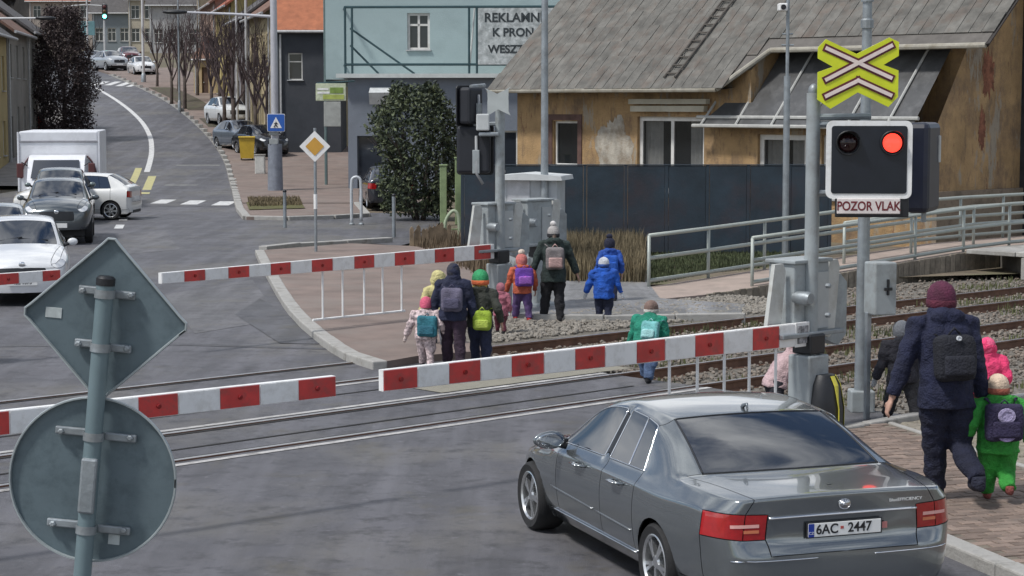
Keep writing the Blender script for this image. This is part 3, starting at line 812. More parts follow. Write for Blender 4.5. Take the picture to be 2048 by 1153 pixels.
def hs_part(i, j):
    if j >= 7 and i in (3, 4): return 'rear_window'
    if j >= 7 and i in (10, 11): return 'windscreen'
    if j == 5 and i in (5,): return 'quarter_window|@'
    if j == 5 and i in (6,): return 'window|rear@'
    if j == 5 and i in (7,): return 'door_pillar|@'
    if j == 5 and i in (8, 9, 10, 11): return 'window|front@'
    if 1 <= j <= 4 and i in (5, 6): return 'door|rear@'
    if 1 <= j <= 4 and i in (7, 8, 9, 10): return 'door|front@'
    if j == 0: return 'sill|@'
    if i == 0 and j == 3: return 'tail_light|@'
    if j >= 6 and i in (0, 1, 2): return 'boot_lid'
    if j >= 6 and i in (12, 13, 14): return 'bonnet'
    if i == 0 and j <= 2: return 'rear_bumper'
    if i == 14 and j <= 3: return 'front_bumper'
    if i == 14 and j == 4: return 'headlight|@'
    if 6 <= j and i in (5, 6, 7, 8, 9): return 'roof'
    if i >= 10 and j >= 5: return 'front_pillar|@'
    if i >= 11 and j <= 4: return 'front_wing|@'
    return 'side_panel|@'
def hs_rear(k_, m_):
    if k_ <= 1: return 'rear_bumper'
    if k_ == 3 and m_ == 0: return 'tail_light|@'
    if k_ == 3 and m_ == 1: return 'tail_light|in@'
    if k_ >= 3 and m_ >= 1: return 'boot_lid'
    if k_ == 2 and m_ >= 1: return 'boot_lid' if m_ >= 2 else 'rear_bumper'
    if k_ == 2: return 'rear_bumper'
    return 'side_panel|@'
def hs_front(k_, m_):
    if k_ in (2, 3) and m_ >= 2: return 'grille'
    if k_ <= 3: return 'front_bumper'
    return 'bonnet' if m_ >= 1 else 'headlight|@'
hs['part'], hs['rear_part'], hs['front_part'] = hs_part, hs_rear, hs_front
def car_mat(n, paint):
    if 'window' in n or n == 'windscreen': return tint
    if n == 'tail_light': return lamp_red
    if n == 'headlight': return lamp_clear
    if n in ('door_pillar', 'grille'): return blackp
    return paint
hs['mat_of'] = car_mat
def hs_crease(a, b):
    # shoulder line along the flank, bumper top, deck lip
    if abs(a.z-.89) < .04 and abs(b.z-.89) < .04 and min(a.x, b.x) > .3 and max(a.x, b.x) < 3.6 and abs(a.y) > .80: return .75
    if min(a.z, b.z) > .985 and max(a.x, b.x) < 1.05 and abs(abs(a.y)-abs(b.y)) < .09 and abs(a.y) > .70: return .6
    if min(a.z, b.z) > 1.38 and abs(abs(a.y)-.565) < .03 and abs(abs(b.y)-.565) < .03: return .45
    if max(a.x, b.x) < .14 and min(a.z, b.z) > .99: return .9
    if max(a.x, b.x) < .14 and .54 < min(a.z, b.z) and max(a.z, b.z) < .60: return .8
    return 0
hs['crease'] = hs_crease
silver = car_paint('grey_metallic_paint', (.205, .225, .236), .75, .19)
merc = thing('saloon_car', 'grey metallic saloon car waiting in front of the lowered near barrier', 'car', (2.31, 13.56, 0), 1.912)
merc.scale = (.89, 1.10, .89)
parts, sidey, reary, topz = build_car(hs, merc, silver, 3)
put_wheels(merc, hs, wheel_meshes(.328, .235, 5, True))
for n in ('window|frontleft', 'window|rearleft', 'quarter_window|left', 'window|frontright', 'window|rearright', 'quarter_window|right'):
    trim_tube('window_trim', outline_loop(parts[n].data), .0055, chrome, parts[n])
trim_tube('window_seal', outline_loop(parts['rear_window'].data), .008, blackp, parts['rear_window'])
for s in (1, -1):
    # sill strip and rub strip
    pts = []
    for x in [1.56+.1*i for i in range(21)]: h, nn = sidey(x, .325, s); pts.append(h+nn*.004)
    MB().loft(pts, (.006, .014), 8).build('sill_trim', chrome, merc, True)
    for x0, x1 in ((1.62, 2.38), (2.47, 3.5)):
        pts = []
        for i in range(11): h, nn = sidey(x0+(x1-x0)*i/10, .50+.02*(x0+(x1-x0)*i/10-1.6), s); pts.append(h+nn*.003)
        MB().loft(pts, .006, 6).build('rub_strip', mat('rub_strip', (.30, .31, .32), .3, .8), parts['door|'+('rear' if x0 < 2 else 'front')+('left' if s > 0 else 'right')], True)
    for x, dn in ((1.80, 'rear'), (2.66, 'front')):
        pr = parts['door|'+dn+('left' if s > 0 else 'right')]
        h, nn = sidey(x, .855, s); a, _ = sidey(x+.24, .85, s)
        MB().loft([h, h+nn*.045+(a-h)*.18, (h+a)/2+nn*.05, a+nn*.045-(a-h)*.18, a], [(.012, .014), (.013, .02), (.013, .021), (.013, .02), (.012, .014)], 10).build('handle', silver, pr, True)
        MB().loft([h+(a-h)*.15+nn*.063, (h+a)/2+nn*.0665, h+(a-h)*.85+nn*.063], .005, 6).build('handle_trim', chrome, pr, True)
        mb = MB(); mb.ball((h+a)/2+nn*.0, (.075, .012, .032)); mb.build('handle_recess', mat('recess_shade', (.07, .08, .085), .4, .5), pr, True)  # no real hollow: its shade is put into the darker colour
    # mirror
    h, nn = sidey(3.28, .955, s)
    mm = thing('mirror_tmp', None, None); bpy.data.objects.remove(mm)
    bm = bmesh.new(); bmesh.ops.create_uvsphere(bm, u_segments=20, v_segments=12, radius=1)
    for v in bm.verts:
        x, y, z = v.co; v.co = Vector((3.24+(x*.085 if x > 0 else x*.03), s*(1.01+y*.125), 1.005+z*.082*(1-.15*y*s)))
    me = bpy.data.meshes.new('mirror'); bm.to_mesh(me); bm.free()
    for p in me.polygons: p.use_smooth = True
    mo = link('mirror', me, silver, merc)
    MB().loft([(3.27, s*.86, .955), (3.27, s*.93, .97)], [(.05, .022), (.04, .02)], 10).build('mirror_foot', blackp, mo, True)
    mb = MB(); mb.ball((3.209, s*1.01, 1.005), (.006, .11, .068), 16, 10); mb.build('mirror_glass', mat('mirror_silver', (.5, .52, .54), .04, 1.0), mo, True)
    # lamp details: pale lens band coloured as a reflection, and white lens
    for (y0, y1, z0, z1, m_, n_) in ((.58, .76, .800, .826, mat('reflection_band', (.80, .42, .38), .15, 0, .1), 'reflection_band'), (.58, .68, .757, .782, mat('lamp_orange', (.65, .20, .10), .2, 0, .1), 'indicator_lens')):
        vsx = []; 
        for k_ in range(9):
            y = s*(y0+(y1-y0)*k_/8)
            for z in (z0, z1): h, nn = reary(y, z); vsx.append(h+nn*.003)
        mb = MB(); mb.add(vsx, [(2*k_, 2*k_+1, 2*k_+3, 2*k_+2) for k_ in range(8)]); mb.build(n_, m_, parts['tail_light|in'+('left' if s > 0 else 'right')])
    # exhaust finisher
    MB().loft([(-.01, s*.60, .235), (.10, s*.60, .235)], (.055, .03), 16).build('exhaust', chrome, merc, True)
# chrome bar over the number plate, bumper strip
pts = []
for k_ in range(25):
    y = -.52+1.04*k_/24; h, nn = reary(y, .868+.004*math.cos(y*3)); pts.append(h+nn*.006)
MB().loft(pts, (.012, .016), 8).build('chrome_bar', chrome, parts['boot_lid'], True)
for sgn in (1, -1):
    pts = []
    for k_ in range(13): h, nn = reary(sgn*(.20+.56*k_/12), .548); pts.append(h+nn*.002)
    MB().loft(pts, .006, 6).build('bumper_trim', chrome, parts['rear_bumper'], True)
# number plate
h, nn = reary(0, .755); px_ = h.x-.022
mb = MB(); mb.bbox((px_, 0, .757), (.014, .535, .125), .004); pl = mb.build('number_plate', blackp, merc)
mb = MB(); mb.bbox((px_-.006, 0, .757), (.008, .515, .107), .003); mb.build('plate_face', plate_w, pl)
mb = MB(); mb.box((px_-.0105, .236, .757), (.002, .040, .104)); mb.build('plate_band', plate_b, pl)
PM = Matrix(((0, 0, -1, 0), (-1, 0, 0, 0), (0, 1, 0, 0), (0, 0, 0, 1)))     # text facing -x, reading towards -y
def rear_text(n, s_, size, m_, par, x, y, z, sx=1.0, bold=0.0): return text(n, s_, size, m_, par, Matrix.Translation((x, y, z)) @ PM, .001, sx, bold)
rear_text('plate_text', '6AC', .105, ink, pl, px_-.0115, .125, .757, .80, .002)
rear_text('plate_text', '2447', .105, ink, pl, px_-.0115, -.105, .757, .80, .002)
rear_text('plate_text', 'CZ', .028, plate_w, pl, px_-.0122, .236, .735, 1)
mb = MB(); mb.box((px_-.0105, .020, .765), (.002, .022, .022)); mb.build('plate_seal', mat('seal_red', (.45, .08, .07), .5), pl)
mb = MB(); mb.box((px_-.001, -.285, .757), (.004, .04, .05)); mb.build('sticker', mat('sticker_red', (.42, .16, .15), .5), merc)
# star badge and lettering on the boot
h, nn = reary(0, .945); bx_ = h.x-.008
mb = MB(); mb.lathe([(.036, -.004), (.042, -.004), (.042, .004), (.036, .004), (.036, -.004)], 28, (bx_, 0, .945), Matrix.Rotation(R(90), 3, 'Y'))
for k_ in range(3):
    a = R(90+120*k_); mb.loft([(bx_, 0, .945), (bx_, .038*math.cos(a), .945+.038*math.sin(a))], [.007, .002], 6)
mb.build('badge', chrome, parts['boot_lid'], True)
h, nn = reary(-.42, .945)
rear_text('badge_text', 'BlueEFFICIENCY', .034, white_paint, parts['boot_lid'], h.x-.012, -.44, .945, 1)
# aerial fin, third stop lamp, roof strips
tz, _ = topz(1.83, 0); mb = MB(); mb.loft([(1.90, 0, tz.z-.002), (1.84, 0, tz.z+.018), (1.77, 0, tz.z+.045), (1.755, 0, tz.z-.004)], [(.004, .004), (.022, .014), (.012, .01), (.012, .006)], 8); mb.build('aerial_fin', silver, merc, True)
mb = MB(); tz, _ = topz(.30, 0); mb.box((.30, 0, tz.z+.001), (.012, .03, .004)); mb.build('boot_washer', blackp, parts['boot_lid'])
# front seats and headrests seen through nothing but kept for the cabin
for y in (.36, -.36):
    mb = MB(); mb.bbox((2.30, y, .78), (.14, .46, .60), .06); mb.bbox((2.26, y, 1.17), (.09, .24, .17), .04); mb.build('seat', dark_in, merc, True)
# ------------------------------------------------------------------ other vehicles
def remap(x, a, b):
    for i in range(len(a)-1):
        if x <= a[i+1] or i == len(a)-2: return b[i]+(b[i+1]-b[i])*(x-a[i])/(a[i+1]-a[i])
XO = [0, .13, .36, .66, .98, 1.28, 1.69, 2.40, 2.95, 3.80, 4.87]
def derive(xm, W, H, axles, wr, clear=0.0, nose=0.0, deck=None):
    zk = (H-clear)/1.47; f = lambda x: remap(x, XO, xm); S = dict(hs); S['L'] = xm[-1]; S['W'] = W; S['axles'] = axles; S['wr'] = wr; S['arch'] = wr*1.11
    zf = lambda z: clear+z*zk
    def nz(x, z): return zf(z)+nose*max(0, min(1, (x-3.4)/.8))
    def dk(i, z): return z if deck is None or i > 3 else z+deck[i]
    S['zrows'] = [zf(z) for z in hs['zrows']]; sd = []
    for i, st in enumerate(hs['side']):
        zs = st[4] if len(st) > 4 else hs['zrows']; x5 = st[5] if len(st) > 5 else st[0]
        wf = st[1] if i > 2 else min(1, st[1]+(.05 if xm[4] < .5 else 0))
        sd.append((f(st[0]), wf, zf(dk(i, st[2]))+nose*max(0, min(1, (st[0]-3.4)/.8)), st[3], [nz(st[0], z) for z in zs], f(x5)))
    S['side'] = sd
    S['top'] = [[(f(x), y if i > 3 or xm[4] > .5 else y*1.06, nz(x, dk(i, z))) for x, y, z in row] for i, row in enumerate(hs['top'])]
    S['rear'] = [[(f(x)*.6, zf(z)) for x, z in row] for row in hs['rear']]
    S['front'] = [[(f(x), nz(4.87, z)) for x, z in row] for row in hs['front']]
    S['crease'] = None; S['gap'] = .005
    return S
HATCH = derive([0, .06, .10, .14, .20, .40, .66, 1.55, 2.10, 2.88, 3.84], 1.66, 1.44, (.62, 3.06), .295, 0, .05, [0, .01, .01, .02])
SUVS = derive([0, .06, .11, .16, .24, .45, .72, 1.85, 2.45, 3.30, 4.42], 1.80, 1.63, (.82, 3.48), .345, .05, .12, [0, .01, .01, .02])
ESTATE = derive([0, .06, .11, .16, .24, .45, .75, 1.95, 2.5, 3.35, 4.5], 1.76, 1.48, (.86, 3.5), .315, 0, .04, [0, .01, .01, .02])
WH = {}
def car(name, label, S, paint, centre, heading, level=2, plate_front=None, group=None, tail=False):
    hd = Vector((math.cos(heading), math.sin(heading), 0)); o = Vector(centre)-hd*S['L']/2
    root = thing(name, label, 'car', o, heading, group)
    parts, sy, ry, tz = build_car(S, root, paint, level)
    k_ = (S['wr'],)
    if k_ not in WH: WH[k_] = wheel_meshes(S['wr'], .2, 7, False)
    put_wheels(root, S, WH[k_])
    fx = S['L']; zs = S['side'][10]
    for s in (1, -1):
        mb = MB(); mb.ball((S['side'][10][0]+.02, s*(S['W']/2+.05), zs[2]+.07), (.05, .095, .07), 12, 8); mo = mb.build('mirror', paint, root, True)
        MB().loft([(S['side'][10][0]+.03, s*S['W']*.43, zs[2]+.0), (S['side'][10][0]+.02, s*(S['W']/2), zs[2]+.05)], .03, 8).build('mirror_foot', blackp, mo)
        # fog lamps
        h, nn = ry(s*S['W']*.33, S['zrows'][1]+.03, -1)
        mb = MB(); mb.ball(h, (.02, .09, .045), 10, 6); mb.build('fog_lamp', blackp, root, True)
    h, nn = ry(0, S['zrows'][1]+.12, -1)
    mb = MB(); mb.bbox((h.x+.012, 0, h.z), (.02, .52, .112), .004); pl = mb.build('number_plate', plate_w, root)
    if plate_front:
        text('plate_text', plate_front, .10, ink, pl, Matrix.Translation((h.x+.0235, 0, h.z)) @ Matrix(((0, 0, 1, 0), (1, 0, 0, 0), (0, 1, 0, 0), (0, 0, 0, 1))), .001, .85, .002)
    h, nn = ry(0, S['zrows'][0]+.05, -1); mb = MB(); mb.bbox((h.x-.002, 0, S['zrows'][0]+.07), (.03, S['W']*.52, .09), .01); mb.build('lower_grille', blackp, root)
    h, nn = ry(0, S['zrows'][3]+.0, -1); mb = MB(); mb.ball((h.x+.004, 0, h.z+.02), (.012, .06, .05), 12, 8); mb.build('badge', chrome, parts.get('bonnet', root), True)
    # wipers
    for y0, y1 in ((.48, -.05), (.02, -.48)):
        a, b = tz(S['top'][11][3][0]+.20, y0)[0], tz(S['top'][11][3][0]+.24, y1)[0]
        MB().loft([a+Vector((0, 0, .012)), b+Vector((0, 0, .012))], .008, 5).build('wiper', blackp, root)
    h, nn = ry(0, S['zrows'][3], 1); mb = MB(); mb.bbox((h.x-.01, 0, h.z-.05), (.02, .52, .112), .004); mb.build('rear_plate', plate_w, root)
    return root
DOWN = R(-76)
p = P(12, 612); car('white_hatchback', 'white hatchback behind the diamond sign, first in the oncoming queue', ESTATE, car_paint('white_car_paint', (.66, .67, .68), 0, .3), (p.x-.2, p.y+2.0, 0), DOWN, 2, '4B2 9373', 'oncoming cars queueing at the barrier')
p = Vector(((-12-1024)/FPX*43, 43, 0)); car('silver_car', 'silver car cut by the left edge behind the white hatchback', HATCH, car_paint('silver_car_paint', (.30, .33, .34), .6, .3), (p.x, p.y, 0), DOWN, 2, None, 'oncoming cars queueing at the barrier')
p = P(88, 492); car('dark_suv', 'dark grey sport utility car with big headlights in the oncoming queue', SUVS, car_paint('dark_car_paint', (.10, .115, .125), .6, .28), (p.x-.1, p.y+2.2, 0), DOWN-R(3), 2, None, 'oncoming cars queueing at the barrier')
p = P(96, 452); car('teal_grey_car', 'grey green estate car close behind the dark sport utility car', SUVS, car_paint('grey_green_paint', (.16, .19, .19), .6, .3), (p.x-.1, p.y+2.2, 0), DOWN-R(3), 2, None, 'oncoming cars queueing at the barrier')
p = P(140, 441); car('white_small_car', 'small white hatchback seen side on beside the white box van', HATCH, car_paint('white_small_paint', (.70, .70, .68), 0, .32), (p.x, p.y+.9, 0), R(176), 2)
# white box van
p = P(100, 425)
van = thing('box_van', 'white box van with high square body behind the queue of cars', 'van', (p.x, p.y+1.2, 0), DOWN-R(6))
vw = mat('van_white', (.72, .73, .76), .4, 0, .04, 3, dirt=(.5, .5, .5), dscale=2, damt=.3)
mb = MB(); mb.bbox((-3.0, 0, 1.60), (4.6, 2.60, 2.05), .05); mb.build('cargo_box', vw, van)
mb = MB(); mb.bbox((-.688, 0, 2.28), (.03, 2.70, .07), .01); mb.build('moulding', mat('van_grey', (.28, .28, .30), .5), van)
mb = MB(); mb.bbox((-.69, 1.335, 1.60), (.05, .06, 2.0), .01); mb.build('corner_post', vw, van)
mb = MB(); mb.bbox((-.69, -1.335, 1.60), (.05, .06, 2.0), .01); mb.build('corner_post', vw, van)
mb = MB(); mb.prism([(-.66, .35), (.95, .35), (1.02, .75), (.85, 1.05), (.25, 1.68), (-.1, 1.82), (-.66, 1.84)], -.92, .92); mb.build('cab', vw, van)
mb = MB(); mb.add([(.865, -.80, 1.08), (.865, .80, 1.08), (.285, .74, 1.67), (.285, -.74, 1.67)], [(0, 1, 2, 3)]); mb.v = [v+Vector((.02, 0, .02)) for v in mb.v]; mb.build('windscreen', tint, van)
for s in (1, -1):
    mb = MB(); mb.bbox((.55, s*1.16, 1.35), (.06, .22, .48), .03); mr = mb.build('mirror', mat('van_mirror', (.10, .03, .03), .4), van)
    MB().loft([(.5, s*.92, 1.5), (.52, s*1.1, 1.62), (.55, s*1.16, 1.5)], .02, 6).build('mirror_arm', blackp, mr)
    mb = MB(); mb.ball((1.0, s*.70, .78), (.05, .16, .11), 12, 8); mb.build('headlight', lamp_clear, van, True)
    # dark roundel panels curving down the sides of the box front
    pts = [Vector((-.672, s*(1.24-.62*(1-math.cos(R(a)))), 1.05+.85*math.sin(R(a)))) for a in range(0, 61, 10)]
    MB().loft([q+Vector((.0, 0, 0)) for q in pts], [(.03, .10), (.03, .11), (.03, .12), (.03, .12), (.03, .10), (.03, .06), (.03, .02)], 8, up=(1, 0, 0)).build('curved_graphic', mat('van_graphic', (.07, .02, .025), .5), van, True)
T_, A_, H_ = wheel_meshes(.34, .22, 6, False)
for x in (.35, -3.6):
    for s in (1, -1):
        e = bpy.data.objects.new('wheel', T_); C.objects.link(e); e.parent = van; e.location = (x, s*.86, .34); e.rotation_euler = (R(-90*s), 0, 0)
        o = bpy.data.objects.new('rim', A_); C.objects.link(o); o.parent = e
# cars and vans up the hill and at the kerb
def hillcar(name, label, S, paint, u, v, Y, heading, level=1, group=None):
    X = (u-1024)/FPX*Y; return car(name, label, S, paint, (X, Y, hgt(Y)+(.12 if group == 'k' else .01)), heading, level, None, None if group == 'k' else group)
gfar = 'cars at the top of the hill'
hillcar('silver_far_car', 'pale silver car facing down the hill above the far crossing', SUVS, car_paint('pale_silver_paint', (.42, .44, .46), .4, .3), 226, 143, 158, R(-60), 1, gfar)
hillcar('grey_far_car', 'grey car just left of the pale silver car on the hill', HATCH, car_paint('mid_grey_paint', (.22, .23, .25), .4, .3), 193, 138, 164, R(-60), 1, gfar)
hillcar('white_far_car', 'small white car parked under the trees at the hill top', HATCH, car_paint('white_far_paint', (.68, .68, .68), 0, .3), 288, 148, 152, R(-70), 1, gfar)
hillcar('dark_red_far_van', 'dark red van parked near the top of the hill', SUVS, car_paint('dark_red_paint', (.10, .012, .016), .3, .3), 262, 140, 168, R(-72), 1, gfar)
hillcar('white_kerb_van', 'white van parked nose down behind the bare street trees', SUVS, car_paint('white_van_paint', (.66, .68, .68), 0, .35), 459, 247, 112, R(-68), 1, 'k')
hillcar('blue_grey_parked_car', 'blue grey car parked behind the yellow bin', HATCH, car_paint('blue_grey_paint', (.16, .19, .23), .4, .3), 483, 300, 99, R(-62), 1, 'k')
hillcar('black_parked_car', 'black car parked between the yellow bin and the lamp post', HATCH, car_paint('black_car_paint', (.02, .022, .028), .4, .3), 525, 300, 96, R(-62), 1, 'k')
o = car('dark_side_street_car', 'dark car with red tail lights half hidden by the evergreen bush', HATCH, car_paint('dark_blue_paint', (.03, .032, .042), .4, .3), ((772-1024)/FPX*69, 69, .01), R(100), 1)
# ------------------------------------------------------------------ buildings
def stucco(name, col, dirt, var=.12, damt=.6, ds=.6, bump=.4): return mat(name, col, .9, 0, var, 1.2, bump, 30, dirt=dirt, dscale=ds, damt=damt)
pane_m = glass_mat('window_glass', (.025, .03, .04), .04, .7)
frame_w = mat('window_frame_white', (.66, .65, .62), .5, 0, .08, 4, dirt=(.4, .38, .34), dscale=3, damt=.4)
frame_b = mat('window_frame_brown', (.08, .045, .03), .6, 0, .2, 6)
sill_m = mat('sill_metal', (.45, .45, .45), .5, .3)
def facade(mb, O, U, w, z0, z1, holes, depth=.16, inward=None):
    """wall in the vertical plane through O along U with rectangular holes (a0, a1, b0, b1) and reveals"""
    U = Vector(U).normalized(); Zv = Vector((0, 0, 1)); Nn = inward if inward is not None else U.cross(Zv)*-1
    xs_ = sorted({0, w} | {h[0] for h in holes} | {h[1] for h in holes}); zs_ = sorted({z0, z1} | {h[2] for h in holes} | {h[3] for h in holes})
    def pt(a, b, d=0): return Vector(O)+U*a+Zv*b+Nn*d
    for i in range(len(xs_)-1):
        for j in range(len(zs_)-1):
            a, b = (xs_[i]+xs_[i+1])/2, (zs_[j]+zs_[j+1])/2
            if any(h[0] < a < h[1] and h[2] < b < h[3] for h in holes): continue
            mb.add([pt(xs_[i], zs_[j]), pt(xs_[i+1], zs_[j]), pt(xs_[i+1], zs_[j+1]), pt(xs_[i], zs_[j+1])], [(0, 1, 2, 3)])
    for a0, a1, b0, b1 in holes:
        for p, q in (((a0, b0), (a1, b0)), ((a1, b0), (a1, b1)), ((a1, b1), (a0, b1)), ((a0, b1), (a0, b0))):
            mb.add([pt(*p), pt(*q), pt(*q, depth), pt(*p, depth)], [(0, 1, 2, 3)])
    return pt
def window(pt, h, parent, fm, d=.10, mull=1, trans=0, name='window', fw=.06, sill=True, pm=None):
    a0, a1, b0, b1 = h; mb = MB()
    def bar(p0, p1, q0, q1):
        c0 = pt(p0, q0, d); c1 = pt(p1, q1, d+.05); cs = [pt(x, z, dd) for dd in (d, d+.05) for z in (q0, q1) for x in (p0, p1)]
        mb.add(cs, [(0, 1, 3, 2), (4, 6, 7, 5), (0, 4, 5, 1), (2, 3, 7, 6), (0, 2, 6, 4), (1, 5, 7, 3)])
    bar(a0, a1, b0, b0+fw); bar(a0, a1, b1-fw, b1); bar(a0, a0+fw, b0+fw, b1-fw); bar(a1-fw, a1, b0+fw, b1-fw)
    for k_ in range(mull): x = a0+(a1-a0)*(k_+1)/(mull+1); bar(x-fw*.45, x+fw*.45, b0+fw, b1-fw)
    if trans: z = b0+(b1-b0)*trans; bar(a0+fw, a1-fw, z-fw*.4, z+fw*.4)
    o = mb.build(name, fm, parent)
    mb = MB(); mb.add([pt(a0+fw*.5, b0+fw*.5, d+.03), pt(a1-fw*.5, b0+fw*.5, d+.03), pt(a1-fw*.5, b1-fw*.5, d+.03), pt(a0+fw*.5, b1-fw*.5, d+.03)], [(0, 1, 2, 3)]); mb.build('pane', pm or pane_m, o)
    if sill:
        cs = [pt(x, z, dd) for dd in (-.08, d) for z in (b0-.03, b0+.012) for x in (a0-.05, a1+.05)]
        mb = MB(); mb.add(cs, [(0, 1, 3, 2), (4, 6, 7, 5), (0, 4, 5, 1), (2, 3, 7, 6), (0, 2, 6, 4), (1, 5, 7, 3)]); mb.build('sill', sill_m, o)
    return o
def house(name, label, O, U, w, dep, h, wallm, roofm, holes, pitch=35, over=.45, fm=None, mull=1, door=None, flip=False, ridge_along=True, eave_m=None, side_holes=()):
    """gabled house; O front corner, U along the front; the house stands on the left of U unless flip"""
    O = Vector(O); U = Vector(U).normalized(); V = Vector((0, 0, 1)).cross(U)
    if flip: V = -V
    root = thing(name, label, 'house', O); Z0 = Vector((0, 0, 0)); mb = MB()
    pt = facade(mb, Z0, U, w, -.6, h, list(holes)+([door] if door else []), .16, V)
    pts_ = facade(mb, Z0+V*dep, -V, dep, -.6, h, list(side_holes), .16, U) if side_holes else None
    if not side_holes: mb.add([Z0+Vector((0, 0, -.6)), V*dep+Vector((0, 0, -.6)), V*dep+Vector((0, 0, h)), Vector((0, 0, h))], [(0, 1, 2, 3)])
    a, b = U*w, U*w+V*dep
    mb.add([a+Vector((0, 0, -.6)), b+Vector((0, 0, -.6)), b+Vector((0, 0, h)), a+Vector((0, 0, h))], [(0, 1, 2, 3)])
    mb.add([V*dep+Vector((0, 0, -.6)), b+Vector((0, 0, -.6)), b+Vector((0, 0, h)), V*dep+Vector((0, 0, h))], [(0, 1, 2, 3)])
    rh = math.tan(R(pitch))*dep/2
    for e in (Z0, a): mb.add([e+Vector((0, 0, h)), e+V*dep+Vector((0, 0, h)), e+V*(dep/2)+Vector((0, 0, h+rh))], [(0, 1, 2)])
    mb.build('wall', wallm, root, fixn=False)
    rf = None
    for s in (0, 1):
        e0 = (V*-over if s == 0 else V*(dep+over)); dz = -over*math.tan(R(pitch)); rd = V*(dep/2)+Vector((0, 0, h+rh)); mb = MB()
        q = [e0-U*over+Vector((0, 0, h+dz)), e0+U*(w+over)+Vector((0, 0, h+dz)), rd+U*(w+over), rd-U*over]
        mb.add(q+[x+Vector((0, 0, .14)) for x in q], [(0, 1, 2, 3), (4, 7, 6, 5), (0, 4, 5, 1), (1, 5, 6, 2), (2, 6, 7, 3), (3, 7, 4, 0)])
        o = mb.build('roof_slope', roofm, root); rf = rf or o
    for hh in holes: window(pt, hh, root, fm or frame_w, mull=mull, trans=.68)
    for hh in side_holes: window(pts_, hh, root, fm or frame_w, mull=mull)
    if door:
        mb = MB(); mb.add([pt(door[0], door[2], .1), pt(door[1], door[2], .1), pt(door[1], door[3], .1), pt(door[0], door[3], .1)], [(0, 1, 2, 3)]); d = mb.build('door', frame_b, root)
        mb = MB(); mb.ball(pt(door[0]+.12, (door[2]+door[3])/2, .06), .04, 8, 6); mb.build('handle', sill_m, d)
    # eaves gutter and drainpipe
    MB().loft([V*(-over-.05)-U*over+Vector((0, 0, h-over*math.tan(R(pitch))+.05)), V*(-over-.05)+U*(w+over)+Vector((0, 0, h-over*math.tan(R(pitch))+.05))], .07, 8).build('gutter', sill_m, root)
    MB().loft([U*.15-V*.08+Vector((0, 0, h-.3)), U*.15-V*.08+Vector((0, 0, -.3))], .05, 6).build('drainpipe', sill_m, root)
    c = V*(dep/2)+U*(w*.3)+Vector((0, 0, h+rh)); mb = MB(); mb.box(c, (.6, .6, 1.6)); mb.build('chimney', mat('chimney_brick', (.22, .10, .075), .9, 0, .2, 5, .5, 20), rf)
    return root, pt
def rows(w, n, zs, ww, hh, m0=None):
    out_ = []; st = w/n
    for z in zs:
        for k_ in range(n): c = st*(k_+.5); out_.append((c-ww/2, c+ww/2, z, z+hh))
    return out_
tile_red = mat('roof_red', (.30, .085, .045), .85, 0, .25, 3, .6, 14, dirt=(.15, .06, .04), dscale=1, damt=.6)
tile_grey = mat('roof_dark', (.085, .08, .08), .85, 0, .25, 3, .6, 14)
tile_brown = mat('roof_brown', (.16, .09, .065), .85, 0, .25, 3, .6, 14)

# ---- ochre house beside the line, slate roof, parallel to the tracks
ochre = stucco('ochre_plaster', (.36, .235, .115), (.165, .112, .076), .26, .85, .75, .9)
nn_ = ochre.node_tree; bb_ = nn_.nodes['Principled BSDF']; src_ = bb_.inputs['Base Color'].links[0].from_socket     # a second, finer layer: flaked plaster and runs of dirt
g_n = nn_.nodes.new('ShaderNodeNewGeometry'); m_n = nn_.nodes.new('ShaderNodeMapping'); m_n.inputs['Scale'].default_value = (1.6, 1.6, .45); nn_.links.new(g_n.outputs['Position'], m_n.inputs['Vector'])
for sc_, lo_, hi_, c_ in ((1.1, .56, .60, (.30, .27, .22, 1)), (2.6, .60, .66, (.16, .075, .045, 1)), (3.4, .52, .75, (.11, .08, .06, 1))):
    n1 = nn_.nodes.new('ShaderNodeTexNoise'); n1.inputs['Scale'].default_value = sc_; n1.inputs['Detail'].default_value = 9; n1.inputs['Roughness'].default_value = .68; nn_.links.new(m_n.outputs[0], n1.inputs['Vector'])
    r1 = nn_.nodes.new('ShaderNodeValToRGB'); r1.color_ramp.elements[0].position = lo_; r1.color_ramp.elements[1].position = hi_; r1.color_ramp.elements[1].color = (.8, .8, .8, 1); nn_.links.new(n1.outputs['Fac'], r1.inputs[0])
    x1_ = nn_.nodes.new('ShaderNodeMix'); x1_.data_type = 'RGBA'; x1_.inputs['B'].default_value = c_; nn_.links.new(r1.outputs[0], x1_.inputs['Factor']); nn_.links.new(src_, x1_.inputs['A']); src_ = x1_.outputs['Result']
nn_.links.new(src_, bb_.inputs['Base Color'])
HU = Vector((.682, -.731, 0)); HV = Vector((.731, .682, 0))      # along the facade to the near right, and inwards
A0 = Vector((.16, 60.2, 0))                                        # far left corner of the facade
kw_ = thing('ochre_house', 'weathered ochre house with big grey slab roof behind the dark fence', 'house', A0)
FWd, FD, SBK, LA = 15.0, 11.0, 1.25, 9.1     # the main wall steps back by SBK beyond LA, behind the lean-to
mb = MB()
h_small = (1.55, 2.55, 1.75, 3.05); h_big = (4.95, 7.45, 1.1, 3.2); h_r1 = (9.35, 11.0, 1.1, 2.75); h_r2 = (11.5, 13.2, 1.1, 2.75)
pt = facade(mb, (0, 0, 0), HU, LA, -.5, 4.45, [h_small, h_big], .18, HV)
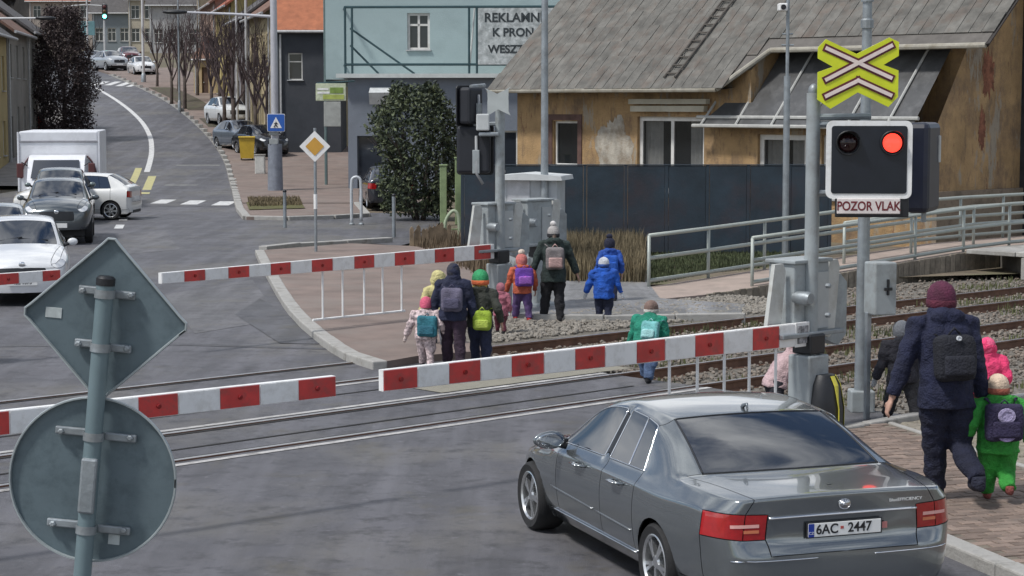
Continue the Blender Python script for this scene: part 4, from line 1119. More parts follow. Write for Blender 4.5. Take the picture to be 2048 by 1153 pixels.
ptl = facade(mb, (0, 0, 0), HU, FWd, -.5, 2.95, [(0, LA, -.5, 2.95), h_r1, h_r2], .18, HV) if False else facade(mb, HU*LA, HU, FWd-LA, -.5, 2.95, [(h_r1[0]-LA, h_r1[1]-LA, h_r1[2], h_r1[3]), (h_r2[0]-LA, h_r2[1]-LA, h_r2[2], h_r2[3])], .18, HV)
ptu = facade(mb, HU*LA+HV*SBK, HU, FWd-LA, 2.5, 5.45, [], .18, HV)
mb.add([HU*LA+Vector((0, 0, 2.5)), HU*LA+HV*SBK+Vector((0, 0, 2.5)), HU*LA+HV*SBK+Vector((0, 0, 5.4)), HU*LA+Vector((0, 0, 4.45))], [(0, 1, 2, 3)])
mb.add([(0, 0, -.5), HV*FD+Vector((0, 0, -.5)), HV*FD+Vector((0, 0, 4.2)), (0, 0, 4.2)], [(0, 1, 2, 3)])
B0 = HU*FWd
gp = facade(mb, B0, HV, FD, -.5, 2.95, [], .18, -HU)
mb.add([B0+HV*SBK+Vector((0, 0, 2.95)), B0+HV*FD+Vector((0, 0, 2.95)), B0+HV*FD+Vector((0, 0, 4.4)), B0+HV*(FD/2)+Vector((0, 0, 9.3)), B0+HV*SBK+Vector((0, 0, 5.5))], [(0, 1, 2, 3, 4)])
mb.add([B0+Vector((0, 0, 2.95)), B0+HV*SBK+Vector((0, 0, 2.95)), B0+HV*SBK+Vector((0, 0, 4.9))], [(0, 1, 2)])
mb.build('wall', ochre, kw_, fixn=False)
window(pt, h_small, kw_, frame_w, mull=0); window(pt, h_big, kw_, frame_w, mull=1, fw=.12); window(pt, h_r1, kw_, frame_w, mull=0, fw=.14); window(pt, h_r2, kw_, frame_w, mull=0, fw=.12)
# dark block standing proud of the gable
mb = MB(); c = gp(3.75+4, 4.2, -.35); mb.box(c, (8.0, .7, 9.6), Matrix.Rotation(math.atan2(HV.y, HV.x), 3, 'Z')); mb.build('dark_block', mat('dark_block_surface', (.03, .03, .035), .85, 0, .3, 4), kw_)
clear = mat('pane_clear', (.03, .035, .04), .03, 0, .05, spec=.9); clear.node_tree.nodes['Principled BSDF'].inputs['Alpha'].default_value = .45
for w_o in [o for o in kw_.children if o.name.startswith('window')]:
    for c_o in w_o.children:
        if c_o.name.startswith('pane'): c_o.data.materials.clear(); c_o.data.materials.append(clear)
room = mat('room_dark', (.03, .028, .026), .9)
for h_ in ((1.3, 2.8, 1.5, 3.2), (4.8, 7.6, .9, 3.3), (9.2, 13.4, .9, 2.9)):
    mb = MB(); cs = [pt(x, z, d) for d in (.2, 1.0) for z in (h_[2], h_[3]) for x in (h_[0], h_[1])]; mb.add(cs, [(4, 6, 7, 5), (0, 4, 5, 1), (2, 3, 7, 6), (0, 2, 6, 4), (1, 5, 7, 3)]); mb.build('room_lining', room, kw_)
cur = mat('curtain', (.42, .42, .40), .9, 0, .1, 6)
for a in (5.05, 6.75, 9.5, 10.35, 11.65, 12.5):
    mb = MB()
    for k_ in range(7): x0 = a+.09*k_; mb.add([pt(x0, 1.15, .26+.04*(k_ % 2)), pt(x0+.09, 1.15, .26+.04*((k_+1) % 2)), pt(x0+.09, 2.7 if a > 9 else 3.15, .26+.04*((k_+1) % 2)), pt(x0, 2.7 if a > 9 else 3.15, .26+.04*(k_ % 2))], [(0, 1, 2, 3)])
    mb.build('curtain', cur, kw_)
mb = MB()
for cc, dd in (((6.2, 3.42), (2.75, .16)), ((6.2, 3.62), (2.9, .14))): c = pt(cc[0], cc[1], -.06); mb.box(c, (dd[0], .22, dd[1]), Matrix.Rotation(math.atan2(HU.y, HU.x), 3, 'Z'))
o = mb.build('lintel', mat('cream_trim', (.50, .47, .38), .8, 0, .12, 4, dirt=(.3, .27, .2), dscale=2, damt=.6), kw_); o['kind'] = 'stuff'
for nm, a0, a1, z0, z1 in (('surround', 1.35, 2.75, 1.55, 3.2),):
    mb = MB()
    for p0, p1, q0, q1 in ((a0, a1, z1-.12, z1+.05), (a0, a0+.17, z0, z1-.12), (a1-.17, a1, z0, z1-.12)):
        cs = [pt(x, z, dd) for dd in (-.03, .02) for z in (q0, q1) for x in (p0, p1)]
        mb.add(cs, [(0, 1, 3, 2), (4, 6, 7, 5), (0, 4, 5, 1), (2, 3, 7, 6), (0, 2, 6, 4), (1, 5, 7, 3)])
    mb.build('window_surround', mat('dark_surround', (.10, .055, .045), .8, 0, .3, 4), kw_)
# bare plaster patches, flat and slightly proud
pat = mat('bare_plaster', (.36, .33, .28), .95, 0, .3, 3, .8, 20, dirt=(.22, .16, .1), dscale=2, damt=.7)
for a, z, ra, rb_ in ((4.1, 2.2, .7, 1.0),):
    poly = []
    for k_ in range(90): an = 2*math.pi*k_/90; q = 1+.35*noise.noise(Vector((math.cos(an)*2+a, math.sin(an)*2, z)))+.16*noise.noise(Vector((math.cos(an)*9, math.sin(an)*9, z))); poly.append(pt(a+ra*q*math.cos(an), z+rb_*q*math.sin(an), -.006))
    mb = MB(); mb.add(poly, [tuple(range(90))]); mb.build('plaster_patch', pat, kw_)
# roof: sloping plane from the eave, ridge along HU; front slope carries individual slabs
PT = R(42); up = HV*math.cos(PT)+Vector((0, 0, math.sin(PT))); nr = HU.cross(up); nr = nr if nr.z > 0 else -nr
E0 = HV*-.75+Vector((0, 0, 3.55+.38))-HU*.45
slope_len = (FD/2+.75)/math.cos(PT); RW = FWd+1.6
notch_a, notch_s = 9.0, 1.55                                     # the eave steps up over the lean-to
def rp(a, s, lift=0): return E0+HU*a+up*s+nr*lift
roof_b = mat('slab_roof', (.125, .120, .108), .9, 0, .35, 2.5, .6, 30, rnd=.11, dirt=(.125, .088, .068), dscale=1.4, damt=.6)
deck = MB()
deck.add([rp(0, 0), rp(notch_a, 0), rp(notch_a+.9, notch_s), rp(RW, notch_s), rp(RW, slope_len), rp(0, slope_len)], [(0, 1, 2, 3, 4, 5)])
deck.add([rp(0, 0, .06), rp(notch_a, 0, .06), rp(notch_a+.9, notch_s, .06), rp(RW, notch_s, .06), rp(RW, slope_len, .06), rp(0, slope_len, .06)], [(0, 1, 2, 3, 4, 5)])
back = rp(0, slope_len)+HV*(FD/2+.75)-Vector((0, 0, math.sin(PT)*slope_len))
deck.add([rp(0, slope_len), rp(RW, slope_len), rp(RW, slope_len)+HV*(FD/2+.75)-Vector((0, 0, math.sin(PT)*slope_len)), back], [(0, 1, 2, 3)])
rdk = deck.build('roof', mat('roof_deck', (.12, .11, .1), .9, 0, .2, 3), kw_)
tw, th = .37, .66
pieces = []
for r_ in range(int(slope_len/th)+1):
    for c_ in range(int(RW/tw)+1):
        a, s = c_*tw, r_*th
        if a+tw > RW+.1 or s+th > slope_len+.2: continue
        lim = 0 if a < notch_a-.1 else notch_s if a > notch_a+.5 else notch_s*.6
        if s < lim-.12: continue
        pieces.append((s, a))
pieces.sort()
bas = Matrix((HU, up, nr)).transposed()
tmesh = []
for q in range(3):
    me = MB().box((0, 0, 0), (tw-.016, th+.05, .026)).mesh('slab'); me.materials.append(roof_b); tmesh.append(me)
rest = MB()
for q, (s, a) in enumerate(pieces):
    c = rp(a+tw/2, s+th/2, .085+random.uniform(0, .012)); rot = bas @ Matrix.Rotation(R(1.6)+random.uniform(-.006, .006), 3, 'X') @ Matrix.Rotation(random.uniform(-.012, .012), 3, 'Z')
    if q < 300:
        o = bpy.data.objects.new('slab', random.choice(tmesh)); C.objects.link(o); o.parent = rdk; o.location = c; o.rotation_euler = rot.to_euler()
    else: rest.box(c, (tw-.016, th+.05, .026), rot)
tag(rest.build('slab_field', roof_b, rdk), kind='stuff')
fasc = mat('fascia', (.34, .32, .27), .8, 0, .2, 3, dirt=(.2, .17, .12), dscale=2, damt=.7)
darkwood = mat('dark_timber', (.035, .03, .028), .85, 0, .3, 4)
for a, b in (((0, 0), (notch_a, 0)), ((notch_a, 0), (notch_a+.9, notch_s)), ((notch_a+.9, notch_s), (RW, notch_s))):
    p0, p1 = rp(*a, .05), rp(*b, .05); MB().loft([p0+Vector((0, 0, -.03)), p1+Vector((0, 0, -.03))], (.07, .05), 8).build('gutter', fasc, rdk)
for a in (0, RW):
    p0, p1 = rp(a, 0 if a == 0 else notch_s), rp(a, slope_len); d = p1-p0
    MB().loft([p0, p1], [(.05, .13), (.05, .13)], 4).build('verge_board', darkwood, rdk)
# soffit under the front eave
mb = MB(); mb.add([rp(.0, 0, -.02), rp(notch_a, 0, -.02), rp(notch_a, 0, -.02)+HV*.9+Vector((0, 0, .1)), rp(0, 0, -.02)+HV*.9+Vector((0, 0, .1))], [(0, 1, 2, 3)]); mb.build('soffit', darkwood, kw_)
# roof ladder
lad = MB()
for da in (-.2, .2): lad.loft([rp(7.15+da, .35, .16), rp(7.15+da, slope_len-.1, .16)], .03, 6)
k_ = .5
while k_ < slope_len: lad.loft([rp(6.95, k_, .17), rp(7.35, k_, .17)], .025, 5); k_ += .34
lad.build('roof_ladder', mat('ladder_wood', (.09, .08, .07), .85, 0, .3, 5), rdk)
c = rp(12.6, slope_len*.62, .5); mb = MB(); mb.box(c, (.75, .75, 2.0), Matrix.Rotation(math.atan2(HU.y, HU.x), 3, 'Z')); mb.build('chimney', mat('sooty_brick', (.05, .04, .04), .9, 0, .3, 5, .6, 20), rdk)
# lean-to with glazed sloping roof in front of the right part
LD = .45; l0, l1 = 7.6, 14.6
def lp(a, d, z): return pt(a, z, -d)
gl = mat('old_glazing', (.075, .075, .075), .3, 0, .15, 3, dirt=(.16, .16, .16), dscale=2, damt=.5)
lt = MB(); lt.add([lp(l0, LD, 2.95), lp(l1, LD, 2.95), lp(l1, -SBK+.02, 5.0), lp(LA+.05, -SBK+.02, 5.0), lp(LA+.05, -.01, 3.6), lp(l0+.6, -.01, 3.6)], [(0, 1, 2, 3, 4, 5)])
lt_o = lt.build('lean_to_roof', gl, kw_)
barm = mat('glazing_bar', (.40, .40, .38), .6, 0, .15, 4)
for k_ in range(6):
    a = l0+.15+k_*1.22; d1, z1 = (-.02, 3.62) if a < LA-.2 else (-SBK+.05, 5.03); MB().loft([lp(a, LD+.02, 3.0), lp(a+.1, d1, z1)], .035, 6).build('glazing_bar', barm, lt_o)
for z, d in ((2.97, LD+.03), (3.2, LD-.16)): MB().loft([lp(l0-.15, d, z), lp(l1+.1, d, z)], .05, 6).build('eaves_rail', barm, lt_o)
mb = MB(); mb.box(gp(1.9, 5.6, -.03), (.45, .14, .95), Matrix.Rotation(math.atan2(HV.y, HV.x), 3, 'Z')); mb.build('attic_shutter', mat('old_shutter', (.30, .21, .12), .85, 0, .3, 5), kw_)
# stone plinth of the gable
mb = MB(); c = gp(FD/2, .25, -.05); mb.box(c, (FD+.1, .14, 2.3), Matrix.Rotation(math.atan2(HV.y, HV.x), 3, 'Z')); mb.build('plinth', mat('plinth_stone', (.24, .19, .14), .95, 0, .4, 2.5, 1.0, 6, dirt=(.12, .09, .07), dscale=2.5, damt=.8), kw_)
# red-brown stains where plaster has gone from the gable
for a, z, ra, rb_ in ((5.5, 1.5, .9, .5), (4.4, 2.0, .5, .3), (2.2, 4.3, .25, .6), (7.5, 2.2, .6, .5), (2.0, 2.9, .15, .5)):
    poly = []
    for k_ in range(90): an = 2*math.pi*k_/90; q = 1+.5*noise.noise(Vector((math.cos(an)*3+a, math.sin(an)*3, z)))+.3*noise.noise(Vector((math.cos(an)*11, math.sin(an)*11, z))); poly.append(gp(a+ra*q*math.cos(an), z+rb_*q*math.sin(an), -.006))
    mb = MB(); mb.add(poly, [tuple(range(90))]); mb.build('plaster_patch', mat('brick_scar', (.21, .085, .05), .95, 0, .45, 6, .8, 20), kw_)

# ---- turquoise building with terrace over a blue ground floor
turq = stucco('turquoise_render', (.335, .425, .43), (.23, .30, .305), .08, .35)
blu = stucco('blue_grey_render', (.185, .21, .25), (.11, .125, .155), .1, .4)
BX0, BY0 = Q(697, 380, 78).x, 78.0
tb = thing('turquoise_building', 'turquoise building with dark terrace railing over a blue grey ground floor', 'building', (BX0, BY0, 0))
BU = Vector((1, -.06, 0)).normalized(); BV = Vector((.06, 1, 0)).normalized()
mb = MB(); lp_ = facade(mb, (0, 0, 0), BU, 9.0, -.3, 4.55, [(.35, 1.35, 0, 2.3), (5.0, 6.6, .9, 2.5)], .15, BV)
mb.add([(0, 0, -.3), BV*12+Vector((0, 0, -.3)), BV*12+Vector((0, 0, 4.55)), (0, 0, 4.55)], [(0, 1, 2, 3)])
mb.build('ground_floor', blu, tb, fixn=False)
window(lp_, (.35, 1.35, 0, 2.3), tb, mat('dark_door', (.05, .06, .07), .6), mull=0, name='door', sill=False); window(lp_, (5.0, 6.6, .9, 2.5), tb, frame_w)
mb = MB(); mb.box(BU*4.3+BV*1.2+Vector((0, 0, 4.62)), (9.4, 3.2, .16), Matrix.Rotation(math.atan2(BU.y, BU.x), 3, 'Z')); mb.build('terrace_slab', mat('pale_slab', (.50, .53, .52), .8, 0, .1, 3), tb)
mb = MB(); SB = BV*1.6
fu = facade(mb, SB-BU*1.1, BU, 11.5, 4.5, 11, [(3.25, 4.15, 5.65, 7.1)], .15, BV)
mb.add([SB-BU*1.1+Vector((0, 0, 4.3)), SB-BU*1.1+BV*14-BU*1.0+Vector((0, 0, 4.3)), SB-BU*1.1+BV*14-BU*1.0+Vector((0, 0, 11)), SB-BU*1.1+Vector((0, 0, 11))], [(0, 1, 2, 3)])
mb.add([SB-BU*1.1+Vector((0, 0, 4.5)), SB+Vector((0, 0, 4.5)), SB+BV*12+Vector((0, 0, 4.5)), SB+BV*14-BU*2.1+Vector((0, 0, 4.5))], [(0, 1, 2, 3)])
mb.build('upper_storey', turq, tb, fixn=False)
window(fu, (3.25, 4.15, 5.65, 7.1), tb, frame_w, mull=1, trans=.68, fw=.1)
for x in (0, ):
    MB().loft([SB-BU*1.18+BV*.4+Vector((0, 0, 11)), SB-BU*1.18+BV*.4+Vector((0, 0, 0))], .06, 6).build('drainpipe', mat('pipe_teal', (.12, .17, .17), .5), tb)
steel = mat('teal_steel', (.035, .075, .085), .5, .2, .15, 4)
rl = MB(); tz_ = 4.7; RH = 2.55
def tp(a, z, d=-.25): return BU*a+BV*d+Vector((0, 0, z))
for z in (tz_+.35, tz_+RH): rl = MB(); rl.loft([tp(-.05, z), tp(8.8, z)], .05, 6); rl.build('terrace_rail', steel, tb)
for a in (-.05, .22, 4.75, 5.05, 8.6): rl = MB(); rl.loft([tp(a, tz_-.05), tp(a, tz_+RH)], .045, 6); rl.build('terrace_post', steel, tb)
for z in (tz_+.35, tz_+RH): rl = MB(); rl.loft([tp(-.05, z), tp(-.35, z, 1.6)], .05, 6); rl.build('terrace_rail', steel, tb)
for a0, z0, a1, z1 in ((.1, tz_+1.75, 2.6, tz_), (.1, tz_+1.1, 1.2, tz_)): rl = MB(); rl.loft([tp(a0, z0, .1), tp(a1, z1, .1)], .04, 6); rl.build('terrace_brace', steel, tb)
MB().loft([tp(4.95, tz_+RH, .02), tp(4.72, tz_, .02)], .035, 6).build('terrace_brace', mat('white_rail', (.6, .62, .6), .5), tb)
mb = MB(); mb.box(lp_(1.6, 3.85, -.3), (1.4, .5, .5), Matrix.Rotation(math.atan2(BU.y, BU.x), 3, 'Z') @ Matrix.Rotation(R(25), 3, 'X')); mb.build('awning', mat('awning_grey', (.5, .52, .52), .7, 0, .15, 5), tb)
# painted advertising board
ad = thing('advertising_board', 'whitish lettered advertising board on the terrace railing', 'sign', (BX0, BY0, 0))
mb = MB(); c = tp(6.75, tz_+1.42, -.32); mb.box(c, (3.3, .05, 2.15), Matrix.Rotation(math.atan2(BU.y, BU.x), 3, 'Z'))
mb.build('board', mat('board_white', (.46, .49, .49), .7, 0, .35, 5, dirt=(.20, .23, .23), dscale=4, damt=.75), ad)
for s_, dx, dz, sz in (('REKLAMNÍ', -.28, .70, .48), ('K PRON', -.30, .14, .44), ('WESZ7', -.6, -.50, .42)):
    c = tp(6.75+dx, tz_+1.42+dz, -.352); text('lettering', s_, sz, mat('dark_lettering', (.03, .04, .045), .7, 0, .3, 8), ad, Matrix.Translation(c) @ Matrix.Rotation(math.atan2(BU.y, BU.x), 4, 'Z') @ FX, .004, 1.0, .012)
# hanging shop sign, green and white
sg = thing('shop_sign', 'small green and cream shop sign under the turquoise corner', 'sign', Q(662, 205, 76.5))
mb = MB(); mb.bbox((0, 0, .38), (1.15, .08, .66), .02); mb.build('panel', mat('sign_cream', (.46, .50, .36), .6, 0, .25, 6), sg)
for x, z, w_, h_, m_ in ((-.3, .50, .42, .07, white_paint), (-.28, .36, .46, .07, white_paint), (.22, .45, .5, .22, mat('sign_green', (.16, .24, .05), .6, 0, .3, 5)), (.1, .20, .8, .18, mat('sign_lime', (.36, .42, .10), .6, 0, .2, 5))): mb = MB(); mb.box((x, -.045, z), (w_, .012, h_)); mb.build('printed_field', m_, sg)
mb = MB(); mb.bbox((.05, 0, -.45), (.65, .06, .95), .02); mb.build('lower_panel', mat('sign_grey', (.32, .33, .31), .6, 0, .15, 5), sg)
MB().loft([(-.55, .1, .72), (.9, .1, .80)], .03, 6).build('bracket', steel, sg)

# ---- dark house with orange roof, and the terraces up the hill
dk = stucco('charcoal_render', (.045, .05, .06), (.06, .06, .065), .15, .4)
X0 = Q(556, 200, 97).x; X1 = Q(640, 200, 97).x
house('charcoal_house', 'charcoal house with bright orange roof left of the turquoise building', (X0, 97, hgt(97)), (1, 0, 0), X1-X0+1.0, 9, 6.1, dk, mat('roof_orange', (.33, .115, .055), .8, 0, .2, 3, .5, 14), [(.5, 1.2, 3.6, 4.9)], 38, .3, frame_w, 0)
RL0, RL1 = Vector((-11.7, 98.5, 0)), Vector((-23.5, 150, 0)); rd_ = (RL1-RL0).normalized()
specs = [('cream_house', 'cream coloured house nearest the charcoal house up the hill', (.48, .40, .24), 11, 7.0, tile_brown), ('grey_house', 'plain grey house second up the right side of the hill', (.24, .23, .24), 11, 6.4, tile_grey),
         ('yellow_house', 'yellow house third up the right side of the hill', (.42, .34, .14), 12, 6.6, tile_red), ('pinkish_house', 'pinkish house farthest up the right side of the hill', (.36, .25, .20), 14, 6.2, tile_brown)]
s = 1.0
for n_, l_, col, w_, h_, rm in specs:
    o = RL0+rd_*s; z = hgt(o.y)
    house(n_, l_, (o.x, o.y, z), rd_, w_-.3, 8, h_, stucco(n_+'_plaster', col, tuple(c*.6 for c in col), .15, .6), rm, rows(w_-.3, 4, (1.2, 4.2), 1.1, 1.6), 36, .4, frame_w, 1, None, True)
    s += w_
# low beige outbuilding by the kerb
q = G(388, 190); house('beige_kiosk', 'low beige outbuilding with dark doorway beside the hill pavement', (q.x, q.y, q.z), (1, -.15, 0), 1.7, 3, 2.3, stucco('beige_plaster', (.47, .36, .21), (.3, .22, .13), .15, .5), tile_brown, [], 24, .15, frame_w, 0, (.55, 1.0, -.2, 1.8))
# houses closing the view at the top
for (n_, l_, u0, u1, Y, h_, col, rm, ns) in (
        ('far_white_house', 'whitish house with dark roof closing the view at the hill top', 300, 405, 205, 5.0, (.40, .40, .40), tile_grey, 3),
        ('far_red_house', 'house with red roof high behind the dark beech', 60, 185, 230, 5.5, (.35, .30, .26), tile_red, 4),
        ('far_grey_house', 'grey house behind the traffic light at the hill top', 186, 262, 215, 4.2, (.20, .23, .25), tile_grey, 3),
        ('far_cream_house', 'cream house seen between the traffic light and the white house', 258, 312, 212, 5.6, (.42, .38, .30), tile_brown, 2),
        ('far_tan_house', 'tan house behind the row of bare street trees', 395, 480, 190, 6.5, (.36, .29, .2), tile_brown, 3)):
    a, b = Q(u0, 100, Y).x, Q(u1, 100, Y).x
    house(n_, l_, (a, Y, hgt(Y)), (1, 0, 0), b-a, 9, h_, stucco(n_+'_plaster', col, tuple(c*.6 for c in col), .15, .5), rm, rows(b-a, ns, (1.0,) if h_ < 5.2 else (1.0, 3.4), .9, 1.4), 38, .4, frame_w, 1)
# left side of the hill
LL0, LL1 = Vector((-21.0, 77, 0)), Vector((-25.7, 111, 0)); ld_ = (LL1-LL0).normalized()
s = 0
for n_, l_, col, w_, h_, rm, dr in (('yellow_left_house', 'ochre yellow house at the left edge with dark openings', (.42, .32, .15), 15, 6.6, tile_grey, (5.5, 7.5, -.1, 2.6)), ('grey_left_house', 'narrow grey beige house between the yellow house and the dark beech', (.27, .25, .22), 9, 6.3, tile_brown, (1.0, 2.1, -.1, 2.2)), ('pale_left_house', 'pale house end half hidden by the dark beech', (.40, .38, .34), 10, 6.0, tile_grey, (4.0, 5.1, -.1, 2.2))):
    o = LL0+ld_*s
    house(n_, l_, (o.x, o.y, hgt(o.y)), ld_, w_-.2, 9, h_, stucco(n_+'_plaster', col, tuple(c*.55 for c in col), .18, .6), rm, [h for h in rows(w_-.2, max(3, int(w_/2.6)), (1.1, 4.0), 1.05, 1.55) if not (h[2] < 3 and h[1] > dr[0]-.2 and h[0] < dr[1]+.2)], 36, .4, frame_w, 1, dr)
    s += w_
# ------------------------------------------------------------------ level crossing equipment and street furniture
label_print = mat('printed_label', (.25, .25, .26), .6, 0, .9, 22)
def barrier_boom(parent, A, B, h0, h1, us, colours, skirt=None, th=.07):
    """boom from A (pivot) to B; us are cut fractions; colours one letter per panel; built in world axes relative to parent"""
    A, B = Vector(A), Vector(B); d = B-A; Ld = d.length; e = d.normalized(); up_ = Vector((0, 0, 1)); nrm = e.cross(up_).normalized(); up_ = nrm.cross(e)
    mb = MB(); base = Vector(parent.location); 
    def pnt(s, z, y): return A+e*(s*Ld)+up_*z+nrm*y-base
    def slabp(s0, s1, k0, k1, y0, y1, ext=0):
        hh0, hh1 = (h0+(h1-h0)*s0)/2*k0+ext, (h0+(h1-h0)*s1)/2*k1+ext
        return [pnt(s0, -hh0, y0), pnt(s1, -hh1, y0), pnt(s1, hh1, y0), pnt(s0, hh0, y0), pnt(s0, -hh0, y1), pnt(s1, -hh1, y1), pnt(s1, hh1, y1), pnt(s0, hh0, y1)]
    FS = [(0, 1, 2, 3), (7, 6, 5, 4), (0, 4, 5, 1), (1, 5, 6, 2), (2, 6, 7, 3), (3, 7, 4, 0)]
    mb.add(slabp(0, 1, 1, 1, -th/2, th/2), FS)
    boom = mb.build('boom', white_paint, parent)
    for s0, s1, c in zip(us, us[1:], colours):
        g_ = .006/Ld
        mb = MB(); mb.add(slabp(s0+g_, s1-g_, .93, .93, -th/2-.008, th/2+.008), FS); mb.build('panel', red_paint if c == 'r' else white_paint, boom)
        if c == 'r':
            m_ = (s0+s1)/2; r_ = .022
            for sd in (-1, 1):
                cc = pnt(m_, 0, sd*(th/2+.012)); mb = MB()
                mb.lathe([(r_, -.01), (r_, .006), (r_*.6, .012)], 12, cc, nrm.to_track_quat('Z', 'Y').to_matrix()); mb.build('reflector', mat('reflector_dark', (.24, .015, .015), .25, 0, .2, 10), boom)
    if skirt:
        ss, ln, bott = skirt
        for s in ss:
            hh = (h0+(h1-h0)*s)/2; MB().loft([pnt(s, -hh+.01, 0), pnt(s, -hh-ln, 0)], .016, 6).build('skirt_bar', white_paint, boom)
        if bott:
            s0, s1 = ss[0], ss[-1]; MB().loft([pnt(s0-.01, -(h0+(h1-h0)*s0)/2-ln, 0), pnt(s1+bott, -(h0+(h1-h0)*s1)/2-ln-.0, 0)], .02, 6).build('skirt_rail', white_paint, boom)
    return boom
def at_u(A, B, u):                    # fraction along A-B whose image column is u
    lo, hi = 0.0, 1.0
    f = lambda s: (lambda p: 1024+FPX*p.x/(p.y*cp-(p.z-CAMZ)*sp))(Vector(A).lerp(Vector(B), s))
    for _ in range(40):
        m_ = (lo+hi)/2
        if (f(m_)-u)*(f(1)-f(0)) < 0: lo = m_
        else: hi = m_
    return lo
# ---- near right barrier
NB = Vector(((1624-1024)/185.0, 21.6, 0)); nA = Q(1606, 668, 21.5); nB = Q(0, 846, 15.65)
sA = 0.0; tip = at_u(nA, nB, 762); TipP = nA.lerp(nB, tip)
nb = thing('near_barrier', 'red and white barrier arm with grey drive at the right, lowered behind the saloon car', 'barrier', NB, 0, 'crossing barriers')
cuts = [1606, 1553, 1500, 1442, 1385, 1325, 1268, 1205, 1145, 1083, 1018, 956, 893, 830, 762]
us = [at_u(nA, TipP, u) for u in cuts]; us[0], us[-1] = 0.0, 1.0
barrier_boom(nb, nA, TipP, .25, .195, us, 'wrwrwrwrwrwrwr', ([at_u(nA, TipP, u) for u in (1552, 1499, 1449, 1395, 1339)], .60, None))
def loc(p): return Vector(p)-NB
mb = MB(); mb.bbox(loc(nA)+Vector((-.02, -.06, .0)), (.24, .02, .27), .01, Matrix.Rotation(TA, 3, 'Z')); o = mb.build('arm_plate', white_paint, nb)
mb = MB(); mb.box(loc(nA)+Vector((-.01, -.075, .0)), (.17, .012, .19), Matrix.Rotation(TA, 3, 'Z')); mb.build('label', label_print, o)
def drive(root, mirror=1, back=1):
    """barrier drive: pedestal, housing, pivot shaft, cranked counterweight arms; local, boom runs to -TD"""
    RZ = Matrix.Rotation(TA, 3, 'Z'); l = lambda x, y, z: RZ @ Vector((x, y, z))
    mb = MB(); mb.bbox(l(0, .02, .42), (.34, .30, .9), .02, RZ); mb.bbox(l(0, .02, .03), (.55, .5, .1), .02, RZ); root_p = mb.build('pedestal', greypaint, root); root_p['kind'] = 'stuff'
    mb = MB(); mb.bbox(l(.04, .20, 1.48), (.60, .36, .78), .02, RZ); hs_ = mb.build('housing', greypaint, root)
    mb = MB(); mb.bbox(l(.04, .20, 1.885), (.66, .42, .04), .01, RZ); mb.build('housing_lid', greypaint, hs_)
    mb = MB(); mb.bbox(l(.20, .012, 1.45), (.24, .014, .62), .006, RZ); mb.build('housing_door', mat('door_pale', (.38, .40, .40), .5, 0, .1, 4), hs_)
    mb = MB(); mb.lathe([(.001, .16), (.06, .16), (.075, .12), (.075, -.05)], 18, l(-.20, .0, 1.50), RZ @ Matrix.Rotation(R(90), 3, 'X')); mb.build('shaft_end', galv, hs_, 40)
    for s, x in ((-1, -.42), (1, .52)):
        M4 = RZ.to_4x4(); poly = [(-.07, .42), (.07, .42), (.11, .34), (.03, -.36), (-.06, -.44), (-.19, -.40), (-.20, -.30)]
        mb = MB(); mb.prism([(a+x, b+1.45) for a, b in poly], .10, .15, M4); mb.build('counterweight_arm', mat('pale_arm', (.48, .49, .47), .5, 0, .12, 5, dirt=(.3, .28, .24), dscale=4, damt=.5), root)
        if s > 0: mb = MB(); mb.prism([(a+x+.12, b+1.40) for a, b in [(-.16, -.42), (.06, -.50), (.2, -.38), (.2, .2), (.08, .3), (-.02, .28)]], .16, .34, M4); mb.build('counterweight', galv, root)
    mb = MB(); mb.bbox(l(-.03, -.03, 1.10), (1.05, .1, .05), .01, RZ); mb.build('arm_clamp', galv, root)
    mb = MB(); mb.bbox(l(.0, .02, .99), (.26, .26, .22), .02, RZ); mb.build('pivot_block', blackp, root)
    for z in (1.3, 1.62): mb = MB(); mb.lathe([(.03, 0), (.03, .04), (.018, .05)], 6, l(.12, -.12, z), RZ @ Matrix.Rotation(R(90), 3, 'X')); mb.build('bolt', galv, root)
drive(nb)
mb = MB(); mb.loft([(.0, .0, .05), (0, 0, 3.70)], [.078, .076], 16); pole = mb.build('pole', greypaint, nb, 40)
mb = MB(); mb.ball((0, 0, 3.72), (.06, .06, .08), 10, 8); mb.build('pole_cap', galv, pole, True)
# dark rubber guard with yellow stripes at the foot
mb = MB(); mb.lathe([(.22, .02), (.22, .30), (.18, .55), (.12, .66)], 20, (.14, -.05, 0)); g_ = mb.build('foot_guard', blackp, nb, 40)
yl = mat('yellow_stripe', (.55, .50, .06), .5, 0, .15, 6)
for a in (-50, -5):
    pts = [Vector((.14+r_*math.cos(R(a)), -.05+r_*math.sin(R(a)), z)) for r_, z in ((.225, .03), (.225, .30), (.186, .55), (.13, .65))]
    MB().loft(pts, [(.035, .006)]*4, 8, up=(0, 0, 1)).build('stripe', yl, g_)
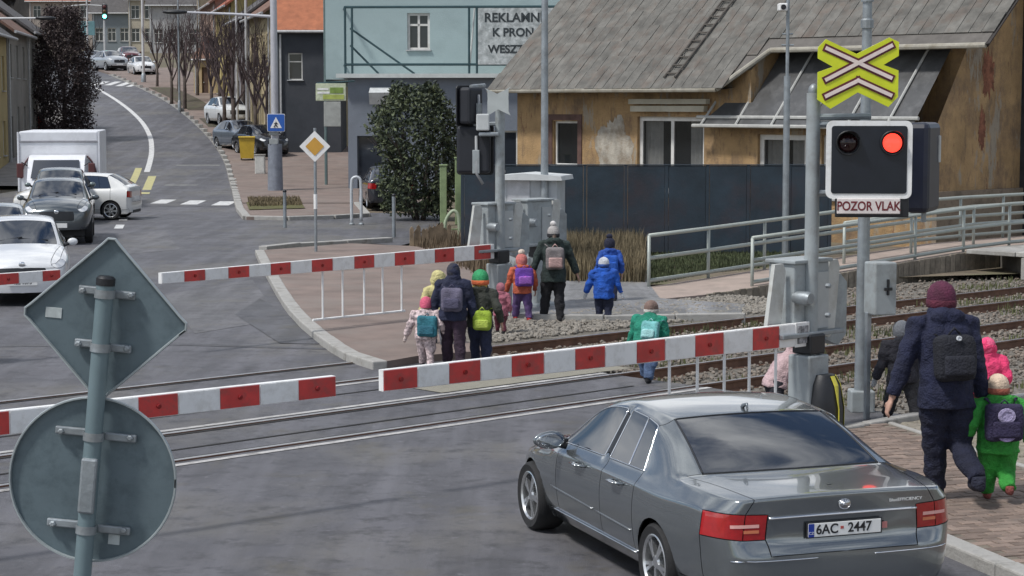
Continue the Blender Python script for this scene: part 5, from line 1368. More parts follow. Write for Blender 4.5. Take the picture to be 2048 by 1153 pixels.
# ---- signal head, cross and plates on the near pole
def cross_sign(name, label, at, rz_, front=True, k_=1.0, group=None):
    cs = thing(name, label, 'sign', at, rz_, group)
    a, b = .46*k_, .36*k_
    outl = [(-a, .27), (-.36, .36), (-.02, .20), (.34, .38), (a, .33), (a, .18), (.28, .08), (a, .02), (a, -.27), (.34, -.38), (.0, -.22), (-.30, -.40), (-a, -.30), (-a, .0), (-.28, .06), (-a, .15)]
    mb = MB(); mb.prism([(x*k_, z*k_) for x, z in outl], -.012, .012); mb.build('board', mat('fluorescent_yellow', (.58, .64, .02), .5, 0, .08, 5) if front else mat('pale_sign_back', (.46, .49, .48), .5, 0, .1, 4), cs)
    if front:
        mar = mat('cross_maroon', (.10, .012, .018), .5); pk_ = mat('cross_white', (.74, .62, .58), .5, 0, .08, 6)
        def limb(p, q, w_, dy, m_, n_):
            p, q = Vector((p[0], 0, p[1]))*k_, Vector((q[0], 0, q[1]))*k_; d = (q-p).normalized(); s_ = Vector((-d.z, 0, d.x))*w_*k_; p = p-d*w_*k_*.9; q = q+d*w_*k_*.9
            mb = MB(); mb.add([p-s_+Vector((0, dy, 0)), q-s_+Vector((0, dy, 0)), q+s_+Vector((0, dy, 0)), p+s_+Vector((0, dy, 0)), p-s_+Vector((0, dy+.004, 0)), q-s_+Vector((0, dy+.004, 0)), q+s_+Vector((0, dy+.004, 0)), p+s_+Vector((0, dy+.004, 0))], [(0, 1, 2, 3), (7, 6, 5, 4), (0, 4, 5, 1), (1, 5, 6, 2), (2, 6, 7, 3), (3, 7, 4, 0)]); return mb.build(n_, m_, cs)
        limbs = [((-.35, .26), (.36, -.06)), ((-.35, -.08), (.36, .29)), ((-.35, -.26), (.0, -.09)), ((.0, -.09), (.36, -.25))]
        for i, (p, q) in enumerate(limbs): limb(p, q, .043, -.018-.001*i, mar, 'limb_border')
        for i, (p, q) in enumerate(limbs): limb(p, q, .020, -.026-.001*i, pk_, 'limb')
    return cs
cross_sign('warning_cross', 'yellow bordered warning cross of red and white bars above the lit signal', Q(1716, 145, 21.45), R(2), True, .97)
sh = thing('crossing_signal', 'black two lamp crossing signal with white border and red lamp lit', 'signal', Q(1738, 320, 21.35), R(-3))
def rrect(w_, h_, r_, n=5):
    o_ = []
    for cx_, cz_, a0 in ((w_/2-r_, h_/2-r_, 0), (-w_/2+r_, h_/2-r_, 90), (-w_/2+r_, -h_/2+r_, 180), (w_/2-r_, -h_/2+r_, 270)):
        for k_ in range(n+1): a = R(a0+90*k_/n); o_.append((cx_+r_*math.cos(a), cz_+r_*math.sin(a)))
    return o_
mb = MB(); mb.prism(rrect(.91, .83, .07), -.01, .015); bd_ = mb.build('border_board', white_paint, sh)
mb = MB(); mb.prism(rrect(.80, .72, .03), -.018, -.010); mb.build('black_field', mat('signal_black', (.008, .011, .018), .35, 0, .2, 6), sh)
mb = MB(); mb.bbox((0, .12, 0), (.78, .2, .68), .03); mb.build('backbox', blackp, sh)
red_on = emit_mat('red_lamp_lit', (1.0, .05, .03), 1.9, (.3, .01, .01)); red_off = mat('red_lamp_dark', (.018, .005, .006), .15, 0, .1, 10)
for x, m_, n_ in ((.242, red_on, 'red_lamp'), (-.225, red_off, 'red_lamp')):
    mb = MB(); mb.lathe([(.001, -.055), (.06, -.045), (.10, -.02), (.115, .0)], 24, (x, 0, .18), Matrix.Rotation(R(90), 3, 'X') @ Matrix.Rotation(math.pi, 3, 'X')); lm = mb.build(n_, m_, sh, True)
    mb = MB()
    for k_ in range(13):
        a = R(20+140*k_/12)
        for r_, y in ((.125, -.018), (.128, -.16 if 2 < k_ < 10 else -.09)): mb.v.append(Vector((x+r_*math.cos(a), y, .18+r_*math.sin(a))))
    for k_ in range(12): mb.f.append((2*k_, 2*k_+1, 2*k_+3, 2*k_+2))
    mb.build('hood', blackp, lm, True)
    mb = MB(); mb.lathe([(.118, 0), (.132, 0), (.132, -.03), (.118, -.03), (.118, 0)], 24, (x, -.018, .18), Matrix.Rotation(R(90), 3, 'X') @ Matrix.Rotation(math.pi, 3, 'X')); mb.build('bezel', blackp, lm, True)
# brackets from the pole
for z, x1 in ((3.44, .62), (3.36, .72), (2.62, .55)): MB().loft([(NB.x, NB.y-.02, z), (NB.x+x1, NB.y+.02, z+.01)], [(.035, .03)]*2, 8).build('bracket', galv, sh).matrix_parent_inverse = (Matrix.Translation(sh.location) @ Matrix.Rotation(sh.rotation_euler.z, 4, 'Z')).inverted()
wp = thing('warning_plate', 'white plate reading POZOR VLAK in red under the signal', 'sign', Q(1737, 413, 21.33), R(-3))
mb = MB(); mb.bbox((0, 0, 0), (.67, .02, .165), .008); mb.build('plate', mat('plate_pinkish', (.66, .60, .58), .5, 0, .1, 8), wp)
text('plate_text', 'POZOR VLAK', .135, mat('maroon_ink', (.14, .015, .02), .5), wp, Matrix.Translation((0, -.0115, -.002)) @ FX, .001, .82, .003)
mb = MB(); mb.bbox((.04, .05, -.01), (.78, .06, .22), .01); mb.build('plate_backing', blackp, wp)
# second signal turned to the side street, standing just behind
s2 = thing('side_signal', 'black signal housing turned sideways behind the lit signal', 'signal', Q(1846, 335, 22.4), R(-112))
mb = MB(); mb.bbox((0, 0, 0), (.72, .26, 1.0), .06); mb.build('backbox', mat('housing_navy', (.010, .013, .028), .4, 0, .2, 6), s2)
mb = MB(); mb.prism(rrect(.8, .98, .07), -.17, -.14); mb.build('border_board', blackp, s2)
mb = MB(); mb.bbox((-.25, .135, .2), (.10, .02, .30), .005); mb.build('marker_strip', mat('pale_grey_strip', (.42, .43, .42), .5), s2)
for x in (-.2, .2): mb = MB(); mb.lathe([(.001, .04), (.08, .03), (.11, .0)], 18, (x, -.17, .2), Matrix.Rotation(R(90), 3, 'X')); mb.build('lamp', red_off, s2, True)
MB().loft([(-.1, .0, -.45), (-.1, 0, -.62)], .03, 6).build('mount', galv, s2)
m2 = thing('rear_mast', 'slim steel mast rising behind the yellow bordered cross', 'mast', (Q(1727, 500, 23.2).x, 23.2, 0))
mb = MB(); mb.loft([(0, 0, 0), (0, 0, 5.4)], [.085, .05], 14); mb.build('mast_tube', galv, m2, 40)
mb = MB(); mb.bbox((0, 0, .12), (.28, .28, .26), .02); mb.build('mast_foot', greypaint, m2)
for z in (4.45, 4.75, 5.0): mb = MB(); mb.lathe([(.075, 0), (.075, .09), (.055, .11)], 10, (0, 0, z)); mb.build('collar', galv, m2)
cb = thing('equipment_box', 'grey steel equipment box with latch right of the near barrier drive', 'cabinet', (Q(1760, 600, 22.6).x, 22.6, 0), R(20))
mb = MB(); mb.bbox((0, 0, 1.50), (.28, .26, .60), .02); bx2 = mb.build('box', greypaint, cb)
mb = MB(); mb.bbox((.02, -.14, 1.52), (.025, .03, .18), .005); mb.bbox((.02, -.145, 1.50), (.10, .02, .035), .005); o = mb.build('latch', blackp, bx2); o['kind'] = 'stuff'
mb = MB(); mb.bbox((-.12, .05, .6), (.06, .06, 1.25), .01); mb.build('stand', galv, cb)

# ---- near left barrier, its drive outside the picture
lA = nA.lerp(nB, 1.0)+(nB-nA).normalized()*2.4; lB = nA.lerp(nB, at_u(nA, nB, 667))
nlb = thing('near_left_barrier', 'red and white barrier arm crossing behind the pair of grey signs at left', 'barrier', Vector((lA.x, lA.y, 0)), 0, 'crossing barriers')
cuts = [667, 592, 515, 435, 352, 272, 190, 105, 15]; ul = [1-at_u(lB, lA, u) for u in cuts]
first = ul[-1]; step = .085; extra = []
while first > step*.6: first -= step; extra.append(max(0.0, first))
ul = (ul+extra)[::-1]; ul[-1] = 1.0
cols = ('rwrwrwrw'+'rwrwrwrw')[:len(ul)-1][::-1]
barrier_boom(nlb, lA, lB, .20, .185, ul, cols)
mb = MB(); mb.bbox((-.3, .1, .7), (.6, .5, 1.4), .03); mb.build('drive_housing', greypaint, nlb)

# ---- far right barrier
FB = Vector(((1000-1024)/118.0, 33.9, 0)); fA = Q(985, 503, 33.8); fB = Q(320, 557, 28.4)
fb = thing('far_barrier', 'red and white barrier arm with grey drive beyond the tracks', 'barrier', FB, 0, 'crossing barriers')
cuts = [985, 978, 945, 905, 866, 826, 786, 745, 705, 662, 620, 578, 538, 495, 453, 407, 365, 320]
uf = [at_u(fA, fB, u) for u in cuts]; uf[0], uf[-1] = 0, 1
barrier_boom(fb, fA, fB, .25, .155, uf, 'wrwrwrwrwrwrwrwrw', ([at_u(fA, fB, u) for u in (803, 765, 728, 685, 645)], .74, .03))
drive(fb)
mb = MB(); mb.loft([(0, 0, .05), (0, 0, 3.72)], [.085, .08], 16); mb.build('pole', greypaint, fb, 40)
fd2 = thing('far_footway_drive', 'second pale grey barrier drive under the relay cabinet', 'barrier', (Q(1078, 600, 35.2).x, 35.2, 0), 0, 'crossing barriers'); drive(fd2)
# far left barrier, tip behind the diamond
flA, flB = Q(-90, 566, 27.2), Q(118, 550, 28.4)
fl = thing('far_left_barrier', 'short visible piece of barrier arm in front of the white hatchback', 'barrier', Vector((flA.x, flA.y, 0)), 0, 'crossing barriers')
cu2 = [-90, -50, -8, 35, 82, 118]; barrier_boom(fl, flA, flB, .17, .15, [0]+[at_u(flA, flB, u) for u in cu2[1:-1]]+[1], 'rwrwr')
mb = MB(); mb.bbox((-.3, .1, .7), (.6, .5, 1.4), .03); mb.build('drive_housing', greypaint, fl)
# far signals seen from behind
cross_sign('far_cross', 'pale grey back of a warning cross on the far signal pole', Q(996, 203, 33.7), R(4), False, .62)
for (n_, l_, u, v, rz_, w_, h_) in (('far_signal', 'black back of the crossing signal hanging on the far pole', 948, 300, R(-8), .56, .80), ('far_side_signal', 'narrow dark signal with visor high on the far pole', 942, 212, R(60), .45, .62)):
    q = thing(n_, l_, 'signal', Q(u, v, 34.0), rz_)
    mb = MB(); mb.bbox((0, 0, 0), (w_, .22, h_), .05); mb.build('backbox', mat('housing_black', (.012, .014, .02)), q)
    mb = MB(); mb.prism(rrect(w_+.08, h_+.06, .06), .12, .14); mb.build('border_board', blackp, q)
    for x in (-w_*.25, w_*.25): mb = MB(); mb.lathe([(.08, 0), (.10, -.09), (.095, -.1)], 12, (x, -.1, -h_*.1), Matrix.Rotation(R(90), 3, 'X')); mb.build('rear_cap', greypaint, q, 40)
    mb = MB(); mb.bbox((w_*.1, -.13, -h_*.25), (.12, .05, .4), .01); mb.build('cable_box', greypaint, q)
    MB().loft([(w_*.1, -.12, h_*.3), (w_*.12, -.14, -h_*.5), (w_*.3, -.1, -h_*.72)], .025, 6).build('cable', mat('cable_grey', (.3, .31, .32), .6), q, True)
    MB().loft([(0, 0, h_*.52), (.45, 0, h_*.56)], .035, 6).build('bracket', galv, q)
q = thing('signal_box', 'small pale grey box on the far signal pole beside the black housings', 'equipment box', Q(980, 245, 33.75))
for x, z in ((-.12, .0), ): mb = MB(); mb.bbox((x, 0, z), (.22, .2, .28), .02); mb.build('speaker_box', mat('pale_grey_box', (.50, .52, .52), .5, 0, .1, 5), q)
mb = MB(); mb.bbox((-.02, 0, -.2), (.34, .16, .07), .02); mb.build('mount_bar', galv, q)
# tall slim pole beside the cabinet
q = thing('tall_lamp_pole', 'tall slim grey pole in front of the turquoise board and roof edge', 'pole', (Q(1089, 400, 41).x, 41, 0))
mb = MB(); mb.loft([(0, 0, 0), (0, 0, 9)], [.085, .055], 12); mb.build('pole_tube', galv, q, 40); mb = MB(); mb.bbox((0, 0, .5), (.24, .24, 1.0), .02); mb.build('pole_foot', greypaint, q)
q = thing('camera_mast', 'thin mast with white camera in front of the ochre house', 'mast', (Q(1571, 420, 46).x, 46, 0))
mb = MB(); mb.loft([(0, 0, 0), (0, 0, 4.2)], .075, 12); mb.loft([(0, 0, 4.2), (0, 0, 7)], .04, 10); mb.build('mast_tube', galv, q, 40)
for z, r_ in ((4.9, .14), (5.15, .12)): MB().loft([(-r_, 0, z), (r_, 0, z)], .02, 6).build('cross_arm', galv, q)
mb = MB(); mb.bbox((-.14, -.1, 5.75), (.2, .34, .18), .03); cm = mb.build('camera_housing', white_paint, q); mb = MB(); mb.lathe([(.06, 0), (.06, .03)], 12, (-.14, -.27, 5.75), Matrix.Rotation(R(90), 3, 'X')); mb.build('lens', blackp, cm)
mb = MB(); mb.bbox((.06, 0, 6.05), (.4, .12, .12), .02); mb.build('arm_box', blackp, q)
# relay cabinet
q = thing('relay_cabinet', 'pale grey relay cabinet with overhanging flat roof behind the far drive', 'cabinet', (Q(1070, 430, 41.5).x, 41.5, 0), R(-14)); q.scale = (1.13, 1.13, 1.0)
mb = MB(); mb.bbox((0, 0, 1.04), (.98, .7, 1.94), .015); bd2 = mb.build('casing', mat('cabinet_grey', (.43, .46, .48), .55, 0, .08, 3, dirt=(.3, .3, .28), dscale=2, damt=.4), q)
mb = MB(); mb.prism([(-.62, 2.01), (.62, 2.01), (.60, 2.10), (-.1, 2.15), (-.6, 2.10)], -.52, .48); mb.build('roof', mat('cabinet_roof', (.52, .54, .54), .6, 0, .1, 3), q)
mb = MB(); mb.bbox((-.22, -.36, 1.45), (.42, .03, 1.1), .01); mb.build('door', mat('cabinet_door', (.47, .48, .50), .55), q)
for x, z in ((.16, 1.32), (.16, 1.20), (.36, 1.42), (.36, 1.28)): mb = MB(); mb.bbox((x, -.36, z), (.10, .02, .08), .005); mb.build('notice', mat('notice_dark', (.06, .06, .06), .6) if z < 1.35 else mat('notice_yellow', (.5, .42, .05), .5), bd2)

# ------------------------------------------------------------------ railings of the ramp
tubem = mat('railing_grey_green', (.36, .39, .36), .5, .2, .12, 4, dirt=(.22, .22, .18), dscale=4, damt=.5)
def railing(name, label, nn, t0, t1, zf, hgt_, step, mids, post_drop=.25):
    p0 = TD*t0+TN*nn; r_ = thing(name, label, 'railing', (p0.x, p0.y, zf(t0)), 0, 'ramp railings'); L0 = r_.location.copy()
    N = int((t1-t0)/step); ts_ = [t0+(t1-t0)*i/N for i in range(N+1)]
    at = lambda t, z: TD*t+TN*nn+Vector((0, 0, zf(t)+z))-L0
    for i, t in enumerate(ts_): MB().loft([at(t, -post_drop), at(t, hgt_)], .034, 8).build('post', tubem, r_, True)
    for m_ in mids+[hgt_]: MB().loft([at(t, m_) for t in ts_], .040, 8).build('rail', tubem, r_, True)
railing('ramp_railing', 'long grey ramp railing on the fence side rising to the right', 26.55, 28.4, 58, ramp_z, 1.0, 1.72, [.12, .56])
railing('ramp_railing', 'grey ramp railing on the track side starting nearer the drive', 24.95, 29.6, 56, lambda t: ramp_z(t)-.02, .95, 1.75, [.10, .52])
railing('ramp_railing', 'second grey railing in the middle of the ramp landing at right', 25.75, 33.5, 57, ramp_z, .85, 2.2, [.45])

# ------------------------------------------------------------------ foreground signs seen from the back
SG = Vector(((75-1024)/474.0, 8.45, 0))
back_al = mat('sign_back_aluminium', (.115, .155, .175), .5, .15, .14, 2.5, .05, 30, dirt=(.075, .105, .12), dscale=9, damt=.7)
rimm = mat('sign_rim', (.36, .40, .41), .45, .3, .1, 5); tubeg = mat('sign_post_grey', (.16, .22, .24), .5, .25, .1, 4)
lean = R(5.6)
sp_ = thing('sign_post', 'grey steel post carrying the two signs seen from behind', 'post', SG); sp_.rotation_euler = (0, lean, 0)
mb = MB(); mb.loft([(0, 0, -.1), (0, 0, 2.86)], .038, 20); mb.build('tube', tubeg, sp_, 40); mb = MB(); mb.lathe([(.041, 0), (.041, .03), (.03, .04)], 16, (0, 0, 2.84)); mb.build('cap', blackp, sp_, 40)
mb = MB(); mb.bbox((0, -.036, 1.98), (.07, .03, .24), .01); mb.build('splice_sleeve', galv, sp_)
SGM = Matrix.Translation(SG) @ Matrix.Rotation(lean, 4, 'Y')
def back_sign(name, label, z, poly, brk, sticker=None):
    o_ = thing(name, label, 'sign', SGM @ Vector((0, .075, z))); o_.rotation_euler = (0, lean, 0)
    mb = MB(); mb.prism(poly, -.002, .002); mb.build('plate', back_al, o_)
    loop = [Vector((a, -.012, b)) for a, b in poly]; MB().loft(loop+[loop[0], loop[1]], [(.006, .013)]*(len(loop)+2), 6, caps=False, up=(0, 1, 0)).build('rim', rimm, o_)
    mb = MB(); mb.prism([(a*.985, b*.985) for a, b in poly], .003, .006); mb.build('face_film', white_paint, o_)
    for bz, w_ in brk:
        mb = MB(); mb.bbox((-w_*.32, -.02, bz+.004), (w_*.42, .02, .035), .006); b_ = mb.build('clamp_bar', galv, o_)
        mb = MB(); mb.bbox((w_*.32, -.02, bz-.004), (w_*.42, .02, .035), .006); b_ = mb.build('clamp_bar', galv, o_)
        mb = MB(); mb.lathe([(.041, -.018), (.044, -.018), (.044, .018), (.041, .018), (.041, -.018)], 20, (0, -.075, bz)); mb.build('clamp_band', galv, o_, 40)
        for x in (-w_*.45, w_*.45): mb = MB(); mb.lathe([(.014, 0), (.014, .012), (.008, .016)], 6, (x, -.03, bz), Matrix.Rotation(R(90), 3, 'X')); mb.build('bolt', galv, o_)
    if sticker:
        x, z2, w_, h_ = sticker; mb = MB(); mb.bbox((x, -.004, z2), (w_, .003, h_), .004); mb.build('sticker', mat('sticker_pale', (.42, .46, .46), .5, 0, .15, 30), o_)
    return o_
def rdiamond(r_, c_=.05):
    o_ = []
    for k_ in range(4):
        a = R(90*k_); d = Vector((math.cos(a), math.sin(a))); n_ = Vector((-d.y, d.x)); 
        for q_ in (-1, -.4, .4, 1): o_.append(tuple(d*(r_-.012-c_*abs(q_)*.6*abs(q_))+n_*c_*q_*.75))
    return o_
def zc(v, u): return None
back_sign('diamond_sign_back', 'grey back of a diamond road sign in the left foreground', (3.6-(643-205)/474.0)/math.cos(lean), rdiamond(.362), ((.115, .23), (-.115, .23)), (-.225, .005, .07, .045))
back_sign('round_sign_back', 'grey back of a round road sign below the diamond', (3.6-(973-205)/474.0)/math.cos(lean), [(.357*math.cos(R(a)), .357*math.sin(R(a))) for a in range(0, 360, 6)], ((.20, .33), (-.205, .34)), (.11, -.255, .05, .045))

# ------------------------------------------------------------------ street furniture beyond
q = thing('priority_sign', 'white and orange diamond priority sign on a slim post at the side street', 'sign', P(632, 512))
Yq = q.location.y
mb = MB(); mb.loft([(0, 0, 0), (0, 0, 3.0)], .035, 10); po = mb.build('post', galv, q, 40); mb = MB(); mb.lathe([(.045, 0), (.045, .35)], 10, (0, 0, 1.1)); mb.build('post_band', white_paint, po)
Mz = Matrix.Translation((0, -.05, 2.57))
for r_, y0, m_, n_ in ((.37, 0, white_paint, 'plate'), (.225, -.01, mat('priority_orange', (.55, .30, .05), .5, 0, .08, 5), 'orange_field')): mb = MB(); mb.prism(rdiamond(r_, .04), y0-.004, y0+.004, Mz); mb.build(n_, m_, q)
LPX = Q(551, 390, 77); q = thing('street_lamp', 'tall pale lamp post with long arm and blue crossing sign', 'lamp post', (LPX.x, 77, .1))
mb = MB(); mb.loft([(0, 0, 0), (0, 0, 2.0), (0, 0, 9.5)], [.20, .15, .12], 14); mb.build('pole', mat('lamp_pole_pale', (.46, .46, .49), .5, .2, .1, 3), q, 40)
mb = MB(); mb.loft([(0, 0, 0), (0, 0, 1.9)], [.30, .27], 14); mb.build('pole_base', mat('pole_base_grey', (.20, .22, .26), .6, 0, .2, 4), q, 40)
MB().loft([(0, 0, 6.75), (-1.5, 0, 6.85), (-3.3, 0, 6.92)], [.06, .05, .04], 8).build('arm', mat('lamp_pole_pale', (.46, .46, .49)), q)
mb = MB(); mb.ball((-3.75, 0, 6.93), (.5, .16, .09), 12, 8); mb.build('lamp_head', blackp, q, True)
for z in (2.0, 2.35): mb = MB(); mb.bbox((-.02, -.2, z), (.34, .1, .22), .02); mb.build('meter_box', mat('meter_grey', (.28, .30, .30), .6), q)
q2 = thing('crossing_sign', 'square blue pedestrian crossing sign with white triangle on the lamp post', 'sign', Q(552, 246, 76.7))
mb = MB(); mb.prism(rrect(.64, .64, .04), -.01, .01); mb.build('plate', mat('sign_blue', (.02, .10, .40), .45, 0, .08, 5), q2)
mb = MB(); mb.prism([(-.22, -.2), (.22, -.2), (0, .22)], -.016, -.011); mb.build('white_triangle', white_paint, q2)
mb = MB()
for p_, q_, r_ in (((.0, .06), (.0, .06), .035), ((.0, .02), (-.01, -.07), .025), ((-.01, -.07), (.06, -.17), .02), ((-.01, -.07), (-.08, -.17), .02), ((.0, .0), (.07, -.05), .015), ((.0, .0), (-.07, -.04), .015)): mb.loft([(p_[0], -.018, p_[1]), (q_[0]+.001, -.018, q_[1]+.001)], r_, 6)
o = mb.build('walking_figure', ink, q2); o['kind'] = 'stuff'
mb = MB(); mb.prism(rrect(.68, .68, .05), .012, .02); mb.build('rim', white_paint, q2)
for (n_, l_, u, v, h_, r_, m_) in (('marker_post', 'slim grey post at the side street kerb left of the priority sign', 570, 456, 1.05, .05, galv), ('marker_post', 'slim grey post right of the side street mouth', 788, 475, 1.12, .05, galv)):
    q = thing(n_, l_, 'post', P(u, v)); mb = MB(); mb.loft([(0, 0, 0), (0, 0, h_)], r_, 10); mb.build('shaft', m_, q, 40); mb = MB(); mb.ball((0, 0, h_), (r_*1.2, r_*1.2, r_), 10, 6); mb.build('cap', blackp, q, True)
q = thing('hoop_bollard', 'pale steel hoop bollard on the corner by the blue wall', 'bollard', P(713, 450))
MB().loft(spline([(-.14, 0, 0), (-.14, 0, 1.15), (-.08, 0, 1.38), (.08, 0, 1.38), (.14, 0, 1.15), (.14, 0, .1)], 5), .045, 10).build('hoop', mat('pale_steel', (.5, .52, .54), .5, .2, .1, 5), q, True)
for x in (-.14, .14): mb = MB(); mb.lathe([(.08, 0), (.08, .03), (.05, .06)], 10, (x, 0, .0)); mb.build('base_flange', galv, q)
X_, Y_ = (495-1024)/FPX*93, 93
q = thing('yellow_bin', 'yellow wheeled bin on the hill pavement', 'bin', (X_, Y_, hgt(Y_)+.12), R(8))
mb = MB(); mb.prism([(-.30, .08), (.30, .08), (.36, 1.0), (-.36, 1.0)], -.32, .32); mb.build('body', mat('bin_yellow', (.50, .33, .03), .5, 0, .12, 4), q)
mb = MB(); mb.bbox((0, 0, 1.05), (.78, .74, .09), .03); mb.build('lid', mat('bin_yellow_lid', (.52, .36, .04), .45, 0, .1, 4), q)
for s in (-1, 1): mb = MB(); mb.lathe([(.09, -.03), (.09, .03)], 14, (s*.26, .3, .09), Matrix.Rotation(R(90), 3, 'Y')); mb.build('wheel', rubber, q)
X_, Y_ = (521-1024)/FPX*86, 86
q = thing('white_cabinet', 'small white street cabinet beside the lamp post', 'cabinet', (X_, Y_, hgt(Y_)+.05))
mb = MB(); mb.bbox((0, 0, .42), (.42, .3, .84), .015); o = mb.build('casing', mat('cabinet_white', (.60, .60, .57), .6, 0, .1, 4), q); mb = MB(); mb.bbox((0, 0, .87), (.48, .36, .05), .01); mb.build('lid', concm, q); mb = MB(); mb.bbox((.0, -.155, .45), (.36, .012, .7), .004); mb.build('door', mat('cabinet_white_door', (.54, .54, .51), .6), q)
# masts, signals and lamps up the hill
def mast(name, label, u, Y, top_v, r_, m_, cat='pole', base=None):
    X_ = (u-1024)/FPX*Y; q_ = thing(name, label, cat, (X_, Y, hgt(Y)+(.12 if base is None else base))); z = Q(u, top_v, Y).z-q_.location.z
    mb = MB(); mb.loft([(0, 0, -.3), (0, 0, z)], [r_, r_*.75], 10); mb.build('shaft', m_, q_, 40); mb = MB(); mb.lathe([(r_*1.6, 0), (r_*1.6, .5), (r_, .6)], 10); mb.build('foot', galv, q_, 40); return q_
palem = mat('pale_mast', (.52, .52, .52), .5, .1, .08, 3)
mast('hill_pole', 'pale pole on the kerb left of the street trees near the top', 291, 142, -60, .11, palem)
mast('hill_pole', 'pale pole standing among the bare street trees', 496, 104, -80, .085, palem)
mast('hill_pole', 'thinner pale pole left of the other among the street trees', 477, 108, -80, .07, palem)
mast('hill_pole', 'thin pole in front of the dark beech at the top left', 181, 150, -60, .08, palem)
mast('hill_pole', 'grey pole between the two pale poles and the kiosk', 362, 121, -60, .07, galv)
q = mast('traffic_light', 'traffic light showing green at the top of the hill', 215, 172, 8, .10, palem, 'traffic light')
hz = Q(216, 24, 172).z-q.location.z
mb = MB(); mb.bbox((.1, -.15, hz), (.45, .3, 1.25), .04); hd_ = mb.build('signal_head', blackp, q)
for k_, m_ in enumerate((mat('lens_red_dark', (.06, .01, .01), .3), mat('lens_amber_dark', (.08, .04, .01), .3), emit_mat('green_lamp_lit', (.12, 1.0, .72), 7.0, (.01, .2, .1)))):
    mb = MB(); mb.lathe([(.001, .06), (.14, .03), (.17, 0)], 14, (.1, -.31, hz+.4-.4*k_), Matrix.Rotation(R(90), 3, 'X')); mb.build('lens', m_, hd_, True)
MB().loft([(0, 0, hz+.5), (-1.6, 0, hz+.6), (-3.5, 0, hz+.45)], .05, 6).build('arm', palem, q)
mb = MB(); mb.bbox((-1.5, -.1, hz-1.4), (1.4, .05, 1.2), .02); mb.build('backing_board', mat('teal_board', (.12, .24, .26), .6, 0, .15, 3), q)
q = thing('left_street_lamp', 'lamp arm with dark head reaching in from the left edge', 'lamp post', (Q(-60, 300, 78).x, 78, 0))
mb = MB(); mb.loft([(0, 0, -.1), (0, 0, 6.9)], [.13, .09], 10); mb.build('pole', palem, q, 40); MB().loft([(0, 0, 6.75), (1.2, 0, 6.83), (2.75, 0, 6.84)], [.05, .045, .035], 8).build('arm', palem, q)
mb = MB(); mb.ball((3.05, 0, 6.84), (.42, .15, .08), 12, 8); mb.build('lamp_head', blackp, q, True)
# red post box by the left houses
X_, Y_ = (83-1024)/FPX*106, 106
q = thing('red_box', 'small red box on the left pavement under the dark beech', 'post box', (X_, Y_, hgt(Y_)+.1)); mb = MB(); mb.bbox((0, 0, .75), (.42, .35, .7), .05); mb.build('case', red_paint, q); mb = MB(); mb.loft([(0, 0, 0), (0, 0, .45)], .06, 8); mb.build('leg', blackp, q); mb = MB(); mb.bbox((0, -.18, .95), (.24, .02, .04), .004); mb.build('slot', blackp, q)
# ------------------------------------------------------------------ fences
FY = 47.3; x0, x1 = Q(925, 400, FY).x, Q(1660, 400, FY).x
fn = thing('dark_fence', 'dark blue grey panel fence in front of the ochre house', 'fence', (x0, FY, 0))
fm_ = mat('fence_slate_blue', (.018, .032, .046), .65, 0, .35, 1.2, .25, 20, rnd=.08, dirt=(.045, .03, .035), dscale=.8, damt=.6); n_ = 9; pw = (x1-x0)/n_
for k_ in range(n_):
    mb = MB(); mb.bbox((pw*(k_+.5), 0, 1.08), (pw-.09, .05, 2.05), .01); mb.build('panel', fm_, fn)
for k_ in range(n_+1): mb = MB(); mb.bbox((pw*k_, .01, 1.06), (.08, .08, 2.14), .01); mb.build('post', fm_, fn)
mb = MB(); mb.bbox((pw*n_/2, 0, 2.125), (pw*n_, .075, .03), .008); mb.build('top_rail', fm_, fn)
gp_ = mat('green_post', (.20, .26, .13), .6, 0, .2, 4)
for u, v, h_, l_ in ((887, 452, 1.75, 'green steel gate post left of the far drive'), (917, 450, 1.95, 'taller green steel post beside the dark fence end')):
    q = thing('green_post', l_, 'post', P(u, v)); mb = MB(); mb.bbox((0, 0, h_/2), (.20, .16, h_), .02); mb.build('shaft', gp_, q); mb = MB(); mb.bbox((0, 0, h_+.02), (.25, .2, .05), .015); mb.build('cap', gp_, q)
q = thing('green_hoop', 'pale green bent tube hoop behind the far barrier', 'hoop', P(905, 482)); MB().loft(spline([(-.2, 0, 0), (-.18, 0, .5), (.02, 0, .78), (.16, 0, .6), (.18, 0, 0)], 5), .045, 8).build('tube', mat('hoop_green', (.32, .38, .26), .6, 0, .15, 5), q, True); mb = MB(); mb.bbox((-.01, 0, .3), (.36, .03, .04), .008); mb.build('cross_bar', gp_, q)
pf = thing('picket_fence', 'low weathered picket fence between bush and pavement', 'fence', P(822, 496)); pm_ = mat('picket_wood', (.24, .18, .12), .9, 0, .3, 6, .4, 50, rnd=.3)
for k_ in range(11):
    h_ = .55+random.uniform(-.08, .1); mb = MB(); mb.prism([(-.05, 0), (.05, 0), (.05, h_-.06), (0, h_), (-.05, h_-.06)], -.012, .012); o = mb.build('picket', pm_, pf); o.location = (.02+k_*.092, k_*.03, 0); o.rotation_euler = (0, random.uniform(-.06, .06), .3)
for z in (.15, .38): MB().loft([(-.03, .03, z), (1.02, .34, z)], (.015, .03), 6).build('fence_rail', pm_, pf)
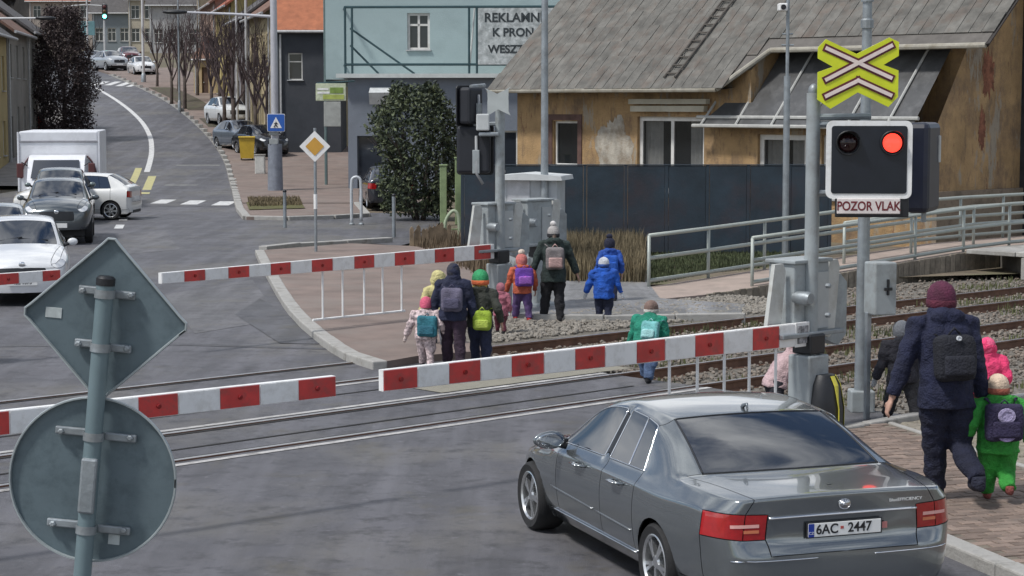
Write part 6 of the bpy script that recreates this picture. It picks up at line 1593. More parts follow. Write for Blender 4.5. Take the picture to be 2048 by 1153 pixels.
# ------------------------------------------------------------------ plants
def leaf_mat(name, col, var=.4):
    m = mat(name, col, .7, 0, var, 5); b = m.node_tree.nodes['Principled BSDF']; return m
bark = mat('bark', (.075, .058, .05), .9, 0, .3, 6, .6, 40)
twig = mat('twig', (.085, .062, .062), .9, 0, .3, 4)
def branches(mb, p, d, L_, r_, lvl, spread, rng, tips, nsub=3, twist=1.0):
    n = 3; pts = [p]; q = p.copy(); dd = d.copy()
    for i in range(n):
        dd = (dd+Vector((rng.uniform(-1, 1), rng.uniform(-1, 1), rng.uniform(-.3, .6)))*.13*twist).normalized(); q = q+dd*(L_/n); pts.append(q.copy())
    mb.loft(pts, [r_, r_*.85, r_*.7, r_*.5], 6 if lvl > 2 else 4 if lvl > 1 else 3, caps=False)
    tips += pts[1:]
    if lvl <= 0: return
    for k_ in range(nsub+(1 if lvl > 2 else 0)):
        t = rng.uniform(.35, 1.0); i = min(n-1, int(t*n)); b = pts[i].lerp(pts[i+1], t*n-i)
        a = rng.uniform(0, 6.28); side = Vector((math.cos(a), math.sin(a), 0)); nd = (dd+side*spread*rng.uniform(.6, 1.2)+Vector((0, 0, .25))).normalized()
        branches(mb, b, nd, L_*rng.uniform(.5, .72), r_*.5, lvl-1, spread, rng, tips, nsub, twist)
def bare_tree(name, label, X, Y, h, seed, spread=.55, lvl=4, group=None, z=None, cat='tree', nsub=3):
    rng = random.Random(seed); q = thing(name, label, cat, (X, Y, hgt(Y)+.1 if z is None else z), 0, group)
    mb = MB(); mb.loft([(0, 0, -.2), (0, 0, .1), (.03, 0, h*.18), (0, .02, h*.30)], [h*.026, h*.020, h*.016, h*.014], 8); mb.build('trunk', bark, q, True)
    mb = MB(); tips = []
    for k_ in range(5):
        a = 6.28*k_/5+rng.uniform(-.4, .4); branches(mb, Vector((0, .02, h*(.22+.03*k_))), Vector((math.cos(a)*spread, math.sin(a)*spread, 1)).normalized(), h*.33, h*.009, lvl-1, spread, rng, tips, nsub)
    branches(mb, Vector((0, .02, h*.29)), Vector((0, 0, 1)), h*.4, h*.011, lvl-1, spread, rng, tips, nsub)
    mb.build('crown', twig, q, fixn=False); return q, tips
def leaves(mb, pts, n, size, rng, jitter, flat=.0):
    for i in range(n):
        c = rng.choice(pts)+Vector((rng.gauss(0, jitter), rng.gauss(0, jitter), rng.gauss(0, jitter)))
        s_ = size*rng.uniform(.6, 1.3); a = Vector((rng.gauss(0, 1), rng.gauss(0, 1), rng.gauss(0, 1))).normalized(); b = a.orthogonal().normalized(); b = (Matrix.Rotation(rng.uniform(0, 6.28), 3, a) @ b); c2 = a.cross(b)
        mb.v += [c-b*s_, c+c2*s_*.45, c+b*s_, c-c2*s_*.45]; k_ = len(mb.v)-4; mb.f.append((k_, k_+1, k_+2, k_+3))
# evergreen bush by the side street
q = thing('evergreen_bush', 'big dark evergreen bush between the blue wall and the far signal', 'bush', P(838, 440))
rng = random.Random(3); mb = MB(); tips = []
for k_ in range(7):
    a = 6.28*k_/7; branches(mb, Vector((math.cos(a)*.15, math.sin(a)*.15, 0)), Vector((math.cos(a)*.35, math.sin(a)*.35, 1)).normalized(), 2.0, .05, 2, .5, rng, tips)
mb.build('stem', bark, q, fixn=False)
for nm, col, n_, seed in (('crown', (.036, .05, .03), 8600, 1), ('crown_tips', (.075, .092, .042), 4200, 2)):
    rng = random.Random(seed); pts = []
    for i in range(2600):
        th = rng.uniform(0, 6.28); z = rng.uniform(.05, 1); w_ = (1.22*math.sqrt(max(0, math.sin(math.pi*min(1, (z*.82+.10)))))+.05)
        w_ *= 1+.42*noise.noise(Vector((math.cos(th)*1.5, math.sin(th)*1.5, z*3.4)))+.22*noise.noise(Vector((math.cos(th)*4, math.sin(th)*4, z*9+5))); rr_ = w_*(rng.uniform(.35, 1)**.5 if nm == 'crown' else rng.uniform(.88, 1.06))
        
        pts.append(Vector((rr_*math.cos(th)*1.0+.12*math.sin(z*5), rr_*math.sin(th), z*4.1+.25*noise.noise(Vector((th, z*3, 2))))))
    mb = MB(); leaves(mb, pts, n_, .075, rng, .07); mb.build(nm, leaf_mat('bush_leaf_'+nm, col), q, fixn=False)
# brown beech at the left
X_, Y_ = (132-1024)/FPX*104, 104.0
q, tips = bare_tree('brown_beech', 'dark brown dense beech tree left of the hill road', X_, Y_, 7.2, 5, .32, 4, None, None, 'tree', 3)
rng = random.Random(9); pts = []
for i in range(3200):
    th = rng.uniform(0, 6.28); z = rng.uniform(0, 1); w_ = 1.42*(.62+.5*math.sin(math.pi*min(1, z*.9+.12)))*(1+.25*noise.noise(Vector((math.cos(th)*2, math.sin(th)*2, z*6))))
    pts.append(Vector((w_*rng.uniform(.2, 1)**.5*math.cos(th), w_*rng.uniform(.2, 1)**.5*math.sin(th), .15+z*6.6)))
mb = MB(); leaves(mb, pts, 26000, .075, rng, .12); mb.build('foliage', leaf_mat('beech_leaf', (.060, .042, .040), .35), q, fixn=False)
# bare street trees along the right kerb
gt = 'bare trees along the hill pavement'
def kerbtree(u, Y, h, seed, l_): 
    return bare_tree('street_tree', l_, (u-1024)/FPX*Y, Y, h, seed, .42, 4, gt, None, 'tree', 3)
for i, (u, Y, h, l_) in enumerate(((346, 126, 5.6, 'bare street tree nearest the top of the hill road'), (372, 122, 6.5, 'slim bare street tree left of the beige kiosk'), (450, 108, 6.4, 'bare street tree above the white parked van'), (468, 104, 7.0, 'bare street tree left of the two pale poles'), (512, 101, 6.6, 'bare street tree right of the two pale poles'), (535, 98, 6.0, 'bare street tree close behind the lamp post'), (425, 116, 6.2, 'bare street tree right of the beige kiosk'), (318, 138, 5.0, 'small bare street tree by the pale hill pole'), (488, 112, 7.6, 'tall bare street tree behind the pale poles'), (441, 121, 6.4, 'far bare street tree behind the white van'), (522, 106, 7.2, 'bare street tree against the charcoal house'), (398, 131, 5.8, 'bare street tree behind the beige kiosk'), (360, 134, 5.2, 'slim bare tree beyond the grey hill pole'))): kerbtree(u, Y, h, 20+i, l_)
# dry grass and weeds
def blades(name, label, cat, n, pick, h0, h1, m, w_=.012, lean_=.35):
    mb = MB(); rng = random.Random(len(name)+n)
    for i in range(n):
        x, y, z = pick(rng); h = rng.uniform(h0, h1); a = rng.uniform(0, 6.28); l_ = rng.uniform(.1, 1)*lean_*h; s_ = Vector((math.sin(a), -math.cos(a), 0))*w_*rng.uniform(.6, 1.5); d = Vector((math.cos(a), math.sin(a), 0))
        b = Vector((x, y, z)); k_ = len(mb.v)
        mb.v += [b-s_, b+s_, b+d*l_*.4+Vector((0, 0, h*.6))+s_*.7, b+d*l_*.4+Vector((0, 0, h*.6))-s_*.7, b+d*l_+Vector((0, 0, h))]
        mb.f += [(k_, k_+1, k_+2, k_+3), (k_+3, k_+2, k_+4)]
    o = mb.build(name, m, None, fixn=False); return tag(o, label, cat, kind='stuff')
drym = mat('dry_grass_blade', (.16, .128, .075), .9, 0, .45, 1.5); greenm = mat('green_grass_blade', (.06, .075, .032), .85, 0, .4, 1.5); brownm = mat('dead_weed', (.13, .095, .06), .9, 0, .4, 2)
def area(px, z=0.0):
    pts = [P(u, v) for u, v in px]; xs_ = [p.x for p in pts]; ys_ = [p.y for p in pts]
    def ins(x, y):
        c = False; j = len(pts)-1
        for i in range(len(pts)):
            a, b = pts[i], pts[j]
            if (a.y > y) != (b.y > y) and x < (b.x-a.x)*(y-a.y)/(b.y-a.y)+a.x: c = not c
            j = i
        return c
    def pk_(rng):
        while True:
            x, y = rng.uniform(min(xs_), max(xs_)), rng.uniform(min(ys_), max(ys_))
            if ins(x, y): return (x, y, z)
    return pk_
blades('dry_grass', 'tall dry tan grass along the foot of the dark fence', 'grass', 16000, area(((1100, 565), (1290, 568), (1285, 508), (1640, 505), (1650, 500), (1100, 502)), .0), .25, .72, drym)
blades('green_grass', 'green grass behind the ramp railing', 'grass', 8000, area(((1300, 570), (1420, 548), (1600, 528), (1600, 508), (1300, 512)), .0), .04, .14, greenm)
blades('dead_weeds', 'brown dead weeds around the far drive and picket fence', 'weeds', 5000, area(((830, 500), (960, 565), (1100, 560), (1110, 500), (930, 480), (860, 470)), .0), .08, .40, brownm)
def trackpick(rng):
    while True:
        t = rng.uniform(T0+.1, 36); nn = rng.uniform(13.3, 23.5)
        if noise.noise(Vector((t*.6, nn*.9, 3))) < .12 or any(abs(nn-r) < .1 for r in RAILS): continue
        p = TD*t+TN*nn; return (p.x, p.y, -.1)
blades('track_weeds', 'low green weeds among the ballast stones', 'weeds', 5200, trackpick, .04, .15, mat('track_weed', (.10, .11, .045), .9, 0, .4, 2), .01)
def kerbpick(rng):
    a = rng.uniform(0, len(KERB_PX)-1.001); i = int(a); p = P(*KERB_PX[i], 0).lerp(P(*KERB_PX[i+1], 0), a-i); return (p.x-.16+rng.gauss(0, .03), p.y-.16+rng.gauss(0, .03), .0)
blades('strip_grass', 'dull grass on the strip below the lamp post', 'grass', 3000, area(((500, 421), (605, 418), (598, 404), (495, 405)), .12), .05, .16, drym)
# wooded hill closing the horizon
mb = MB(); rng = random.Random(4)
for i in range(420):
    X = rng.uniform(-330, 330); Y = rng.uniform(330, 420); r_ = rng.uniform(4, 9); z = hgt(Y)+rng.uniform(-2, 3)+(Y-330)*.12
    bmv, bmf = random.choice(protos); o_ = len(mb.v); mb.v += [Vector((X, Y, z))+Vector((p.x*r_, p.y*r_, p.z*r_*1.6)) for p in bmv]; mb.f += [tuple(a+o_ for a in f) for f in bmf]
tag(mb.build('far_wood', mat('far_wood', (.045, .042, .04), .95, 0, .5, .3, 1, 2), None, fixn=False), 'far brown wood along the horizon behind the houses', 'wood', kind='stuff')
# ------------------------------------------------------------------ people
cloudtex = bpy.data.textures.new('folds', 'CLOUDS'); cloudtex.noise_scale = .11; cloudtex.noise_depth = 2
def cloth(name, col, rough=.85, var=.32): return mat(name, col, rough, 0, var, 7, .9, 55)
skin = mat('skin', (.46, .27, .20), .6, 0, .08, 12)
hairm = mat('hair_brown', (.05, .03, .02), .6, 0, .3, 30)
def ik(a, b, l1, l2, bend):
    a, b = Vector(a), Vector(b); d = b-a; D = min(d.length, (l1+l2)*.999); d.normalize(); b = a+d*D
    x = (l1*l1-l2*l2+D*D)/(2*D); h = math.sqrt(max(0, l1*l1-x*x)); n = Vector(bend); n = (n-d*n.dot(d)).normalized()
    return a+d*x+n*h, b
def soft(o, voxel, disp=0.0, smooth=5):
    r_ = o.modifiers.new('remesh', 'REMESH'); r_.mode = 'VOXEL'; r_.voxel_size = voxel; r_.use_smooth_shade = True
    s_ = o.modifiers.new('smooth', 'SMOOTH'); s_.factor = .5; s_.iterations = smooth
    if disp: d_ = o.modifiers.new('folds', 'DISPLACE'); d_.texture = cloudtex; d_.texture_coords = 'LOCAL'; d_.strength = disp; d_.mid_level = .5
    return o
def person(label, loc_, H, rz, jacket, trousers, shoe, hat=None, hatc=None, child=True, lean=0.0, hands=None, feet=None, hood=False, bulk=1.0, coat=0.0, pom=None, band=None, hair=None, group=None, name='person', scarf=None, gloves=None, sway=0.0):
    root = thing(name, label, 'person', loc_, rz, group)
    hk = 1.42 if child else 1.10                       # head size against an adult of the same height
    hip, sh_ = (.445, .790) if child else (.495, .828); bw = 1.18 if child else 1.0; bw *= bulk
    hz_ = 1-.068*hk-.0; up_ = H
    def lp3(x, y, z):                                 # upper body leans forward about the hips
        zz = z-hip; return Vector((x+sway*max(0, zz), y*1.0+math.sin(lean)*max(0, zz), hip+(zz*math.cos(lean) if zz > 0 else zz)))*H
    fl, fr = feet or ((-.055, .10, .03), (.055, -.10, .035))
    hl, hr = hands or ((-.17, .03, hip-.01), (.17, .03, hip-.01))
    S_ = lambda p: Vector(p)*H
    hipL, hipR = Vector((-.048*bw, 0, hip))*H, Vector((.048*bw, 0, hip))*H
    l1 = (hip-.035)*.52*H; l2 = (hip-.035)*.50*H
    kL, aL = ik(hipL, S_(fl), l1, l2, (0, 1, 0)); kR, aR = ik(hipR, S_(fr), l1, l2, (0, 1, 0))
    sL, sR = lp3(-.098*bw, 0, sh_-.012), lp3(.098*bw, 0, sh_-.012); al = (sh_-hip)*.56*H
    eL, wL = ik(sL, S_(hl), al, al*.92, (-.3, -1, -.2)); eR, wR = ik(sR, S_(hr), al, al*.92, (.3, -1, -.2))
    neck = lp3(0, 0, sh_+.03); hc = lp3(0, .012, hz_) 
    root.scale = (1.16 if child else 1.10, 1.05, 1.0)
    # body, one surface: head with face, trunk, limbs, fingers
    b = MB()
    def trunk(mb, k_, z0, ztop):
        zs_ = [(z0, .088, .066), (hip+.05, .088, .066), (hip+(sh_-hip)*.4, .078, .058), (hip+(sh_-hip)*.72, .092, .064), (sh_-.02, .090, .054), (sh_+.015, .052, .040), (ztop, .034, .034)]
        mb.loft([lp3(0, -.004, z) for z, _, _ in zs_], [(a*bw*H*k_, c*bw*H*k_) for _, a, c in zs_], 14, up=(0, 1, 0))
    trunk(b, .92, hip-.03, sh_+.05)
    b.loft([neck, hc], .030*H*hk**.5, 10)
    rx_, ry_, rz2 = .046*hk*H, .056*hk*H, .070*hk*H
    b.ball(hc, (rx_, ry_, rz2), 16, 12); b.ball(hc+Vector((0, .012*H*hk, -.030*H*hk)), (rx_*.78, ry_*.8, rz2*.55), 12, 8)
    b.ball(hc+Vector((0, ry_*1.02, -.008*H)), (.008*H*hk, .014*H*hk, .014*H*hk), 8, 6)
    for s in (-1, 1): b.ball(hc+Vector((s*rx_*1.0, 0, -.004*H)), (.006*H*hk, .014*H*hk, .018*H*hk), 8, 6)
    for hp_, kn, an in ((hipL, kL, aL), (hipR, kR, aR)):
        b.loft([hp_, hp_.lerp(kn, .5), kn, kn.lerp(an, .35), an], [r_*H*bw for r_ in (.050, .044, .031, .032, .020)], 10)
        b.loft([an+Vector((0, -.035, -.012))*H, an+Vector((0, .02, -.014))*H, an+Vector((0, .085, -.022))*H], [(.02*H, .016*H), (.024*H, .018*H), (.02*H, .008*H)], 8)
    for s, sh2, el, wr in ((-1, sL, eL, wL), (1, sR, eR, wR)):
        b.loft([sh2, sh2.lerp(el, .5), el, el.lerp(wr, .4), wr], [r_*H*bw for r_ in (.028, .026, .021, .020, .014)], 10)
        d = (wr-el).normalized(); side = d.cross(Vector((0, 1, 0)));
        side = side.normalized() if side.length > .1 else Vector((1, 0, 0)); fwd = side.cross(d).normalized(); hl_ = .10*H*(1.05 if child else 1)
        b.loft([wr, wr+d*hl_*.25, wr+d*hl_*.5], [(.010*H, .014*H), (.011*H, .024*H), (.010*H, .024*H)], 8, up=fwd)
        for i, (o_, ln) in enumerate(((-.018, .42), (-.006, .50), (.006, .47), (.018, .38))):
            a0 = wr+d*hl_*.48+fwd*o_*H; a1 = a0+d*hl_*ln*.5; a2 = a1+(d*.7-side*s*.7).normalized()*hl_*ln*.5; b.loft([a0, a1, a2], [.0062*H, .0058*H, .0045*H], 6)
        t0 = wr+d*hl_*.2+fwd*.022*H; b.loft([t0, t0+(fwd*.7+d*.6)*hl_*.22, t0+(fwd*.5+d*.9)*hl_*.4], [.0075*H, .007*H, .005*H], 6)
    bo = soft(b.build('body', gloves or skin if False else skin, root), max(.0075, .0068*H), 0, 2)
    for s in (-1, 1):
        mb = MB(); mb.ball(hc+Vector((s*rx_*.42, ry_*.86, .006*H)), (.008*H*hk, .005*H, .006*H*hk), 8, 6); mb.build('eye', ink, bo, True)
    mb = MB(); mb.ball(hc+Vector((0, ry_*.88, -.034*H*hk)), (.016*H*hk, .006*H, .0045*H*hk), 8, 6); mb.build('mouth', mat('lip', (.30, .10, .09), .5), bo, True)
    # trousers
    t = MB()
    t.loft([Vector((0, 0, hip-.035))*H, Vector((0, 0, hip+.05))*H], [(.09*bw*H, .07*bw*H), (.092*bw*H, .07*bw*H)], 14)
    for hp_, kn, an in ((hipL, kL, aL), (hipR, kR, aR)):
        t.loft([hp_+Vector((0, 0, .03))*H, hp_.lerp(kn, .5), kn, kn.lerp(an, .5), an+Vector((0, 0, .012))*H], [r_*H*bw for r_ in (.062, .056, .046, .042, .036)], 12)
    soft(t.build('trousers', trousers, root), .013, .045, 3)
    for an, toe in ((aL, 1), (aR, 1)):
        s_ = MB(); s_.loft([an+Vector((0, -.045, -.012))*H, an+Vector((0, -.01, -.010))*H, an+Vector((0, .04, -.018))*H, an+Vector((0, .095, -.024))*H], [(.026*H, .018*H), (.032*H, .024*H), (.031*H, .018*H), (.022*H, .010*H)], 10)
        s_.loft([an+Vector((0, 0, -.02))*H, an+Vector((0, -.005, .035 if child else .03))*H], [.032*H, .031*H], 10); soft(s_.build('shoe', shoe, root), .012, 0, 3)
    # jacket with sleeves and collar, longer if coat
    j = MB(); z0 = hip-.035-coat
    zs_ = [(z0, .112, .086), (hip+.03, .108, .084), (hip+(sh_-hip)*.4, .100, .078), (hip+(sh_-hip)*.75, .108, .080), (sh_-.015, .102, .066), (sh_+.018, .068, .056), (sh_+.055, .054, .056)]
    j.loft([lp3(0, -.004, z) for z, _, _ in zs_], [(a*bw*H, c*bw*H) for _, a, c in zs_], 16, up=(0, 1, 0))
    for sh2, el, wr in ((sL, eL, wL), (sR, eR, wR)):
        j.loft([sh2.lerp(Vector((0, 0, sh2.z)), .25), sh2, sh2.lerp(el, .5), el, el.lerp(wr, .5), wr-(wr-el).normalized()*.012*H], [r_*H*bw for r_ in (.040, .044, .041, .036, .033, .028)], 12)
    if not hood: j.ball(neck+Vector((0, -.055*H, -.012*H)), (.072*H*bw, .034*H, .044*H), 12, 8)      # folded hood
    if hood:
        j.ball(hc+Vector((0, -.012*H, -.002*H)), (rx_*1.22, ry_*1.12, rz2*1.12), 16, 12); j.loft([neck, hc-Vector((0, 0, .03*H))], .055*H*hk**.5, 12)
    soft(j.build('jacket', jacket, root), .012 if H < 1.5 else .014, .055 if H < 1.5 else .042, 3)
    if gloves:
        for wr, el in ((wL, eL), (wR, eR)):
            d = (wr-el).normalized(); g2 = MB(); g2.loft([wr-d*.02*H, wr+d*.03*H, wr+d*.075*H, wr+d*.095*H], [.022*H, .026*H, .024*H, .010*H], 8); g2.loft([wr+d*.02*H, wr+d*.045*H+Vector((0, .03*H, 0))], [.012*H, .009*H], 6); soft(g2.build('glove', gloves, root), .01, 0, 2)
    if hat and hatc is not None:
        h_ = MB(); prof = [(1.06, -.50), (1.14, -.30), (1.16, .10), (1.10, .45), (.85, .80), (.45, 1.02), (.02, 1.10)]
        vs_ = [];
        n = 20
        for a, z in prof:
            for k_ in range(n): an = 6.283*k_/n; rib = 1+.015*(k_ % 2); h_.v.append(hc+Vector((rx_*a*math.cos(an)*rib, ry_*a*math.sin(an)*rib-.004*H, rz2*z)))
        for i in range(len(prof)-1):
            for k_ in range(n): h_.f.append((i*n+k_, i*n+(k_+1) % n, (i+1)*n+(k_+1) % n, (i+1)*n+k_))
        ho = h_.build('hat', hatc, root, True)
        if band: mb = MB(); mb.lathe([(1.10, -.52), (1.22, -.42), (1.23, -.08), (1.16, -.02)], 20, (0, 0, 0), None, False); mb.v = [hc+Vector((v.x*rx_, v.y*ry_-.004*H, v.z*rz2)) for v in mb.v]; mb.build('hat_band', band, ho, True)
        if pom: mb = MB(); mb.ball(hc+Vector((0, -.004*H, rz2*1.28)), .030*H*hk, 12, 9); po_ = mb.build('pompom', pom, ho, True); d_ = po_.modifiers.new('f', 'DISPLACE'); d_.texture = cloudtex; d_.strength = .03
    if hair and not hood:
        mb = MB(); mb.ball(hc+Vector((0, -.014*H, -.004*H)), (rx_*1.08, ry_*1.0, rz2*1.0), 14, 10); mb.loft([hc+Vector((0, -ry_*.9, -rz2*.2)), hc+Vector((0, -ry_*1.25, -rz2*1.0)), hc+Vector((0, -ry_*1.0, -rz2*1.9))], [.026*H, .024*H, .012*H], 8); mb.build('hair', hair, root, True)
    if scarf: mb = MB(); mb.lathe([(.055, -.02), (.066, .0), (.062, .03), (.05, .035)], 14, (0, 0, 0), None, False); mb.v = [neck+Vector((v.x*H*bw, v.y*H*bw, v.z*H)) for v in mb.v]; mb.build('scarf', scarf, root, True)
    # where a backpack sits, in world space
    Mw = Matrix.Translation(root.location) @ Matrix.Rotation(rz, 4, 'Z') @ Matrix.Diagonal((root.scale[0], root.scale[1], 1, 1))
    bk = lp3(0, -.085*bw*1.0, hip+(sh_-hip)*.52)
    return root, Mw, bk, H, bw, lean
def backpack(label, pr, col, w=.17, h=.24, d=.085, pocket=None, motif=None, drop=0.0, dx=0.0):
    root, Mw, bk, H, bw, lean = pr
    q = thing('backpack', label, 'backpack'); q.matrix_world = Mw @ Matrix.Translation(bk+Vector((dx*H, 0, -drop*H))) @ Matrix.Rotation(-lean, 4, 'X')
    mb = MB(); mb.bbox((0, -.02*H, 0), (w*H, d*H, h*H), .035*H); o = soft(mb.build('bag', col, q), .012, .02, 6)
    mb = MB(); mb.bbox((0, (-.02-d*.58)*H, -h*.18*H), (w*.76*H, d*.3*H, h*.45*H), .02*H); soft(mb.build('pocket', pocket or col, q), .010, .006, 4)
    for s in (-1, 1): MB().loft([Vector((s*w*.30, .02, h*.46))*H, Vector((s*.075*bw, .05, h*.62))*H, Vector((s*.075*bw, .15, h*.5))*H], (.006*H, .014*H), 6).build('strap', col, q, True)
    MB().loft([Vector((-.025, -.03, h*.5))*H, Vector((0, -.03, h*.5+.03))*H, Vector((.025, -.03, h*.5))*H], .006*H, 6).build('top_loop', pocket or col, q, True)
    if motif:
        for (x, z, r_, m_) in motif: mb = MB(); mb.lathe([(r_*H, 0), (r_*H*.95, .010), (r_*.62*H, .012), (r_*.55*H, .004)], 18, (x*H, (-.02-d*.56)*H, z*H), Matrix.Rotation(R(90), 3, 'X')); mb.build('motif', m_, q)
    return q
navy = cloth('navy_cloth', (.014, .018, .046)); dkn = cloth('dark_cloth', (.018, .018, .026)); blk = cloth('black_cloth', (.011, .011, .014))
def height_at(vf, vt, zg=0.0): return (vf-vt)/((vf-205.0)/(CAMZ-zg))
def ground_at(u, v, z): p = P(u, v, z); return Vector((p.x, p.y, z))
ggrp = 'walkers crossing the tracks'
# group in the middle of the crossing
H = height_at(737, 527)
pr = person('adult in dark navy jacket and hood in the middle of the crossing group', ground_at(906, 737, 0), H, R(-4), navy, cloth('plum_trousers', (.035, .018, .035)), blk, 'beanie', cloth('dark_grey_knit', (.03, .03, .045)), False, R(6), ((-.20, .05, .42), (.20, .03, .44)), ((-.06, .12, .03), (.075, -.10, .035)), True, 1.12)
backpack('grey purple backpack on the navy hooded adult of the crossing group', pr, cloth('mauve_grey', (.115, .105, .155)), .19, .23, .09, cloth('mauve_dark', (.07, .065, .11)))
H = height_at(736, 594)
pr = person('small child in spotted pale pink suit and bright pink hat', ground_at(851, 736, 0), H, R(-12), mat('spotted_pink', (.50, .40, .40), .85, 0, .75, 26, .4, 60), mat('spotted_pink', (.5, .4, .4)), blk, 'hat', cloth('bright_pink', (.72, .13, .22)), True, R(4), ((-.26, .06, .42), (.24, .04, .48)), ((-.06, .1, .03), (.07, -.06, .03)), False, 1.05, 0, None, None, None, ggrp, gloves=cloth('pale_mitten', (.55, .45, .42)))
backpack('teal backpack on the child in the pink hat', pr, cloth('teal_pack', (.03, .17, .22)), .25, .30, .11, cloth('teal_pack_dark', (.025, .13, .18)), None, .02, .05)
H = height_at(734, 540)
pr = person('child in dark jacket with yellow scarf and green hat with orange band', ground_at(960, 734, 0), H, R(-6), cloth('dark_olive_jacket', (.035, .038, .03)), navy, blk, 'hat', cloth('knit_green', (.03, .26, .10)), True, R(4), ((-.20, .04, .46), (.19, .04, .45)), ((-.05, .07, .03), (.06, -.07, .03)), False, .92, 0, None, cloth('knit_orange', (.62, .14, .05)), None, ggrp, scarf=cloth('mustard_scarf', (.36, .25, .06)))
backpack('lime green backpack on the child in the green hat', pr, cloth('lime_pack', (.30, .42, .04)), .17, .21, .09, cloth('lime_pack_light', (.40, .50, .08)), None, .13, .03)
H = height_at(702, 542)
person('child in pale yellow hooded jacket half hidden left of the navy adult', ground_at(877, 702, 0), H, R(8), cloth('pale_yellow', (.52, .47, .22)), cloth('grey_trousers', (.12, .12, .14)), blk, None, None, True, R(3), None, None, True, 1.0, group=ggrp)
H = height_at(668, 566)
person('small child in dusty pink coat behind the green hatted child', ground_at(1001, 668, 0), H, R(-5), cloth('dusty_pink', (.36, .12, .16)), cloth('maroon_trousers', (.10, .02, .035)), blk, 'hat', cloth('rose_hat', (.38, .14, .18)), True, R(3), None, None, False, 1.0, .06, group=ggrp)
# second group at the far barrier
H = height_at(641, 452)
pr = person('adult in dark green coat and striped pompom hat by the far barrier', ground_at(1107, 641, 0), H, R(6), cloth('dark_green_coat', (.022, .035, .032)), blk, blk, 'hat', cloth('grey_white_knit', (.36, .34, .33)), False, R(2), ((-.22, .04, .46), (.24, .05, .47)), ((-.09, .04, .03), (.055, -.05, .03)), False, 1.10, .05, cloth('pale_pom', (.5, .48, .47)), cloth('black_knit', (.02, .02, .024)), hairm, ggrp)
backpack('grey pink backpack on the adult in the dark green coat', pr, cloth('grey_pack', (.20, .18, .18)), .18, .24, .09, cloth('pinkish_flap', (.46, .30, .28)))
H = height_at(642, 508)
pr = person('child in orange jacket and purple hat beside the far barrier drive', ground_at(1045, 642, 0), H, R(14), cloth('orange_red_jacket', (.45, .10, .05)), cloth('purple_trousers', (.09, .05, .15)), cloth('red_boot', (.40, .03, .03)), 'hat', cloth('coral_hat', (.58, .18, .16)), True, R(6), ((-.20, .1, .42), (.19, .08, .44)), ((-.07, .12, .03), (.07, -.07, .03)), False, 1.0, 0, cloth('cream_pom', (.6, .5, .42)), None, None, ggrp)
backpack('purple backpack with pink patch on the child in the orange jacket', pr, cloth('purple_pack', (.14, .05, .34)), .24, .28, .11, cloth('violet_pocket', (.28, .10, .42)), [(0, -.02, .035, cloth('magenta_patch', (.60, .10, .40)))], -.04)
blue = cloth('royal_blue', (.012, .085, .42))
H = height_at(641, 515)
pr = person('child in royal blue jacket and white striped hat on the gravel', ground_at(1207, 641, 0), H, R(-5), blue, cloth('navy_trousers', (.012, .016, .04)), blk, 'hat', cloth('white_blue_knit', (.55, .57, .62)), True, R(2), ((-.25, .05, .40), (.25, .05, .42)), ((-.06, .06, .03), (.06, -.04, .03)), False, 1.15, .06, None, cloth('knit_blue_band', (.03, .08, .30)), None, ggrp, gloves=cloth('white_mitten', (.55, .57, .6)))
H = height_at(604, 476)
pr = person('taller child in blue jacket and dark bobble hat behind the blue jacketed child', ground_at(1219, 604, 0), H, R(4), cloth('mid_blue', (.02, .075, .34)), navy, blk, 'hat', cloth('navy_knit', (.012, .014, .035)), True, R(2), None, None, False, .95, .04, cloth('navy_pom', (.012, .014, .035)), None, None, ggrp)
backpack('blue backpack on the taller child in the dark bobble hat', pr, cloth('blue_pack', (.02, .10, .45)), .2, .24, .09)
# child stepping over the rails
H = height_at(764, 600)
pr = person('child in teal green hooded jacket and jeans behind the near boom', ground_at(1292, 764, 0), H, R(-28), cloth('teal_green_jacket', (.012, .20, .13)), cloth('faded_jeans', (.07, .11, .20)), blk, 'hat', cloth('brown_white_knit', (.18, .12, .10)), True, R(16), ((-.24, .12, .36), (.2, .14, .42)), ((-.06, .14, .03), (.07, -.12, .04)), False, 1.22, .02, None, cloth('white_band', (.5, .48, .45)), None, ggrp)
backpack('pale teal backpack on the child in the green jacket', pr, cloth('pale_teal_pack', (.16, .42, .42)), .20, .24, .10, cloth('pale_teal_pocket', (.30, .55, .55)), None, -.02, .08)
H = height_at(842, 668)
person('child in pale dusty pink jacket stooping beside the near drive', ground_at(1547, 842, 0), H, R(-60), cloth('pale_dusty_pink', (.46, .33, .34)), dkn, blk, 'hat', cloth('brown_pink_knit', (.26, .15, .15)), True, R(38), ((-.22, .26, .36), (.2, .24, .30)), ((-.06, .12, .03), (.07, -.1, .03)), True, 1.15, .02, group=ggrp)
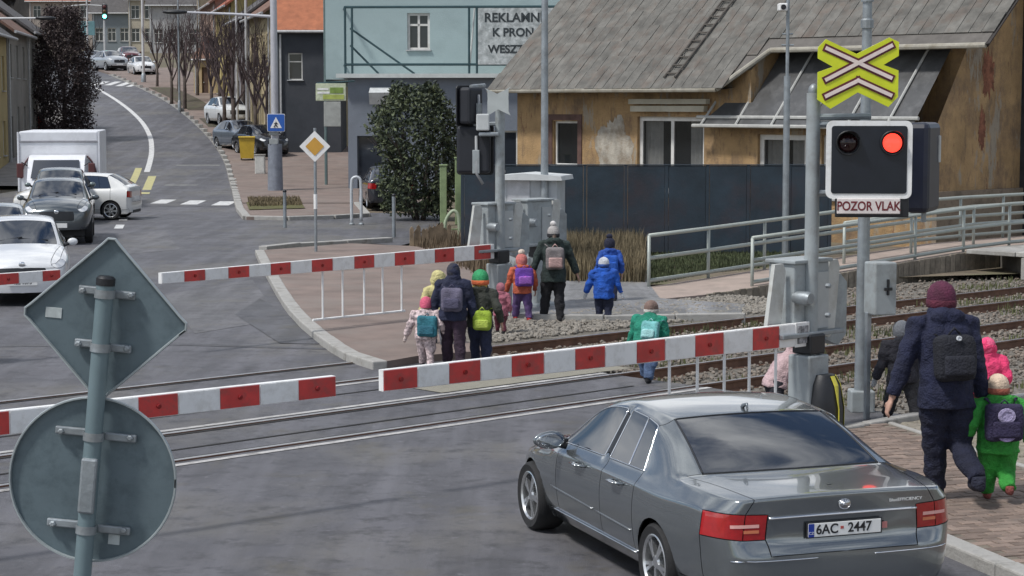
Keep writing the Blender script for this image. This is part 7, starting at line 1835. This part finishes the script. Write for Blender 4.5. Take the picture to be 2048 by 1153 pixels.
# adult and children on the near pavement
H = height_at(1002, 562, .1)
pr = person('tall adult in navy clothes and dark red hat on the brick pavement', ground_at(1888, 1002, .095), H, R(10), cloth('navy_jacket', (.009, .012, .038)), cloth('navy_trousers2', (.008, .010, .028)), cloth('navy_shoe', (.012, .014, .03)), 'hat', cloth('dark_red_knit', (.085, .014, .04)), False, R(9), ((-.235, .03, .445), (.185, .02, .40)), ((-.01, .06, .03), (.07, -.19, .12)), False, 1.10, .03, None, cloth('maroon_band', (.09, .012, .03)))
backpack('large black backpack on the tall navy adult', pr, cloth('black_pack', (.010, .011, .018)), .175, .21, .10, cloth('black_pack2', (.014, .015, .024)), [(.0, .085, .012, cloth('white_logo', (.6, .62, .65)))])
H = height_at(1000, 748, .1)
grn = cloth('grass_green_suit', (.03, .25, .035))
pr = person('child in bright green suit and cream striped hat on the brick pavement', ground_at(1994, 1000, .095), H, R(4), grn, grn, cloth('red_dark_shoe', (.22, .06, .05)), 'hat', cloth('cream_knit', (.62, .48, .36)), True, R(4), ((-.24, .02, .46), (.22, .04, .44)), ((-.05, .07, .03), (.04, -.16, .11)), False, 1.18, .03, None, cloth('rust_band', (.42, .13, .08)))
backpack('dark purple backpack with lilac rings on the child in green', pr, cloth('dark_purple_pack', (.028, .022, .06)), .26, .30, .12, None, [(0, .055, .062, cloth('lilac_ring', (.34, .30, .46))), (0, -.075, .075, cloth('lilac_ring2', (.22, .18, .33)))], -.02)
H = height_at(842, 642)
pr = person('child in dark jacket and grey hat beyond the tall navy adult', ground_at(1806, 842, .0), H, R(12), dkn, cloth('dark_grey_trousers', (.03, .03, .035)), blk, 'hat', cloth('grey_knit', (.16, .17, .19)), True, R(8), ((-.22, .1, .42), (.22, .06, .45)), ((-.10, .12, .03), (.08, -.10, .035)), False, 1.15, .02, gloves=cloth('pale_grey_mitten', (.4, .42, .44)), group=ggrp)
H = height_at(866, 678)
person('child in bright pink jacket right of the tall navy adult', ground_at(1973, 866, .05), H, R(5), cloth('neon_pink', (.75, .05, .16)), cloth('dark_maroon', (.08, .015, .02)), blk, 'hat', cloth('neon_pink_hat', (.75, .10, .22)), True, R(4), None, None, True, 1.1, group=ggrp)
